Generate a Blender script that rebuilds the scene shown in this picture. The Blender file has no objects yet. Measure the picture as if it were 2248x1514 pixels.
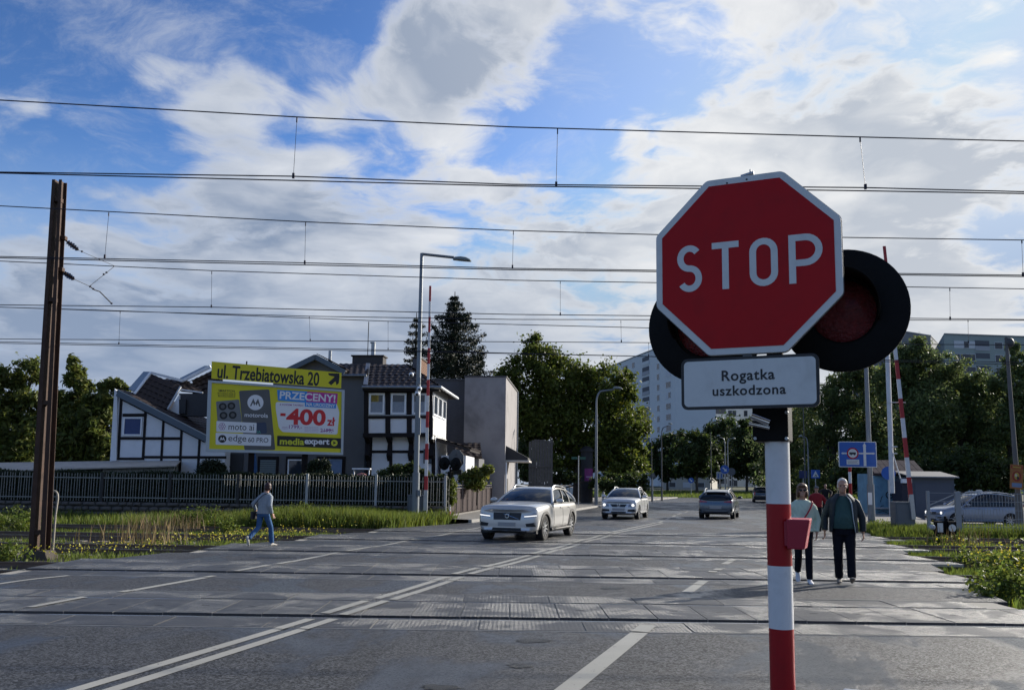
import bpy, bmesh, math, random
import numpy as np
from mathutils import Vector, Matrix, Euler
from mathutils.bvhtree import BVHTree

random.seed(7)
RNG = np.random.default_rng(11)
SC = bpy.context.scene
COL = SC.collection
rad = math.radians

# ------------------------------------------------------------------ camera
F_PX, PX0, PY0 = 1900.0, 1124.0, 834.0          # focal length and principal point of a 2248 px wide photograph
CAM_P = Vector((0, 0, 1.62))
CAM_R = Euler((rad(90 + 6.8), 0, 0)).to_matrix() @ Matrix.Rotation(0.013, 3, 'Z')
cam_d = bpy.data.cameras.new('camera')
cam_d.sensor_width = 36.0
cam_d.lens = F_PX / 2248 * 36
cam_d.shift_y = (PY0 - 757) / 2248
cam_d.clip_start = 0.05
cam_d.clip_end = 3000
cam = bpy.data.objects.new('camera', cam_d)
cam.matrix_world = Matrix.Translation(CAM_P) @ CAM_R.to_4x4()
COL.objects.link(cam)
SC.camera = cam

# ------------------------------------------------------------------ light
SUN_AZ, SUN_EL = rad(53), rad(22)
SUN_DIR = Vector((math.sin(SUN_AZ) * math.cos(SUN_EL), math.cos(SUN_AZ) * math.cos(SUN_EL), math.sin(SUN_EL)))
sun_d = bpy.data.lights.new('sun', 'SUN')
sun_d.energy = 5.0
sun_d.angle = rad(0.6)
sun_d.color = (1.0, 0.93, 0.82)
sun = bpy.data.objects.new('sun', sun_d)
sun.rotation_euler = (-SUN_DIR).to_track_quat('-Z', 'Y').to_euler()
sun.location = (60, 45, 60)
COL.objects.link(sun)

SC.view_settings.view_transform = 'Standard'
SC.view_settings.look = 'None'
SC.view_settings.exposure = 0.46
SC.view_settings.gamma = 1.0
SC.view_settings.use_curve_mapping = False
SC.render.engine = 'CYCLES'
SC.cycles.max_bounces = 5
SC.cycles.transparent_max_bounces = 12
SC.cycles.sample_clamp_indirect = 4.0

class NT:
    """tiny helper to write node trees"""
    def __init__(s, tree):
        s.t = tree
    def n(s, kind, **kw):
        nd = s.t.nodes.new(kind)
        for k, v in kw.items():
            if k == 'inp':
                for kk, vv in v.items():
                    if isinstance(vv, bpy.types.NodeSocket):
                        s.t.links.new(vv, nd.inputs[kk])
                    else:
                        nd.inputs[kk].default_value = vv
            else:
                setattr(nd, k, v)
        return nd
    def math(s, op, a, b=None, c=None, clamp=False):
        nd = s.t.nodes.new('ShaderNodeMath'); nd.operation = op; nd.use_clamp = clamp
        for i, x in enumerate((a, b, c)):
            if x is None: continue
            if isinstance(x, bpy.types.NodeSocket): s.t.links.new(x, nd.inputs[i])
            else: nd.inputs[i].default_value = x
        return nd.outputs[0]
    def vmath(s, op, a, b=None, out=0):
        nd = s.t.nodes.new('ShaderNodeVectorMath'); nd.operation = op
        for i, x in enumerate((a, b)):
            if x is None: continue
            if isinstance(x, bpy.types.NodeSocket): s.t.links.new(x, nd.inputs[i])
            else: nd.inputs[i].default_value = x
        return nd.outputs[out]
    def mix(s, fac, a, b, blend='MIX'):
        nd = s.t.nodes.new('ShaderNodeMix'); nd.data_type = 'RGBA'; nd.blend_type = blend
        for k, x in ((0, fac), (6, a), (7, b)):
            if isinstance(x, bpy.types.NodeSocket): s.t.links.new(x, nd.inputs[k])
            else: nd.inputs[k].default_value = x if k == 0 else (*x[:3], 1)
        return nd.outputs[2]
    def ss(s, v, a, b, lo=0.0, hi=1.0):
        nd = s.t.nodes.new('ShaderNodeMapRange'); nd.interpolation_type = 'SMOOTHSTEP'
        s.t.links.new(v, nd.inputs[0])
        for i, x in zip((1, 2, 3, 4), (a, b, lo, hi)): nd.inputs[i].default_value = x
        return nd.outputs[0]
    def noise(s, vec, scale, detail=4, rough=0.5, dist=0.0, out=0):
        nd = s.n('ShaderNodeTexNoise', inp={'Scale': scale, 'Detail': detail, 'Roughness': rough, 'Distortion': dist})
        if vec is not None: s.t.links.new(vec, nd.inputs['Vector'])
        return nd.outputs[out]

def pix_dir(px, py):
    v = CAM_R @ Vector(((px - PX0) / F_PX, -(py - PY0) / F_PX, -1.0))
    return v.normalized()

def build_world():
    w = bpy.data.worlds.new('World'); SC.world = w; w.use_nodes = True
    t = w.node_tree; t.nodes.clear(); k = NT(t)
    out = k.n('ShaderNodeOutputWorld')
    sky = k.n('ShaderNodeTexSky', sky_type='NISHITA', sun_disc=False, sun_elevation=SUN_EL, sun_rotation=SUN_AZ,
              air_density=1.0, dust_density=0.6, ozone_density=2.5, altitude=20)
    d = k.n('ShaderNodeTexCoord').outputs['Generated']
    sep = k.n('ShaderNodeSeparateXYZ', inp={0: d})
    z = k.math('MAXIMUM', sep.outputs[2], 0.0)
    zz = k.math('ADD', z, 0.16)
    p = k.vmath('DIVIDE', d, k.n('ShaderNodeCombineXYZ', inp={0: zz, 1: zz, 2: 1.0}).outputs[0])
    p = k.vmath('MULTIPLY', p, (1.0, 1.0, 0.0))
    warp = k.noise(p, 1.3, 4, 0.55, out=1)
    pw = k.vmath('ADD', p, k.vmath('MULTIPLY', k.vmath('SUBTRACT', warp, (0.5, 0.5, 0.5)), (0.45, 0.45, 0.0)))
    big = k.noise(pw, 1.25, 8, 0.55, 0.0)
    bill = k.n('ShaderNodeTexVoronoi', feature='SMOOTH_F1', inp={'Vector': pw, 'Scale': 3.4, 'Detail': 2.0, 'Roughness': 0.55, 'Smoothness': 0.7}).outputs['Distance']
    fine = k.noise(pw, 6.5, 7, 0.66, 0.1)
    sdot = k.vmath('DOT_PRODUCT', d, tuple(SUN_DIR), out=1)
    mack = k.math('MULTIPLY', k.math('SUBTRACT', k.noise(pw, 11.0, 4, 0.6, 0.3), 0.5), k.ss(sdot, 0.35, 0.9, 0.05, 0.30))
    cov = k.math('ADD', k.math('MULTIPLY', big, 0.78), k.math('MULTIPLY', fine, 0.22))
    cov = k.math('ADD', cov, k.math('MULTIPLY', k.math('SUBTRACT', 0.32, bill), 0.16))
    cov = k.math('ADD', cov, mack)
    # broad gaps and banks of the cloud cover
    bias = None
    for (px, py, r, a) in ((250, 50, 12, -.08), (90, 320, 7, -.12), (1440, 120, 5.0, -.10), (1130, 220, 5, -.07), (660, 90, 4, -.08), (1290, 300, 3.5, -.06),
                           (1010, 60, 7, .12), (440, 170, 6, .15), (600, 280, 7, .08), (900, 520, 16, .12), (300, 560, 11, .06),
                           (1850, 180, 17, .15), (0, 190, 4.5, .16), (1700, 600, 14, .08), (700, 760, 14, .08), (2240, 470, 4, -.07), (2150, 30, 6, -.05)):
        b = k.math('MULTIPLY', k.ss(k.vmath('DOT_PRODUCT', d, tuple(pix_dir(px, py)), out=1), math.cos(rad(r)), 1.0), a)
        bias = b if bias is None else k.math('ADD', bias, b)
    cov = k.math('ADD', cov, bias)
    cov = k.math('ADD', cov, k.ss(z, 0.26, 0.0, 0.0, 0.30))
    cov = k.math('ADD', cov, k.ss(sdot, 0.45, 1.0, 0.0, 0.05))
    veil = k.ss(k.noise(pw, 2.6, 8, 0.70, 0.3), 0.46, 0.74, 0.0, 0.55)
    alpha = k.math('MAXIMUM', k.ss(cov, 0.430, 0.560), veil)
    # the same field a step towards the sun: thinner there means a lit flank here
    ps = k.vmath('ADD', pw, (0.085, 0.065, 0.0))
    lit = k.ss(k.math('SUBTRACT', big, k.noise(ps, 1.25, 5, 0.55, 0.0)), -0.07, 0.10)
    body = k.ss(big, 0.38, 0.66)
    grain = k.math('ADD', k.math('MULTIPLY', k.noise(pw, 4.5, 7, 0.62, 0.1), 0.8), k.math('MULTIPLY', bill, 0.5))
    shade = k.math('SUBTRACT', k.math('MULTIPLY', body, 0.78), k.math('MULTIPLY', lit, 0.5))
    shade = k.math('ADD', shade, k.math('MULTIPLY', k.math('SUBTRACT', grain, 0.50), 1.5), clamp=True)
    thin = k.ss(cov, 0.60, 0.50)
    shade = k.math('MULTIPLY', shade, k.math('SUBTRACT', 1.0, k.math('MULTIPLY', thin, 0.7)), clamp=True)
    near = k.ss(sdot, 0.3, 0.98)
    shade = k.math('MULTIPLY', shade, k.math('SUBTRACT', 1.0, k.math('MULTIPLY', near, 0.12)))
    bright = k.mix(near, (0.66, 0.70, 0.77), (0.96, 0.955, 0.94))
    dark = k.mix(near, (0.22, 0.29, 0.42), (0.47, 0.52, 0.60))
    cl = k.mix(shade, bright, dark)
    low = k.ss(z, 0.33, 0.05, 0.0, 0.75)
    cl = k.mix(low, cl, k.mix(near, (0.29, 0.37, 0.52), (0.64, 0.67, 0.71)))
    skyc = k.n('ShaderNodeGamma', inp={0: k.vmath('MULTIPLY', sky.outputs[0], (0.12, 0.12, 0.12)), 1: 1.6}).outputs[0]
    skyc = k.vmath('MINIMUM', k.vmath('MULTIPLY', skyc, (1.9, 2.0, 2.15)), (0.75, 0.8, 0.9))
    skyc = k.mix(k.math('MULTIPLY', k.ss(sdot, 0.5, 0.98), 0.8), skyc, (0.55, 0.68, 0.88))
    skyc = k.mix(k.ss(z, 0.36, 0.14), skyc, (0.36, 0.48, 0.68))
    colr = k.mix(k.math('MULTIPLY', alpha, 0.97), skyc, cl)
    bg = k.n('ShaderNodeBackground', inp={'Color': colr, 'Strength': 0.74})
    t.links.new(bg.outputs[0], out.inputs['Surface'])
    w.cycles.sampling_method = 'MANUAL'
    w.cycles.sample_map_resolution = 512
build_world()

# ------------------------------------------------------------------ picture -> place
def RAY(px, py):
    return CAM_R @ Vector(((px - PX0) / F_PX, -(py - PY0) / F_PX, -1.0))
def P(px, py, D):
    r = RAY(px, py); return CAM_P + r * (D / r.y)
def G(px, py, z=0.0):
    r = RAY(px, py); return CAM_P + r * ((z - CAM_P.z) / r.z)
def Zat(px, py, D): return P(px, py, D).z
def Xat(px, D, z=1.6):
    # world x of a picture column at depth D and height z
    y = 1060
    for _ in range(4):
        q = P(px, y, D); y -= (z - q.z) * F_PX / D
    return P(px, y, D).x

# ------------------------------------------------------------------ materials
MATS = {}
def M(name, col=(0.5, 0.5, 0.5), rough=0.6, metal=0.0, var=0.12, vs=6.0, bump=0.0, bs=60.0, spec=0.5, coat=0.0, dirt=0.0,
      dirtcol=(0.06, 0.055, 0.045), ds=1.2, emit=None, es=0.0, rvar=0.12, attr=None, trans=0.0):
    if name in MATS: return MATS[name]
    m = bpy.data.materials.new(name); m.use_nodes = True
    t = m.node_tree; k = NT(t); b = t.nodes['Principled BSDF']
    co = k.n('ShaderNodeTexCoord').outputs['Object']
    n1 = k.noise(co, vs, 5, 0.6)
    base = k.mix(n1, [c * (1 - var) for c in col], [min(1, c * (1 + var)) for c in col])
    if attr:
        a = k.n('ShaderNodeAttribute', attribute_name=attr)
        base = k.mix(1.0, base, a.outputs['Color'], 'MULTIPLY')
    if dirt > 0:
        n2 = k.ss(k.noise(co, ds, 7, 0.65, 0.4), 0.45, 0.75, 0.0, dirt)
        base = k.mix(n2, base, dirtcol)
    t.links.new(base, b.inputs['Base Color'])
    r = k.math('ADD', rough - rvar / 2, k.math('MULTIPLY', k.noise(co, vs * 2.3, 3), rvar), clamp=True)
    t.links.new(r, b.inputs['Roughness'])
    b.inputs['Metallic'].default_value = metal
    b.inputs['Specular IOR Level'].default_value = spec
    b.inputs['Coat Weight'].default_value = coat
    b.inputs['Coat Roughness'].default_value = 0.06
    if bump > 0:
        bp = k.n('ShaderNodeBump', inp={'Strength': min(1, bump), 'Distance': 0.02, 'Height': k.noise(co, bs, 4, 0.6)})
        t.links.new(bp.outputs[0], b.inputs['Normal'])
    if emit:
        b.inputs['Emission Color'].default_value = (*emit, 1); b.inputs['Emission Strength'].default_value = es
    if trans > 0:
        tr = k.n('ShaderNodeBsdfTranslucent'); t.links.new(base, tr.inputs['Color'])
        mx = k.n('ShaderNodeMixShader', inp={0: trans, 1: b.outputs[0], 2: tr.outputs[0]})
        t.links.new(mx.outputs[0], t.nodes['Material Output'].inputs['Surface'])
    MATS[name] = m
    return m

# ------------------------------------------------------------------ mesh building
class MB:
    def __init__(s): s.v, s.f, s.m = [], [], []
    def add(s, vs, fs, mi=0):
        o = len(s.v); s.v += [tuple(x) for x in vs]
        for f in fs: s.f.append(tuple(i + o for i in f)); s.m.append(mi)
        return s
    def box(s, lo, hi, mi=0):
        (a, b, c), (d, e, g) = lo, hi
        return s.add([(a, b, c), (d, b, c), (d, e, c), (a, e, c), (a, b, g), (d, b, g), (d, e, g), (a, e, g)],
                     [(0, 3, 2, 1), (4, 5, 6, 7), (0, 1, 5, 4), (1, 2, 6, 5), (2, 3, 7, 6), (3, 0, 4, 7)], mi)
    def cbox(s, c, size, rot=None, mi=0):
        h = [x / 2 for x in size]; R = rot if rot is not None else Matrix.Identity(3); c = Vector(c)
        vs = [c + R @ Vector((sx * h[0], sy * h[1], sz * h[2])) for sz in (-1, 1) for sx, sy in ((-1, -1), (1, -1), (1, 1), (-1, 1))]
        return s.add(vs, [(0, 3, 2, 1), (4, 5, 6, 7), (0, 1, 5, 4), (1, 2, 6, 5), (2, 3, 7, 6), (3, 0, 4, 7)], mi)
    def beam(s, p, q, w, d, up=(0, 1, 0), mi=0):
        """box from p to q, w wide across, d deep along up"""
        p, q = Vector(p), Vector(q); a = q - p; L = a.length; a.normalize(); u = Vector(up); b = a.cross(u)
        if b.length < 1e-5: u = Vector((1, 0, 0)); b = a.cross(u)
        b.normalize(); u = b.cross(a)
        R = Matrix((a, b, u)).transposed()
        return s.cbox((p + q) / 2, (L, w, d), R, mi)
    def cyl(s, p, q, r0, r1=None, n=12, mi=0, caps=True):
        p, q = Vector(p), Vector(q); r1 = r0 if r1 is None else r1
        a = (q - p).normalized(); u = a.orthogonal().normalized(); w = a.cross(u)
        vs = []
        for c, r in ((p, r0), (q, r1)):
            for i in range(n):
                t = 2 * math.pi * i / n; vs.append(c + (u * math.cos(t) + w * math.sin(t)) * r)
        fs = [(i, (i + 1) % n, n + (i + 1) % n, n + i) for i in range(n)]
        if caps: fs += [tuple(range(n - 1, -1, -1)), tuple(range(n, 2 * n))]
        return s.add(vs, fs, mi)
    def tube(s, pts, r, n=8, mi=0, caps=True):
        pts = [Vector(x) for x in pts]; N = len(pts); rr = r if hasattr(r, '__len__') else [r] * N
        a = (pts[1] - pts[0]).normalized(); u = a.orthogonal().normalized(); vs = []
        for i in range(N):
            a = (pts[min(i + 1, N - 1)] - pts[max(i - 1, 0)]).normalized()
            u = (u - a * u.dot(a)); u = u.normalized() if u.length > 1e-6 else a.orthogonal().normalized()
            w = a.cross(u)
            for j in range(n):
                t = 2 * math.pi * j / n; vs.append(pts[i] + (u * math.cos(t) + w * math.sin(t)) * rr[i])
        fs = [(i * n + j, i * n + (j + 1) % n, (i + 1) * n + (j + 1) % n, (i + 1) * n + j) for i in range(N - 1) for j in range(n)]
        if caps: fs += [tuple(range(n - 1, -1, -1)), tuple((N - 1) * n + j for j in range(n))]
        return s.add(vs, fs, mi)
    def prism(s, poly, vec, mi=0):
        n = len(poly); poly = [Vector(x) for x in poly]; vec = Vector(vec)
        vs = poly + [x + vec for x in poly]
        fs = [tuple(range(n - 1, -1, -1)), tuple(range(n, 2 * n))] + [(i, (i + 1) % n, n + (i + 1) % n, n + i) for i in range(n)]
        return s.add(vs, fs, mi)
    def poly(s, pts, mi=0): return s.add(pts, [tuple(range(len(pts)))], mi)
    def lathe(s, prof, c=(0, 0, 0), axis=(0, 0, 1), n=24, mi=0, a0=0.0, a1=2 * math.pi):
        ax = Vector(axis).normalized(); u = ax.orthogonal().normalized(); w = ax.cross(u); c = Vector(c); vs = []; m = len(prof)
        full = abs(a1 - a0 - 2 * math.pi) < 1e-6; N = n if full else n + 1
        for i in range(N):
            t = a0 + (a1 - a0) * i / n
            for r, h in prof: vs.append(c + ax * h + (u * math.cos(t) + w * math.sin(t)) * r)
        fs = [(i * m + j, ((i + 1) % N) * m + j, ((i + 1) % N) * m + j + 1, i * m + j + 1) for i in range(n) for j in range(m - 1)]
        return s.add(vs, fs, mi)
    def ball(s, c, r, nu=12, nv=8, mi=0, rot=None):
        rx, ry, rz = r if hasattr(r, '__len__') else (r, r, r); R = rot if rot is not None else Matrix.Identity(3); c = Vector(c)
        vs = [c + R @ Vector((0, 0, -rz))]
        for i in range(1, nv):
            ph = -math.pi / 2 + math.pi * i / nv
            for j in range(nu):
                t = 2 * math.pi * j / nu
                vs.append(c + R @ Vector((rx * math.cos(ph) * math.cos(t), ry * math.cos(ph) * math.sin(t), rz * math.sin(ph))))
        vs.append(c + R @ Vector((0, 0, rz))); fs = []
        for j in range(nu):
            fs.append((0, 1 + (j + 1) % nu, 1 + j)); b = 1 + (nv - 2) * nu
            fs.append((b + j, b + (j + 1) % nu, len(vs) - 1))
            for i in range(nv - 2):
                q = 1 + i * nu; fs.append((q + j, q + (j + 1) % nu, q + nu + (j + 1) % nu, q + nu + j))
        return s.add(vs, fs, mi)
    def grid(s, rows, mi=0, close=False):
        """rows: list of equally long point lists"""
        n = len(rows[0]); vs = [p for r in rows for p in r]; fs = []
        for i in range(len(rows) - 1):
            for j in range(n - 1 + (1 if close else 0)):
                fs.append((i * n + j, i * n + (j + 1) % n, (i + 1) * n + (j + 1) % n, (i + 1) * n + j))
        return s.add(vs, fs, mi)
    def mesh(s, name, recalc=True, smooth=False, angle=35):
        me = bpy.data.meshes.new(name); me.from_pydata(s.v, [], s.f)
        if any(s.m):
            me.polygons.foreach_set('material_index', s.m)
        if recalc:
            bm = bmesh.new(); bm.from_mesh(me); bmesh.ops.recalc_face_normals(bm, faces=bm.faces); bm.to_mesh(me); bm.free()
        if smooth:
            me.polygons.foreach_set('use_smooth', [True] * len(me.polygons)); me.set_sharp_from_angle(angle=rad(angle))
        me.update(); return me
    def build(s, name, mat, parent=None, smooth=False, bevel=0.0, recalc=True, angle=35, solid=0.0, seg=2):
        me = s.mesh(name, recalc, smooth, angle)
        for mm in (mat if isinstance(mat, (list, tuple)) else [mat]): me.materials.append(mm)
        o = bpy.data.objects.new(name, me); COL.objects.link(o)
        if parent is not None: o.parent = parent
        if solid:
            md = o.modifiers.new('solid', 'SOLIDIFY'); md.thickness = solid; md.offset = 0
        if bevel > 0:
            md = o.modifiers.new('bevel', 'BEVEL'); md.width = bevel; md.segments = seg; md.limit_method = 'ANGLE'; md.angle_limit = rad(40)
            md.harden_normals = False
        return o

def tag(o, label=None, cat=None, group=None, kind=None):
    if label: o['label'] = label
    if cat: o['category'] = cat
    if group: o['group'] = group
    if kind: o['kind'] = kind
    return o
def thing(name, label, cat, loc=(0, 0, 0), rz=0.0, group=None):
    o = bpy.data.objects.new(name, None); o.empty_display_size = 0.3; COL.objects.link(o)
    o.location = loc; o.rotation_euler = (0, 0, rz)
    return tag(o, label, cat, group)
def struct(o): return tag(o, kind='structure')
def copy_tree(o, parent=None):
    c = o.copy(); COL.objects.link(c); c.parent = parent
    for ch in [x for x in o.children]: copy_tree(ch, c)
    return c
def inst(me, name, parent, loc=(0, 0, 0), rot=(0, 0, 0), scale=(1, 1, 1)):
    o = bpy.data.objects.new(name, me); COL.objects.link(o); o.parent = parent
    o.location = loc; o.rotation_euler = rot; o.scale = scale
    return o
def apply_mods(o):
    dg = bpy.context.evaluated_depsgraph_get(); dg.update()
    me = bpy.data.meshes.new_from_object(o.evaluated_get(dg)); o.modifiers.clear(); o.data = me
    return o
def boolean(o, cutter_mb, op='DIFFERENCE'):
    c = cutter_mb.build('cutter', [], o.parent)
    md = o.modifiers.new('bool', 'BOOLEAN'); md.object = c; md.operation = op; md.solver = 'EXACT'
    apply_mods(o); bpy.data.objects.remove(c, do_unlink=True)
    return o
def fast_mesh(name, V, Q, mat, parent=None, colors=None, kind=None, smooth=False):
    """V (n,3) and Q (m,k) arrays -> object; colors (n,3) -> attribute tint"""
    V = np.asarray(V, np.float32); Q = np.asarray(Q, np.int32); m, kk = Q.shape
    me = bpy.data.meshes.new(name)
    me.vertices.add(len(V)); me.vertices.foreach_set('co', V.ravel())
    me.loops.add(m * kk); me.loops.foreach_set('vertex_index', Q.ravel())
    me.polygons.add(m); me.polygons.foreach_set('loop_start', np.arange(0, m * kk, kk, dtype=np.int32))
    me.polygons.foreach_set('loop_total', np.full(m, kk, np.int32))
    if smooth: me.polygons.foreach_set('use_smooth', np.ones(m, bool))
    if colors is not None:
        a = me.attributes.new('tint', 'FLOAT_COLOR', 'POINT')
        c = np.ones((len(V), 4), np.float32); c[:, :3] = colors; a.data.foreach_set('color', c.ravel())
    me.update(calc_edges=True); me.validate()
    for mm in (mat if isinstance(mat, (list, tuple)) else [mat]): me.materials.append(mm)
    o = bpy.data.objects.new(name, me); COL.objects.link(o)
    if parent is not None: o.parent = parent
    if kind: o['kind'] = kind
    return o
def text_mesh(txt, size, bold=0.0, extrude=0.0015, xs=1.0, align='CENTER', space=1.0):
    cu = bpy.data.curves.new('txt', 'FONT'); cu.body = txt; cu.size = size; cu.offset = bold; cu.extrude = extrude
    cu.align_x = align; cu.align_y = 'CENTER'; cu.space_character = space; cu.resolution_u = 4
    o = bpy.data.objects.new('txt', cu); COL.objects.link(o)
    dg = bpy.context.evaluated_depsgraph_get(); dg.update()
    me = bpy.data.meshes.new_from_object(o.evaluated_get(dg)); bpy.data.objects.remove(o, do_unlink=True)
    if xs != 1.0: me.transform(Matrix.Diagonal((xs, 1, 1, 1)))
    return me
def lettering(txt, size, mat, parent, loc, face=None, name='lettering', **kw):
    """text lying in the x-z plane of its parent, read from -y"""
    me = text_mesh(txt, size, **kw); me.materials.clear(); me.materials.append(mat)
    o = bpy.data.objects.new(name, me); COL.objects.link(o); o.parent = parent
    o.location = loc; o.rotation_euler = face if face is not None else (math.pi / 2, 0, 0)
    return o
# ================================================================== ground, road, tracks
TR = [(11.35, 0.0), (16.15, -0.015), (20.85, -0.03), (25.1, -0.04), (29.4, -0.045)]   # depth and skew of the five tracks
HG = 0.7535                                     # half of the distance between rail centres
def xL(y): return -8.95 + (y - 15.1) * 0.305    # edges of the crossing, running with the road
def xR(y): return 6.75 + (y - 11.2) * 0.30
def on_line(edge, c, s):
    x = 0.0
    for _ in range(8): x = edge(c + s * x)
    return x, c + s * x

def mat_asphalt(name, base, grain=170):
    """damp asphalt: coarse bright stones in dark binder, smoother where a film of water lies"""
    m = bpy.data.materials.new(name); m.use_nodes = True; t = m.node_tree; k = NT(t); b = t.nodes['Principled BSDF']
    co = k.n('ShaderNodeTexCoord').outputs['Object']
    g = k.n('ShaderNodeTexVoronoi', inp={'Vector': co, 'Scale': grain * 0.34})
    cell = k.n('ShaderNodeSeparateColor', inp={0: g.outputs['Color']}).outputs[0]
    film = k.ss(k.noise(k.vmath('MULTIPLY', co, (1.0, 0.55, 1)), 0.5, 7, 0.62, 0.6), 0.46, 0.60)
    c = k.mix(k.math('POWER', cell, 2.2), [x * 0.35 for x in base], [x * 2.6 for x in base])
    big = k.ss(k.noise(co, 0.22, 5, 0.6), 0.35, 0.7)
    c = k.mix(k.math('MULTIPLY', big, 0.5), c, [x * 1.35 for x in base])
    streak = k.ss(k.noise(k.vmath('MULTIPLY', co, (1.8, 0.22, 1)), 0.9, 5, 0.6), 0.52, 0.72, 0, 0.6)
    c = k.mix(streak, c, [x * 0.45 for x in base])
    c = k.mix(k.math('MULTIPLY', film, 0.75), c, [x * 0.45 for x in base])
    t.links.new(c, b.inputs['Base Color'])
    rr = k.math('SUBTRACT', RA, k.math('MULTIPLY', film, RF_))
    rr = k.math('ADD', rr, k.math('MULTIPLY', k.math('SUBTRACT', cell, 0.5), 0.2), clamp=True)
    t.links.new(rr, b.inputs['Roughness'])
    t.links.new(k.math('ADD', 0.02, k.math('MULTIPLY', k.math('POWER', cell, 2.0), SPA)), b.inputs['Specular IOR Level'])
    h = k.math('ADD', k.math('MULTIPLY', k.noise(co, grain, 3, 0.7), 0.5), k.math('MULTIPLY', cell, 0.5))
    st = k.math('SUBTRACT', 1.0, k.math('MULTIPLY', film, 0.85))
    bp = k.n('ShaderNodeBump', inp={'Strength': st, 'Distance': BD_, 'Height': h})
    t.links.new(bp.outputs[0], b.inputs['Normal'])
    t.links.new(k.math('ADD', 0.45 * CW, k.math('MULTIPLY', k.math('MAXIMUM', k.math('POWER', cell, 1.6), k.math('MULTIPLY', film, 0.55)), 1.15 * CW), clamp=True), b.inputs['Coat Weight'])
    t.links.new(k.math('SUBTRACT', CR, k.math('MULTIPLY', film, 0.26)), b.inputs['Coat Roughness'])
    t.links.new(bp.outputs[0], b.inputs['Coat Normal'])
    MATS[name] = m; return m
RA, RF_, SPA, BD_, CW, CR = 0.64, 0.36, 0.1, 0.012, 1.0, 0.64
A_ROAD = mat_asphalt('asphalt', (0.034, 0.036, 0.040))
A_FAR = mat_asphalt('asphalt_far', (0.040, 0.042, 0.047), 120)

def mat_panel():
    m = bpy.data.materials.new('ribbed_panel'); m.use_nodes = True; t = m.node_tree; k = NT(t); b = t.nodes['Principled BSDF']
    geo = k.n('ShaderNodeNewGeometry').outputs['Position']
    wv = k.n('ShaderNodeTexWave', wave_type='BANDS', bands_direction='X', wave_profile='SIN', inp={'Vector': geo, 'Scale': 6.3, 'Distortion': 0.05, 'Detail': 0})
    oi = k.n('ShaderNodeObjectInfo').outputs['Random']
    n = k.math('ADD', k.noise(geo, 0.9, 7, 0.62, 0.7), k.math('MULTIPLY', k.math('SUBTRACT', oi, 0.5), 0.07))
    wet = k.ss(n, 0.42, 0.58)
    c = k.mix(oi, (0.030, 0.032, 0.036), (0.052, 0.054, 0.058))
    c = k.mix(k.ss(k.noise(geo, 2.5, 6, 0.65), 0.45, 0.75, 0, 0.6), c, (0.10, 0.096, 0.088))
    t.links.new(c, b.inputs['Base Color'])
    b.inputs['Roughness'].default_value = 0.6; b.inputs['Specular IOR Level'].default_value = PSP
    t.links.new(k.math('ADD', 0.25, k.math('MULTIPLY', wet, 0.75)), b.inputs['Coat Weight'])
    b.inputs['Coat Roughness'].default_value = PCR
    h = k.math('ADD', k.math('MULTIPLY', wv.outputs['Fac'], 0.5), k.math('MULTIPLY', k.noise(geo, 70, 3, 0.75), PNA))
    bp = k.n('ShaderNodeBump', inp={'Strength': k.math('ADD', 0.3, k.math('MULTIPLY', wet, 0.7)), 'Distance': 0.015, 'Height': h})
    t.links.new(bp.outputs[0], b.inputs['Normal']); t.links.new(bp.outputs[0], b.inputs['Coat Normal'])
    return m
PCR, PSP, PNA = 0.36, 0.5, 2.5
PANEL = mat_panel()

def mat_ground(name, cols, scale=0.6, bump=0.6):
    m = bpy.data.materials.new(name); m.use_nodes = True; t = m.node_tree; k = NT(t); b = t.nodes['Principled BSDF']
    co = k.n('ShaderNodeTexCoord').outputs['Object']
    a = k.mix(k.ss(k.noise(co, scale, 7, 0.65), 0.35, 0.65), cols[0], cols[1])
    a = k.mix(k.ss(k.noise(co, scale * 7, 6, 0.7), 0.45, 0.7), a, cols[2])
    t.links.new(a, b.inputs['Base Color']); b.inputs['Roughness'].default_value = 0.9
    bp = k.n('ShaderNodeBump', inp={'Strength': bump, 'Distance': 0.06, 'Height': k.noise(co, scale * 30, 5, 0.7)})
    t.links.new(bp.outputs[0], b.inputs['Normal']); return m
SOIL = mat_ground('soil_grass', ((0.045, 0.06, 0.02), (0.03, 0.045, 0.012), (0.06, 0.05, 0.03)))
BALLAST = mat_ground('ballast', ((0.05, 0.042, 0.034), (0.03, 0.028, 0.022), (0.085, 0.075, 0.06)), 2.5, 1.0)
PAVE = mat_ground('paving', ((0.20, 0.19, 0.175), (0.15, 0.145, 0.135), (0.24, 0.225, 0.20)), 1.2, 0.25)
PAINT = None
def mat_paint():
    m = bpy.data.materials.new('road_paint'); m.use_nodes = True; t = m.node_tree; k = NT(t); b = t.nodes['Principled BSDF']
    co = k.n('ShaderNodeNewGeometry').outputs['Position']
    crack = k.ss(k.noise(co, 9, 8, 0.75, 0.6), 0.60, 0.66)
    w = k.ss(k.noise(co, 60, 4, 0.7), 0.62, 0.72, 0, 0.8)
    far = k.noise(co, 0.6, 4, 0.6)
    f = k.math('MAXIMUM', crack, w)
    c = k.mix(far, (0.22, 0.215, 0.19), (0.46, 0.45, 0.40))
    c = k.mix(f, c, (0.09, 0.09, 0.09)); t.links.new(c, b.inputs['Base Color'])
    b.inputs['Roughness'].default_value = 0.55
    bp = k.n('ShaderNodeBump', inp={'Strength': 0.5, 'Distance': 0.004, 'Height': k.noise(co, 140, 3)})
    t.links.new(bp.outputs[0], b.inputs['Normal']); return m
PAINT = mat_paint()

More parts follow.
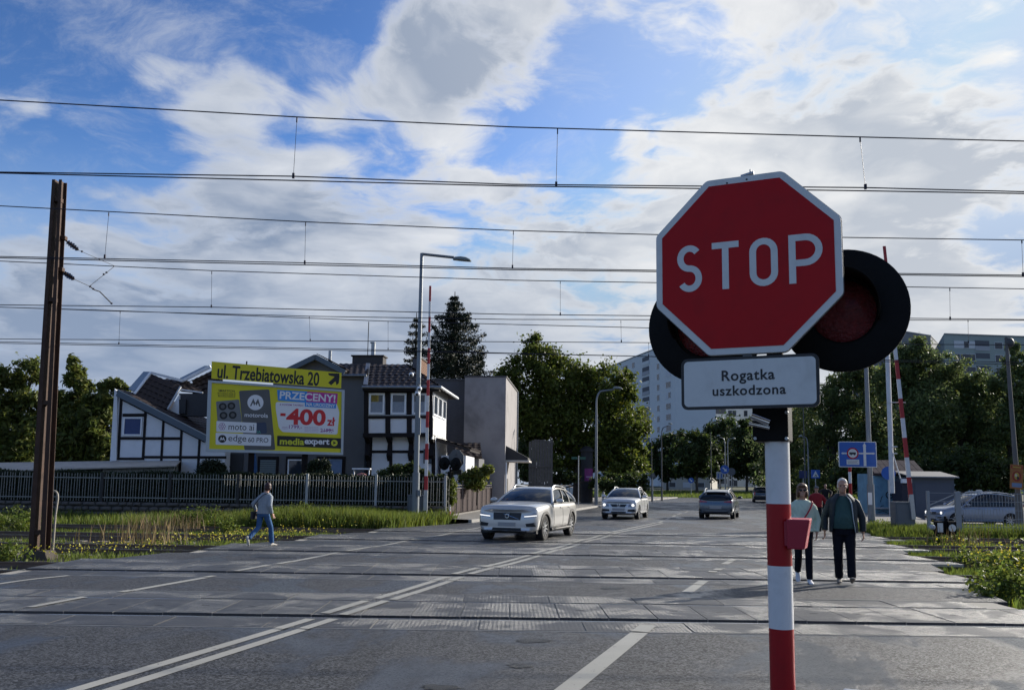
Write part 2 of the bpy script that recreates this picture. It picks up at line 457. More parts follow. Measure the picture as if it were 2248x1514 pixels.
def build_ground():
    # one sheet to the horizon; it dips a little under the tracks
    g = MB(); xs = [-900, -300, -120, -60, -30, -15, 0, 15, 30, 60, 120, 300, 900]; ys = [-60, -10, 0, 5, 9, 32, 40, 60, 100, 200, 400, 1500]
    g.grid([[(x, y, -0.16) for x in xs] for y in ys])
    struct(g.build('ground', SOIL))
    b = MB(); b.poly([(-80, 8.6, -0.135), (80, 8.6, -0.135), (80, 30.2, -0.135), (-80, 32.5, -0.135)])
    struct(b.build('trackbed', BALLAST))
    # road: asphalt up to and between the slabs of the crossing
    r = MB(); W = HG + 0.04 + 0.735
    lines = [(-12, 0.0)]
    for c, s in TR: lines += [(c - W, s), (c + W, s)]
    for i in range(0, len(lines) - 1, 2):
        (c0, s0), (c1, s1) = lines[i], lines[i + 1]
        ext = 14 if i == 0 else 0
        a = on_line(lambda y: xL(y) - ext, c0, s0); bb = on_line(lambda y: xR(y) + ext, c0, s0)
        cc = on_line(lambda y: xR(y) + (0 if i else 4), c1, s1); dd = on_line(lambda y: xL(y) - (0 if i else 4), c1, s1)
        n = 6
        lo = [(a[0] + (bb[0] - a[0]) * t / n, a[1] + (bb[1] - a[1]) * t / n, 0) for t in range(n + 1)]
        hi = [(dd[0] + (cc[0] - dd[0]) * t / n, dd[1] + (cc[1] - dd[1]) * t / n, 0) for t in range(n + 1)]
        r.grid([lo, hi])
        # a slab edge so that the asphalt has thickness where a track cuts it
        for row in ((hi,) if i == 0 else (lo, hi)):
            r.grid([row, [(x, y, -0.15) for x, y, z in row]])
    c, s = lines[-1]
    a = on_line(xL, c, s); bb = on_line(xR, c, s)
    left = [a, (-1.6, 36.0), (3.8, 53), (9.8, 77), (22, 115), (10, 150)]
    right = [bb, (14.6, 36.0), (19.7, 53), (27, 77), (44, 115), (90, 150)]
    r.grid([[(l[0] + (q[0] - l[0]) * t / 5, l[1] + (q[1] - l[1]) * t / 5, 0.0) for t in range(6)] for l, q in zip(left, right)], mi=1)
    struct(r.build('road', [A_ROAD, A_FAR]))
    # pavements with kerbs
    def pavement(inner, outer, name='pavement'):
        p = MB()
        for i in range(len(inner) - 1):
            a, b_, c_, d_ = inner[i], inner[i + 1], outer[i + 1], outer[i]
            p.add([(*a, .12), (*b_, .12), (*c_, .12), (*d_, .12)], [(0, 1, 2, 3)])
        o = struct(p.build(name, PAVE))
        kb = MB()
        for i in range(len(inner) - 1):
            a, b_ = Vector((*inner[i], 0)), Vector((*inner[i + 1], 0)); L = (b_ - a).length; nb = max(1, int(L / 1.0)); dr = (b_ - a) / nb
            if a.y > 70: nb, dr = max(1, nb // 8), (b_ - a) / max(1, nb // 8)
            side = Vector((-dr.y, dr.x, 0)).normalized()
            for j in range(nb):
                k0 = a + dr * (j + .006); k1 = a + dr * (j + .994)
                q = MB().prism([k0 - side * .02 + Vector((0, 0, -.1)), k1 - side * .02 + Vector((0, 0, -.1)), k1 + side * .13 + Vector((0, 0, -.1)), k0 + side * .13 + Vector((0, 0, -.1))], (0, 0, .225 + random.uniform(-.004, .004)))
                q.build('kerb_stone', KERB, o, bevel=0.012)
        return o
    KERB = M('kerb_concrete', (0.30, 0.29, 0.27), 0.8, var=.2, vs=9, bump=.3)
    pavement([(-1.6, 36.0), (3.8, 53), (9.8, 77), (22, 115)], [(-3.6, 37.5), (-0.6, 55), (4.6, 80), (14, 118)])
    pavement([(19.7, 53), (14.9, 37)], [(24, 53), (18.4, 37.6)])
    # light path and forecourt on the right
    f = MB(); f.poly([(13.0, 33.2, -0.02), (17.0, 33.0, -0.02), (25, 38, -0.1), (46, 37.5, -0.15), (46, 47, -0.15), (26, 47, -0.12), (20, 50, 0.004), (16.5, 42, 0.004)])
    struct(f.build('forecourt', PAVE))
    y = MB(); y.add([(-60, 38.2, .62), (-3.9, 38.4, .55), (-1, 56, .4), (-1, 75, .4), (-60, 75, .6)], [(0, 1, 2, 3, 4)])
    y.add([(-60, 38.2, -.16), (-3.9, 38.4, -.16), (-3.9, 38.4, .55), (-60, 38.2, .62)], [(0, 1, 2, 3)])
    struct(y.build('yard', SOIL))
    h = MB(); h.grid([[(x, yy, z) for x in (-20, 20, 60, 140)] for yy, z in ((122, .05), (150, .5), (230, 1.5))])
    struct(h.build('lawn', SOIL))
build_ground()

def build_tracks():
    STEEL = M('rail_steel', (0.16, 0.12, 0.10), 0.5, 0.6, var=.3, vs=4)
    HEAD = M('rail_head', (0.62, 0.62, 0.64), 0.22, 1.0, var=.1)
    prof = [(-.075, -.17), (.075, -.17), (.075, -.158), (.012, -.14), (.012, -.045), (.036, -.035), (.036, -.004), (-.036, -.004), (-.036, -.035), (-.012, -.045), (-.012, -.14), (-.075, -.158)]
    rm = MB(); rm.prism([(-70, y, z + .004) for y, z in prof], (140, 0, 0)); rm.m = [0] * len(rm.f)
    for i, f in enumerate(rm.f):
        zs = [rm.v[j][2] for j in f]
        if len(f) == 4 and min(zs) > -.005: rm.m[i] = 1
    rme = rm.mesh('rail'); rme.materials.append(STEEL); rme.materials.append(HEAD)
    SLP = M('sleeper_concrete', (0.16, 0.14, 0.12), 0.9, var=.3)
    sme = MB().box((-.13, -1.25, -.19), (.13, 1.25, -.115)).mesh('sleeper'); sme.materials.append(SLP)
    cr = bpy.data.objects.new('level_crossing', None); COL.objects.link(cr); struct(cr)
    inner = MB().box((-.2925, -.612, -.10), (.2925, .612, .018)); ime = inner.mesh('panel'); ime.materials.append(PANEL)
    outer = MB().box((-.5925, -.335, -.10), (.5925, .335, .004)); ome = outer.mesh('panel'); ome.materials.append(PANEL)
    # lifting slot in the middle of an inner slab
    SLOT = M('slot_dark', (0.012, 0.012, 0.013), 0.5)
    SLOTME = MB().box((-.05, -.012, -.01), (.05, .012, .0015)).mesh('lifting_slot'); SLOTME.materials.append(SLOT)
    GRIT = M('joint_grit', (.30, .285, .25), .95, var=.3, vs=20)
    FR = M('edge_steel', (0.42, 0.40, 0.37), 0.45, 0.7, var=.25, dirt=.4)
    for ti, (c, s) in enumerate(TR):
        t = bpy.data.objects.new('railway_track', None); COL.objects.link(t); struct(t); t.location = (0, c, 0); t.rotation_euler = (0, 0, math.atan(s))
        for sg in (-1, 1): inst(rme, 'rail', t, (0, sg * HG, 0))
        x0 = on_line(xL, c, s)[0]; x1 = on_line(xR, c, s)[0]
        Mt = Matrix.Translation((0, c, 0)) @ Matrix.Rotation(math.atan(s), 4, 'Z')
        ang = math.atan(s)
        # sleepers to be seen beside the crossing
        for side in (-1, 1):
            for j in range(14):
                x = (x0 - .5 - j * .62) if side < 0 else (x1 + .9 + j * .62)
                if abs(x) / c < .75: inst(sme, 'sleeper', t, (x, 0, 0), (0, 0, random.uniform(-.02, .02)))
        lim = c * 0.66 + 1.5
        for y0, y1, zt in ((-.608, .608, .008), (HG + .05, HG + .71, -.003), (-HG - .71, -HG - .05, -.003)):
            gm = MB().box((max(x0, -lim), y0, -.11), (min(x1, lim) + .2, y1, zt)).build('joint_filler', GRIT, cr); gm.location = (0, c, 0); gm.rotation_euler = (0, 0, ang)
        n = 0; x = max(x0, -lim) + 0.3
        while x < min(x1, lim) + .2:
            if x - .3 > x0 - .35 - .0 and x + .3 < x1 + .5:
                q = Mt @ Vector((x, 0, random.uniform(-.004, .002)))
                inst(ime, 'panel', cr, q, (random.uniform(-.003, .003), random.uniform(-.003, .003), ang))
                if c < 22: inst(SLOTME, 'lifting_slot', cr, q + Vector((0, .02, .0185)), (0, 0, ang))
            x += 0.6
        for sg in (-1, 1):
            x = max(x0, -lim) + 0.1 + .6
            yy = sg * (HG + .04 + .345)
            while x < min(x1, lim) + .5:
                xe = x - sg * .15
                q = Mt @ Vector((xe, yy, random.uniform(-.004, .002)))
                inst(ome, 'panel', cr, q, (random.uniform(-.003, .003), random.uniform(-.002, .002), ang))
                x += 1.2
            # steel edge strip against the asphalt
            e = MB().box((max(x0, -lim) - .1, -.012, -.05), (min(x1, lim) + .3, .012, .005))
            eo = e.build('edge_strip', FR, cr); eo.location = Mt @ Vector((0, sg * (HG + .04 + .72), 0)); eo.rotation_euler = (0, 0, ang)
build_tracks()

def build_markings():
    mk = bpy.data.objects.new('road_markings', None); COL.objects.link(mk); struct(mk)
    gaps = []
    for c, s in TR:
        for sg in (-1, 1): gaps.append((c, s, sg))
    def strip(pts, w, name='painted_line', dash=None, z=.005):
        """pts ground points; cut into short pieces that stop short of the rails"""
        pts = [Vector((p[0], p[1], 0)) for p in pts]
        segs = []
        for a, b in zip(pts[:-1], pts[1:]):
            L = (b - a).length; n = max(1, int(L / .12))
            for i in range(n): segs.append((a + (b - a) * i / n, a + (b - a) * (i + 1) / n))
        m = MB(); acc = 0
        for a, b in segs:
            acc += (b - a).length
            if dash and (acc % (dash[0] + dash[1])) > dash[0]: continue
            mid = (a + b) / 2; bad = False
            for c, s, sg in gaps:
                y = c + s * mid.x + sg * HG
                if abs(mid.y - y) < .15: bad = True
            if bad: continue
            zz = z
            for c, s in TR:
                if abs(mid.y - c - s * mid.x) < 1.55: zz = z + .006
            for c, s in TR:
                if abs(mid.y - c - s * mid.x) < .62: zz = z + .021
            d = (b - a).normalized(); sd = Vector((-d.y, d.x, 0)) * w / 2
            m.add([(*(a - sd)[:2], zz), (*(a + sd)[:2], zz), (*(b + sd)[:2], zz), (*(b - sd)[:2], zz)], [(0, 3, 2, 1)])
        m.build(name, PAINT, mk)
    g = lambda *q: [(G(x, y).x, G(x, y).y) for x, y in q]
    c1 = g((40, 1555), (165, 1514), (660, 1366), (985, 1265), (1165, 1218), (1350, 1166), (1440, 1147))
    c2 = g((110, 1555), (245, 1514), (712, 1366), (1010, 1268), (1195, 1217), (1370, 1166), (1455, 1148))
    strip(c1, .13); strip(c2, .13)
    e = c1[-1]
    strip([((c1[-1][0] + c2[-1][0]) / 2, e[1]), (9.6, 50), (17.3, 75), (29, 112)], .14, dash=(2.0, 2.0))
    strip(g((1225, 1530), (1423, 1373)), .19)
    strip(g((1508, 1300), (1545, 1275)), .17); strip(g((1562, 1258), (1580, 1248)), .15); strip(g((1590, 1238), (1612, 1227)), .15)
    strip(g((66, 1336), (212, 1308)), .11); strip(g((265, 1300), (470, 1264)), .13)
    strip(g((510, 1257), (742, 1213)), .13); strip(g((760, 1211), (838, 1198)), .12); strip(g((840, 1197), (920, 1182)), .12); strip(g((935, 1181), (1055, 1157)), .12)
    strip(g((-20, 1284), (40, 1275), (80, 1270), (150, 1263)), .10)
    DARK_PATCH = M('dark_patch', (0.014, 0.015, 0.016), 0.35, var=.4, vs=30, bump=.7, bs=160)  # irregular dark, smoother patches laid on the road
    for cx, cy, rx, ry, ang in ((1170, 1406, .20, .12, .2), (1140, 1461, .11, .10, -.2), (968, 1508, .17, .10, 0), (1345, 1291, .22, .16, .3), (600, 1223, .45, .16, 0.05), (1330, 1151, .5, .5, 0), (1370, 1143, .5, .5, 0), (1275, 1143, .7, .8, 0)):
        q = G(cx, cy); pts = []
        for i in range(22):
            t = 2 * math.pi * i / 22; rr = 1 + random.uniform(-.32, .2)
            x, y = rx * rr * math.cos(t), ry * rr * math.sin(t)
            pts.append((q.x + x * math.cos(ang) - y * math.sin(ang), q.y + x * math.sin(ang) + y * math.cos(ang), .004))
        MB().poly(pts).build('dark_patch', DARK_PATCH, mk)
build_markings()
# ================================================================== warning signal with STOP sign
WHITE = M('white_paint', (0.72, 0.73, 0.73), 0.4, var=.05, vs=3, dirt=.25, ds=5, dirtcol=(.25, .24, .22))
SIGNW = M('sign_white', (0.66, 0.68, 0.66), 0.35, var=.05, dirt=.28, ds=6, dirtcol=(.3, .3, .28))
SIGNR = M('sign_red', (0.44, 0.006, 0.010), 0.42, var=.14, vs=3, spec=.18, dirt=.22, ds=9, dirtcol=(.16, .01, .012))
POLER = M('pole_red', (0.36, 0.008, 0.012), 0.4, var=.12, vs=4, spec=.3, dirt=.3, ds=7, dirtcol=(.12, .01, .01))
BLACK = M('signal_black', (0.005, 0.0055, 0.006), 0.6, var=.2, vs=12, bump=.1, bs=80, spec=.15)
INK = M('sign_black', (0.012, 0.013, 0.016), 0.45)
GALV = M('galvanised', (0.42, 0.44, 0.46), 0.45, 0.7, var=.15, vs=10)
GREYB = M('sign_back_grey', (0.12, 0.125, 0.13), 0.5, 0.3)
SIGNB = M('sign_blue', (0.012, 0.10, 0.42), 0.35, var=.05)

def rrect(w, h, r, n=6):
    pts = []
    for cx, cz, a in ((w / 2 - r, h / 2 - r, 0), (-w / 2 + r, h / 2 - r, 90), (-w / 2 + r, -h / 2 + r, 180), (w / 2 - r, -h / 2 + r, 270)):
        for i in range(n + 1):
            t = rad(a + 90 * i / n); pts.append((cx + r * math.cos(t), cz + r * math.sin(t)))
    return pts
def slab(mb, pts2, y0, y1, mi=0, c=(0, 0)):
    """flat plate in the x-z plane from y0 (front) to y1 (back)"""
    return mb.prism([(x + c[0], y0, z + c[1]) for x, z in pts2], (0, y1 - y0, 0), mi)
def octa(w, r=0.0):
    a = w / 2; b = a * math.tan(rad(22.5)); cs = [(a, b), (b, a), (-b, a), (-a, b), (-a, -b), (-b, -a), (b, -a), (a, -b)]
    cs = [(x, z) for x, z in cs]
    if r <= 0: return cs
    out = []
    for i, c in enumerate(cs):
        p = Vector(cs[i - 1]) - Vector(c); q = Vector(cs[(i + 1) % 8]) - Vector(c); c = Vector(c)
        s0, s1 = c + p.normalized() * r, c + q.normalized() * r
        for t in (0, .25, .5, .75, 1): out.append(tuple(s0 * (1 - t) ** 2 + c * 2 * t * (1 - t) + s1 * t * t))
    return out
def stroke(mb, pts, w, y0, y1, mi=0, close=False):
    """pen stroke of width w through 2D points, extruded in y"""
    pts = [Vector(p) for p in pts]; n = len(pts); L, R = [], []
    for i in range(n):
        if close: a, b = pts[i] - pts[i - 1], pts[(i + 1) % n] - pts[i]
        else: a, b = pts[i] - pts[max(i - 1, 0)], pts[min(i + 1, n - 1)] - pts[i]
        if a.length < 1e-9: a = b
        if b.length < 1e-9: b = a
        a = a.normalized(); b = b.normalized(); t = (a + b); t = t.normalized() if t.length > 1e-6 else a
        nn = Vector((-t.y, t.x)); k = w / 2 / max(.5, nn.dot(Vector((-a.y, a.x))))
        L.append(pts[i] + nn * k); R.append(pts[i] - nn * k)
    m = n if close else n - 1
    vs = [(p.x, y0, p.y) for p in L] + [(p.x, y0, p.y) for p in R] + [(p.x, y1, p.y) for p in L] + [(p.x, y1, p.y) for p in R]
    fs = []
    for i in range(m):
        j = (i + 1) % n
        fs += [(i, j, n + j, n + i), (2 * n + i, 3 * n + i, 3 * n + j, 2 * n + j), (i, 2 * n + i, 2 * n + j, j), (n + i, n + j, 3 * n + j, 3 * n + i)]
    if not close:
        fs += [(0, n, 3 * n, 2 * n), (n - 1, 3 * n - 1, 4 * n - 1, 2 * n - 1)]
    return mb.add(vs, fs, mi)
def arc(cx, cz, rx, rz, a0, a1, n=12):
    return [(cx + rx * math.cos(rad(a0 + (a1 - a0) * i / n)), cz + rz * math.sin(rad(a0 + (a1 - a0) * i / n))) for i in range(n + 1)]
def stop_letters(h, w):
    """four letters in traffic type, each a list of strokes; origin bottom left of each"""
    s = w / 2; k = {}
    W1 = .52 * h; r = (h - w) / 4
    k['S'] = (W1, [arc(W1 / 2, h - s - r, W1 / 2 - s, r, 35, 180, 12) + arc(W1 / 2, h - s - r, W1 / 2 - s, r, 180, 262, 6)[1:] + arc(W1 / 2, s + r, W1 / 2 - s, r, 82, -90, 14) + arc(W1 / 2, s + r, W1 / 2 - s, r, 270, 212, 6)[1:]])
    W2 = .55 * h
    k['T'] = (W2, [[(0, h - s), (W2, h - s)], [(W2 / 2, h - w * .98), (W2 / 2, 0)]])
    W3 = .56 * h; rr = W3 / 2 - s
    k['O'] = (W3, [arc(W3 / 2, h - s - rr, rr, rr, 0, 180) + arc(W3 / 2, s + rr, rr, rr, 180, 360)])
    W4 = .58 * h; rp = h * .26
    k['P'] = (W4, [[(s, 0), (s, h)], [(w * .98, h - s), (W4 - rp, h - s)] + arc(W4 - rp, h - s - rp, rp - s * .0, rp, 90, -90)[1:] + [(w * .98, h - s - 2 * rp)]])
    return k

SIG_D = 4.2
sig_base = P(1712, 1240, SIG_D); sig_base.z = 0.0
SIG_RZ = rad(-24.6)
def signal_assembly(label, base, rz, pole_top, hits=None):
    root = thing('crossing_signal', label, 'crossing signal', base, rz, 'warning signals of the level crossing')
    Mi = (Matrix.Translation(base) @ Matrix.Rotation(rz, 4, 'Z')).inverted()
    def hit(px, py, v):
        o = Mi @ CAM_P; d = Mi.to_3x3() @ RAY(px, py); return o + d * ((v - o.y) / d.y)
    # pole in bands
    pm = MB(); zs = [pole_top]; zb = hit(1698, 1105, 0).z; step = hit(1698, 1105, 0).z - hit(1705, 1240, 0).z
    z = zb
    while z > -.2: zs.append(max(z, -.2)); z -= step
    zs.append(-.2)
    for i in range(len(zs) - 1):
        if zs[i] - zs[i + 1] > .01: pm.cyl((0, 0, zs[i + 1]), (0, 0, zs[i]), .0572, n=28, mi=i % 2)
    pm.build('pole', [WHITE, POLER], root, smooth=True)
    MB().cyl((0, 0, pole_top - .0), (0, 0, pole_top + .5), .04, n=16).build('mast_tube', BLACK, root, smooth=True)
    # junction box under the heads
    b0, b1 = hit(1652, 900, -.06), hit(1732, 968, -.06)
    MB().box((b0.x, -.075, b1.z), (b1.x, .09, b0.z + .12)).build('junction_box', BLACK, root, bevel=.006)
    for px, py in ((1658, 962), (1727, 962), (1727, 905)):
        q = hit(px, py, -.075); MB().cyl((q.x, -.083, q.z), (q.x, -.07, q.z), .008, n=10).build('bolt', GALV, root, smooth=True)
    CHROME = M('polished_metal', (0.75, 0.76, 0.78), 0.12, 1.0, var=.02)
    q0, q1 = hit(1650, 913, -.10), hit(1690, 928, -.10)
    MB().cyl(q0, q1, .017, n=18).build('cable_gland', CHROME, root, smooth=True)
    q0, q1 = hit(1645, 929, -.10), hit(1690, 939, -.10)
    MB().cyl(q0, q1, .010, n=14).build('cable_gland', CHROME, root, smooth=True)
    # two round black heads
    LENS = M('red_lens', (0.17, 0.014, 0.016), 0.25, var=.75, vs=45, spec=.5, bump=.8, bs=70, coat=.1)
    for cx, cz in ((1850, 681), (1549, 716)):
        c = hit(cx, cz, .02); R = .298
        h = MB(); h.lathe([(0.0, .06), (.16, .06), (.17, .045), (R - .01, .02), (R, .012), (R, .0), (R - .01, -.006), (.165, -.004), (.163, .03), (.15, .035)], (c.x, c.y, c.z), (0, 1, 0), 56)
        ho = h.build('signal_head', BLACK, root, smooth=True)
        l = MB(); l.lathe([(.15, .03), (.12, .012), (.07, .0), (0.001, -.004)], (c.x, c.y, c.z), (0, 1, 0), 32)
        l.build('lens', LENS, ho, smooth=True)
        v = MB(); n = 24; rows = []
        for i in range(n + 1):
            t = rad(-20 + 220 * i / n); dep = .06 + .16 * max(0, math.sin((t - rad(-20)) / rad(220) * math.pi)) ** .7
            rows.append([(c.x + .168 * math.cos(t), c.y - .002, c.z + .168 * math.sin(t)), (c.x + .165 * math.cos(t), c.y - dep, c.z + .165 * math.sin(t))])
        v.grid(rows); v.build('visor', BLACK, ho, smooth=True, solid=.006)
        MB().cyl((c.x, c.y + .05, c.z), (c.x, c.y + .15, c.z), .11, .09, n=24).build('housing', BLACK, ho, smooth=True)
        MB().cyl((c.x, c.y + .08, c.z), (0, .02, c.z), .022, n=12).build('bracket_arm', BLACK, root, smooth=True)
    # STOP board
    V = -.31
    L, Rr = hit(1444, 602, V), hit(1841, 552, V); c = hit(1636, 579, V); w = (Rr - L).length * 1.025
    s = MB(); slab(s, octa(w, .016), -.0015, .012); so = s.build('stop_sign', SIGNW, root, bevel=.0012); so.location = (c.x, V, c.z)
    s = MB(); slab(s, octa(w * .928), -.0035, -.0015); s.build('red_field', SIGNR, so)
    s = MB(); slab(s, octa(w * 1.008, .018), .012, .016); s.build('back_plate', GREYB, so)
    H = .268 * w; SW = .036 * w; kk = stop_letters(H, SW); gap = .057 * w
    tot = sum(kk[ch][0] for ch in 'STOP') + gap * 3; x = -tot / 2 + .004
    for ch in 'STOP':
        lm = MB()
        for st in kk[ch][1]: stroke(lm, [(x + px, pz - H / 2 + .0) for px, pz in st], SW, -.0052, -.0034, close=(ch == 'O'))
        lm.build('letter', SIGNW, so); x += kk[ch][0] + gap
    for px, py in ((1596, 402), (1639, 394)):
        q = hit(px, py, V - .002); m = MB(); m.cyl((q.x - c.x, -.003, q.z - c.z), (q.x - c.x, .0, q.z - c.z), .0045, n=10); m.build('rivet_hole', INK, so)
    q = hit(1640, 385, V + .02); m = MB(); m.cyl((q.x - .03, V + .03, q.z), (q.x + .03, V + .03, q.z + .012), .009, n=10); m.cyl((q.x + .014, V + .03, q.z), (q.x + .014, V + .03, q.z + .03), .004, n=8)
    m.build('clamp', GALV, root)
    MB().beam((c.x, V + .016, c.z + .3), (c.x, V + .016, c.z - .5), .04, .02).build('rear_rail', GREYB, root)
    for dz in (.2, -.25): MB().beam((c.x, V + .02, c.z + dz), (0, 0, c.z + dz), .03, .03, (0, 0, 1)).build('bracket', GREYB, root)
    # supplementary plate
    V2 = -.325
    a, b, d = hit(1495, 792, V2), hit(1797, 772, V2), hit(1498, 903, V2); cc = (hit(1495, 792, V2) + hit(1801, 889, V2)) / 2
    pw, ph = (b - a).length, (a - d).length
    m = MB(); slab(m, rrect(pw, ph, .030), -.001, .014); po = m.build('supplementary_plate', INK, root, bevel=.001); po.location = (cc.x, V2, cc.z)
    m = MB(); slab(m, rrect(pw * .955, ph * .885, .02), -.0022, -.001); m.build('white_field', SIGNW, po)
    for txt, px, py, wpx in (('Rogatka', 1641, 824, 116), ('uszkodzona', 1643, 857, 160)):
        q = hit(px, py, V2); me = text_mesh(txt, .09, bold=.0016, space=1.1); bw = max(v.co.x for v in me.vertices) - min(v.co.x for v in me.vertices)
        me.transform(Matrix.Scale(wpx / 302 * pw / bw, 4)); me.materials.clear(); me.materials.append(INK)
        o = bpy.data.objects.new('lettering', me); COL.objects.link(o); o.parent = po; o.location = (q.x - cc.x, -.0028, q.z - cc.z); o.rotation_euler = (math.pi / 2, 0, 0)
    # red box on the side of the pole
    REDB = M('red_plastic', (0.36, 0.012, 0.035), 0.45, var=.06, vs=5)
    t0, t1, u0, u1 = hit(1726, 1139, -.07), hit(1778, 1139, -.07), hit(1728, 1200, -.07), hit(1766, 1206, -.07)
    m = MB()
    front = [(t0.x, -.075, t0.z), (t1.x, -.075, t0.z), (u1.x, -.07, u1.z), (u0.x, -.07, u1.z)]
    back = [(t0.x, .075, t0.z + .004), (t1.x - .004, .075, t0.z + .004), (u1.x, .06, u1.z), (u0.x, .06, u1.z)]
    m.add(front + back, [(0, 1, 2, 3), (7, 6, 5, 4), (0, 4, 5, 1), (1, 5, 6, 2), (2, 6, 7, 3), (3, 7, 4, 0)])
    bx = m.build('red_box', REDB, root, bevel=.005)
    m = MB(); m.box((.03, -.055, u1.z + .012), (t0.x + .004, .055, t0.z - .01)); m.build('mounting_plate', REDB, bx, bevel=.003)
    return root
signal_near = signal_assembly('red and white banded post in the foreground carrying the STOP sign and two black discs', sig_base, SIG_RZ, P(1698, 968, SIG_D).z)
far_base = P(986, 1137, 38.5); far_base.z = 0
signal_far = copy_tree(signal_near); signal_far.location = far_base; signal_far.rotation_euler = (0, 0, rad(180 - 35))
tag(signal_far, 'far warning signal seen from behind on a banded post beside the brown fence')
# ================================================================== overhead line, mast
WIRE = M('wire', (0.02, 0.02, 0.035), 0.5, 0.5)
RUST = M('rusty_steel', (0.055, 0.030, 0.020), 0.75, 0.2, var=.45, vs=5, bump=.4, bs=40, dirt=.5, ds=3, dirtcol=(.12, .06, .035))
CERAM = M('insulator_brown', (0.03, 0.02, 0.016), 0.2, coat=.5)
CONC = M('concrete', (0.25, 0.24, 0.22), 0.9, var=.25, vs=4, bump=.5, bs=30, dirt=.5)
def catenary(label, D, s, mess, cons, drops):
    """mess / cons: picture points of the wires at depth D (skewed by s)"""
    def q(px, py):
        p = P(px, py, D)
        for _ in range(3): p = P(px, py, D + s * p.x)
        return p
    rt = thing('overhead_line', label, 'overhead wire', (0, D, 0), 0, 'overhead wires above the tracks')
    off = Vector((0, D, 0))
    def line(pts, r, name):
        ps = [q(*p) for p in pts]; a = ps[0] - ps[1]; ps = [ps[0] + a * 1.5] + ps; a = ps[-1] - ps[-2]; ps = ps + [ps[-1] + a * 1.5]
        out = []
        for i in range(len(ps) - 1):
            for t in range(6): out.append(ps[i].lerp(ps[i + 1], t / 6) - off)
        out.append(ps[-1] - off)
        MB().tube(out, r, 6).build(name, WIRE, rt, smooth=True)
    k = D / 11.35
    line(mess, .0085 * k ** .35, 'messenger_wire')
    for c in cons: line(c, .0085 * k ** .3, 'contact_wire')
    for (x0, y0, x1, y1) in drops:
        a, b = q(x0, y0) - off, q(x1, y1) - off
        o = MB().tube([a, b], .0035 * k ** .4, 6).build('dropper', WIRE, rt)
        MB().cbox(b + Vector((0, 0, .02)), (.03, .03, .07)).build('clip', WIRE, o); MB().cbox(a - Vector((0, 0, .03)), (.015, .02, .07)).build('clip', WIRE, o)
    return rt
def build_lines():
    catenary('nearest overhead line, crossing the upper part of the sky', 11.35, 0,
             [(0, 220), (650, 257), (1124, 279), (1890, 301), (2248, 310)],
             [[(0, 378), (640, 387), (1124, 405), (1900, 412), (2248, 421)], [(0, 380), (1124, 408.5), (1900, 419), (2248, 425)]],
             [(652, 259, 644, 389), (1224, 284, 1221, 408), (1888, 302, 1900, 413)])
    catenary('second overhead line from the front, passing just above the street lamp', 16.15, -.015,
             [(0, 452), (670, 487), (1124, 506), (1440, 515), (2248, 527)],
             [[(0, 563), (670, 577), (1124, 589), (2248, 604)], [(0, 566), (1124, 592), (2248, 607)]],
             [(239, 467, 230, 565), (671, 489, 669, 578), (1127, 508, 1125, 588), (2243, 527, 2246, 604)])
    catenary('third overhead line from the front, held by the rusty mast', 20.85, -.03,
             [(0, 573), (464, 594), (1124, 615), (2248, 634)],
             [[(0, 669), (464, 674), (1124, 690), (2248, 701)]],
             [(465, 596, 464, 674), (1230, 617, 1230, 691), (2085, 633, 2086, 700)])
    catenary('fourth overhead line from the front, with two thin wires close together', 25.1, -.04,
             [(0, 674), (262, 683), (680, 694), (1124, 701), (2248, 703)],
             [[(0, 744), (700, 748), (1124, 750), (2248, 757)], [(0, 674), (264, 682), (852, 705), (1124, 712), (1400, 719)]],
             [(264, 683, 261, 755), (679, 694, 681, 748), (1363, 704, 1364, 750), (2125, 702, 2126, 752)])
    catenary('lowest and farthest overhead line, just over the roofs', 29.4, -.045,
             [(0, 750), (852, 768), (1124, 775), (1420, 782), (2248, 795)], [[(0, 753), (700, 768), (1124, 776), (2248, 800)]],
             [(852, 706, 852, 767), (1424, 752, 1424, 781)])
build_lines()
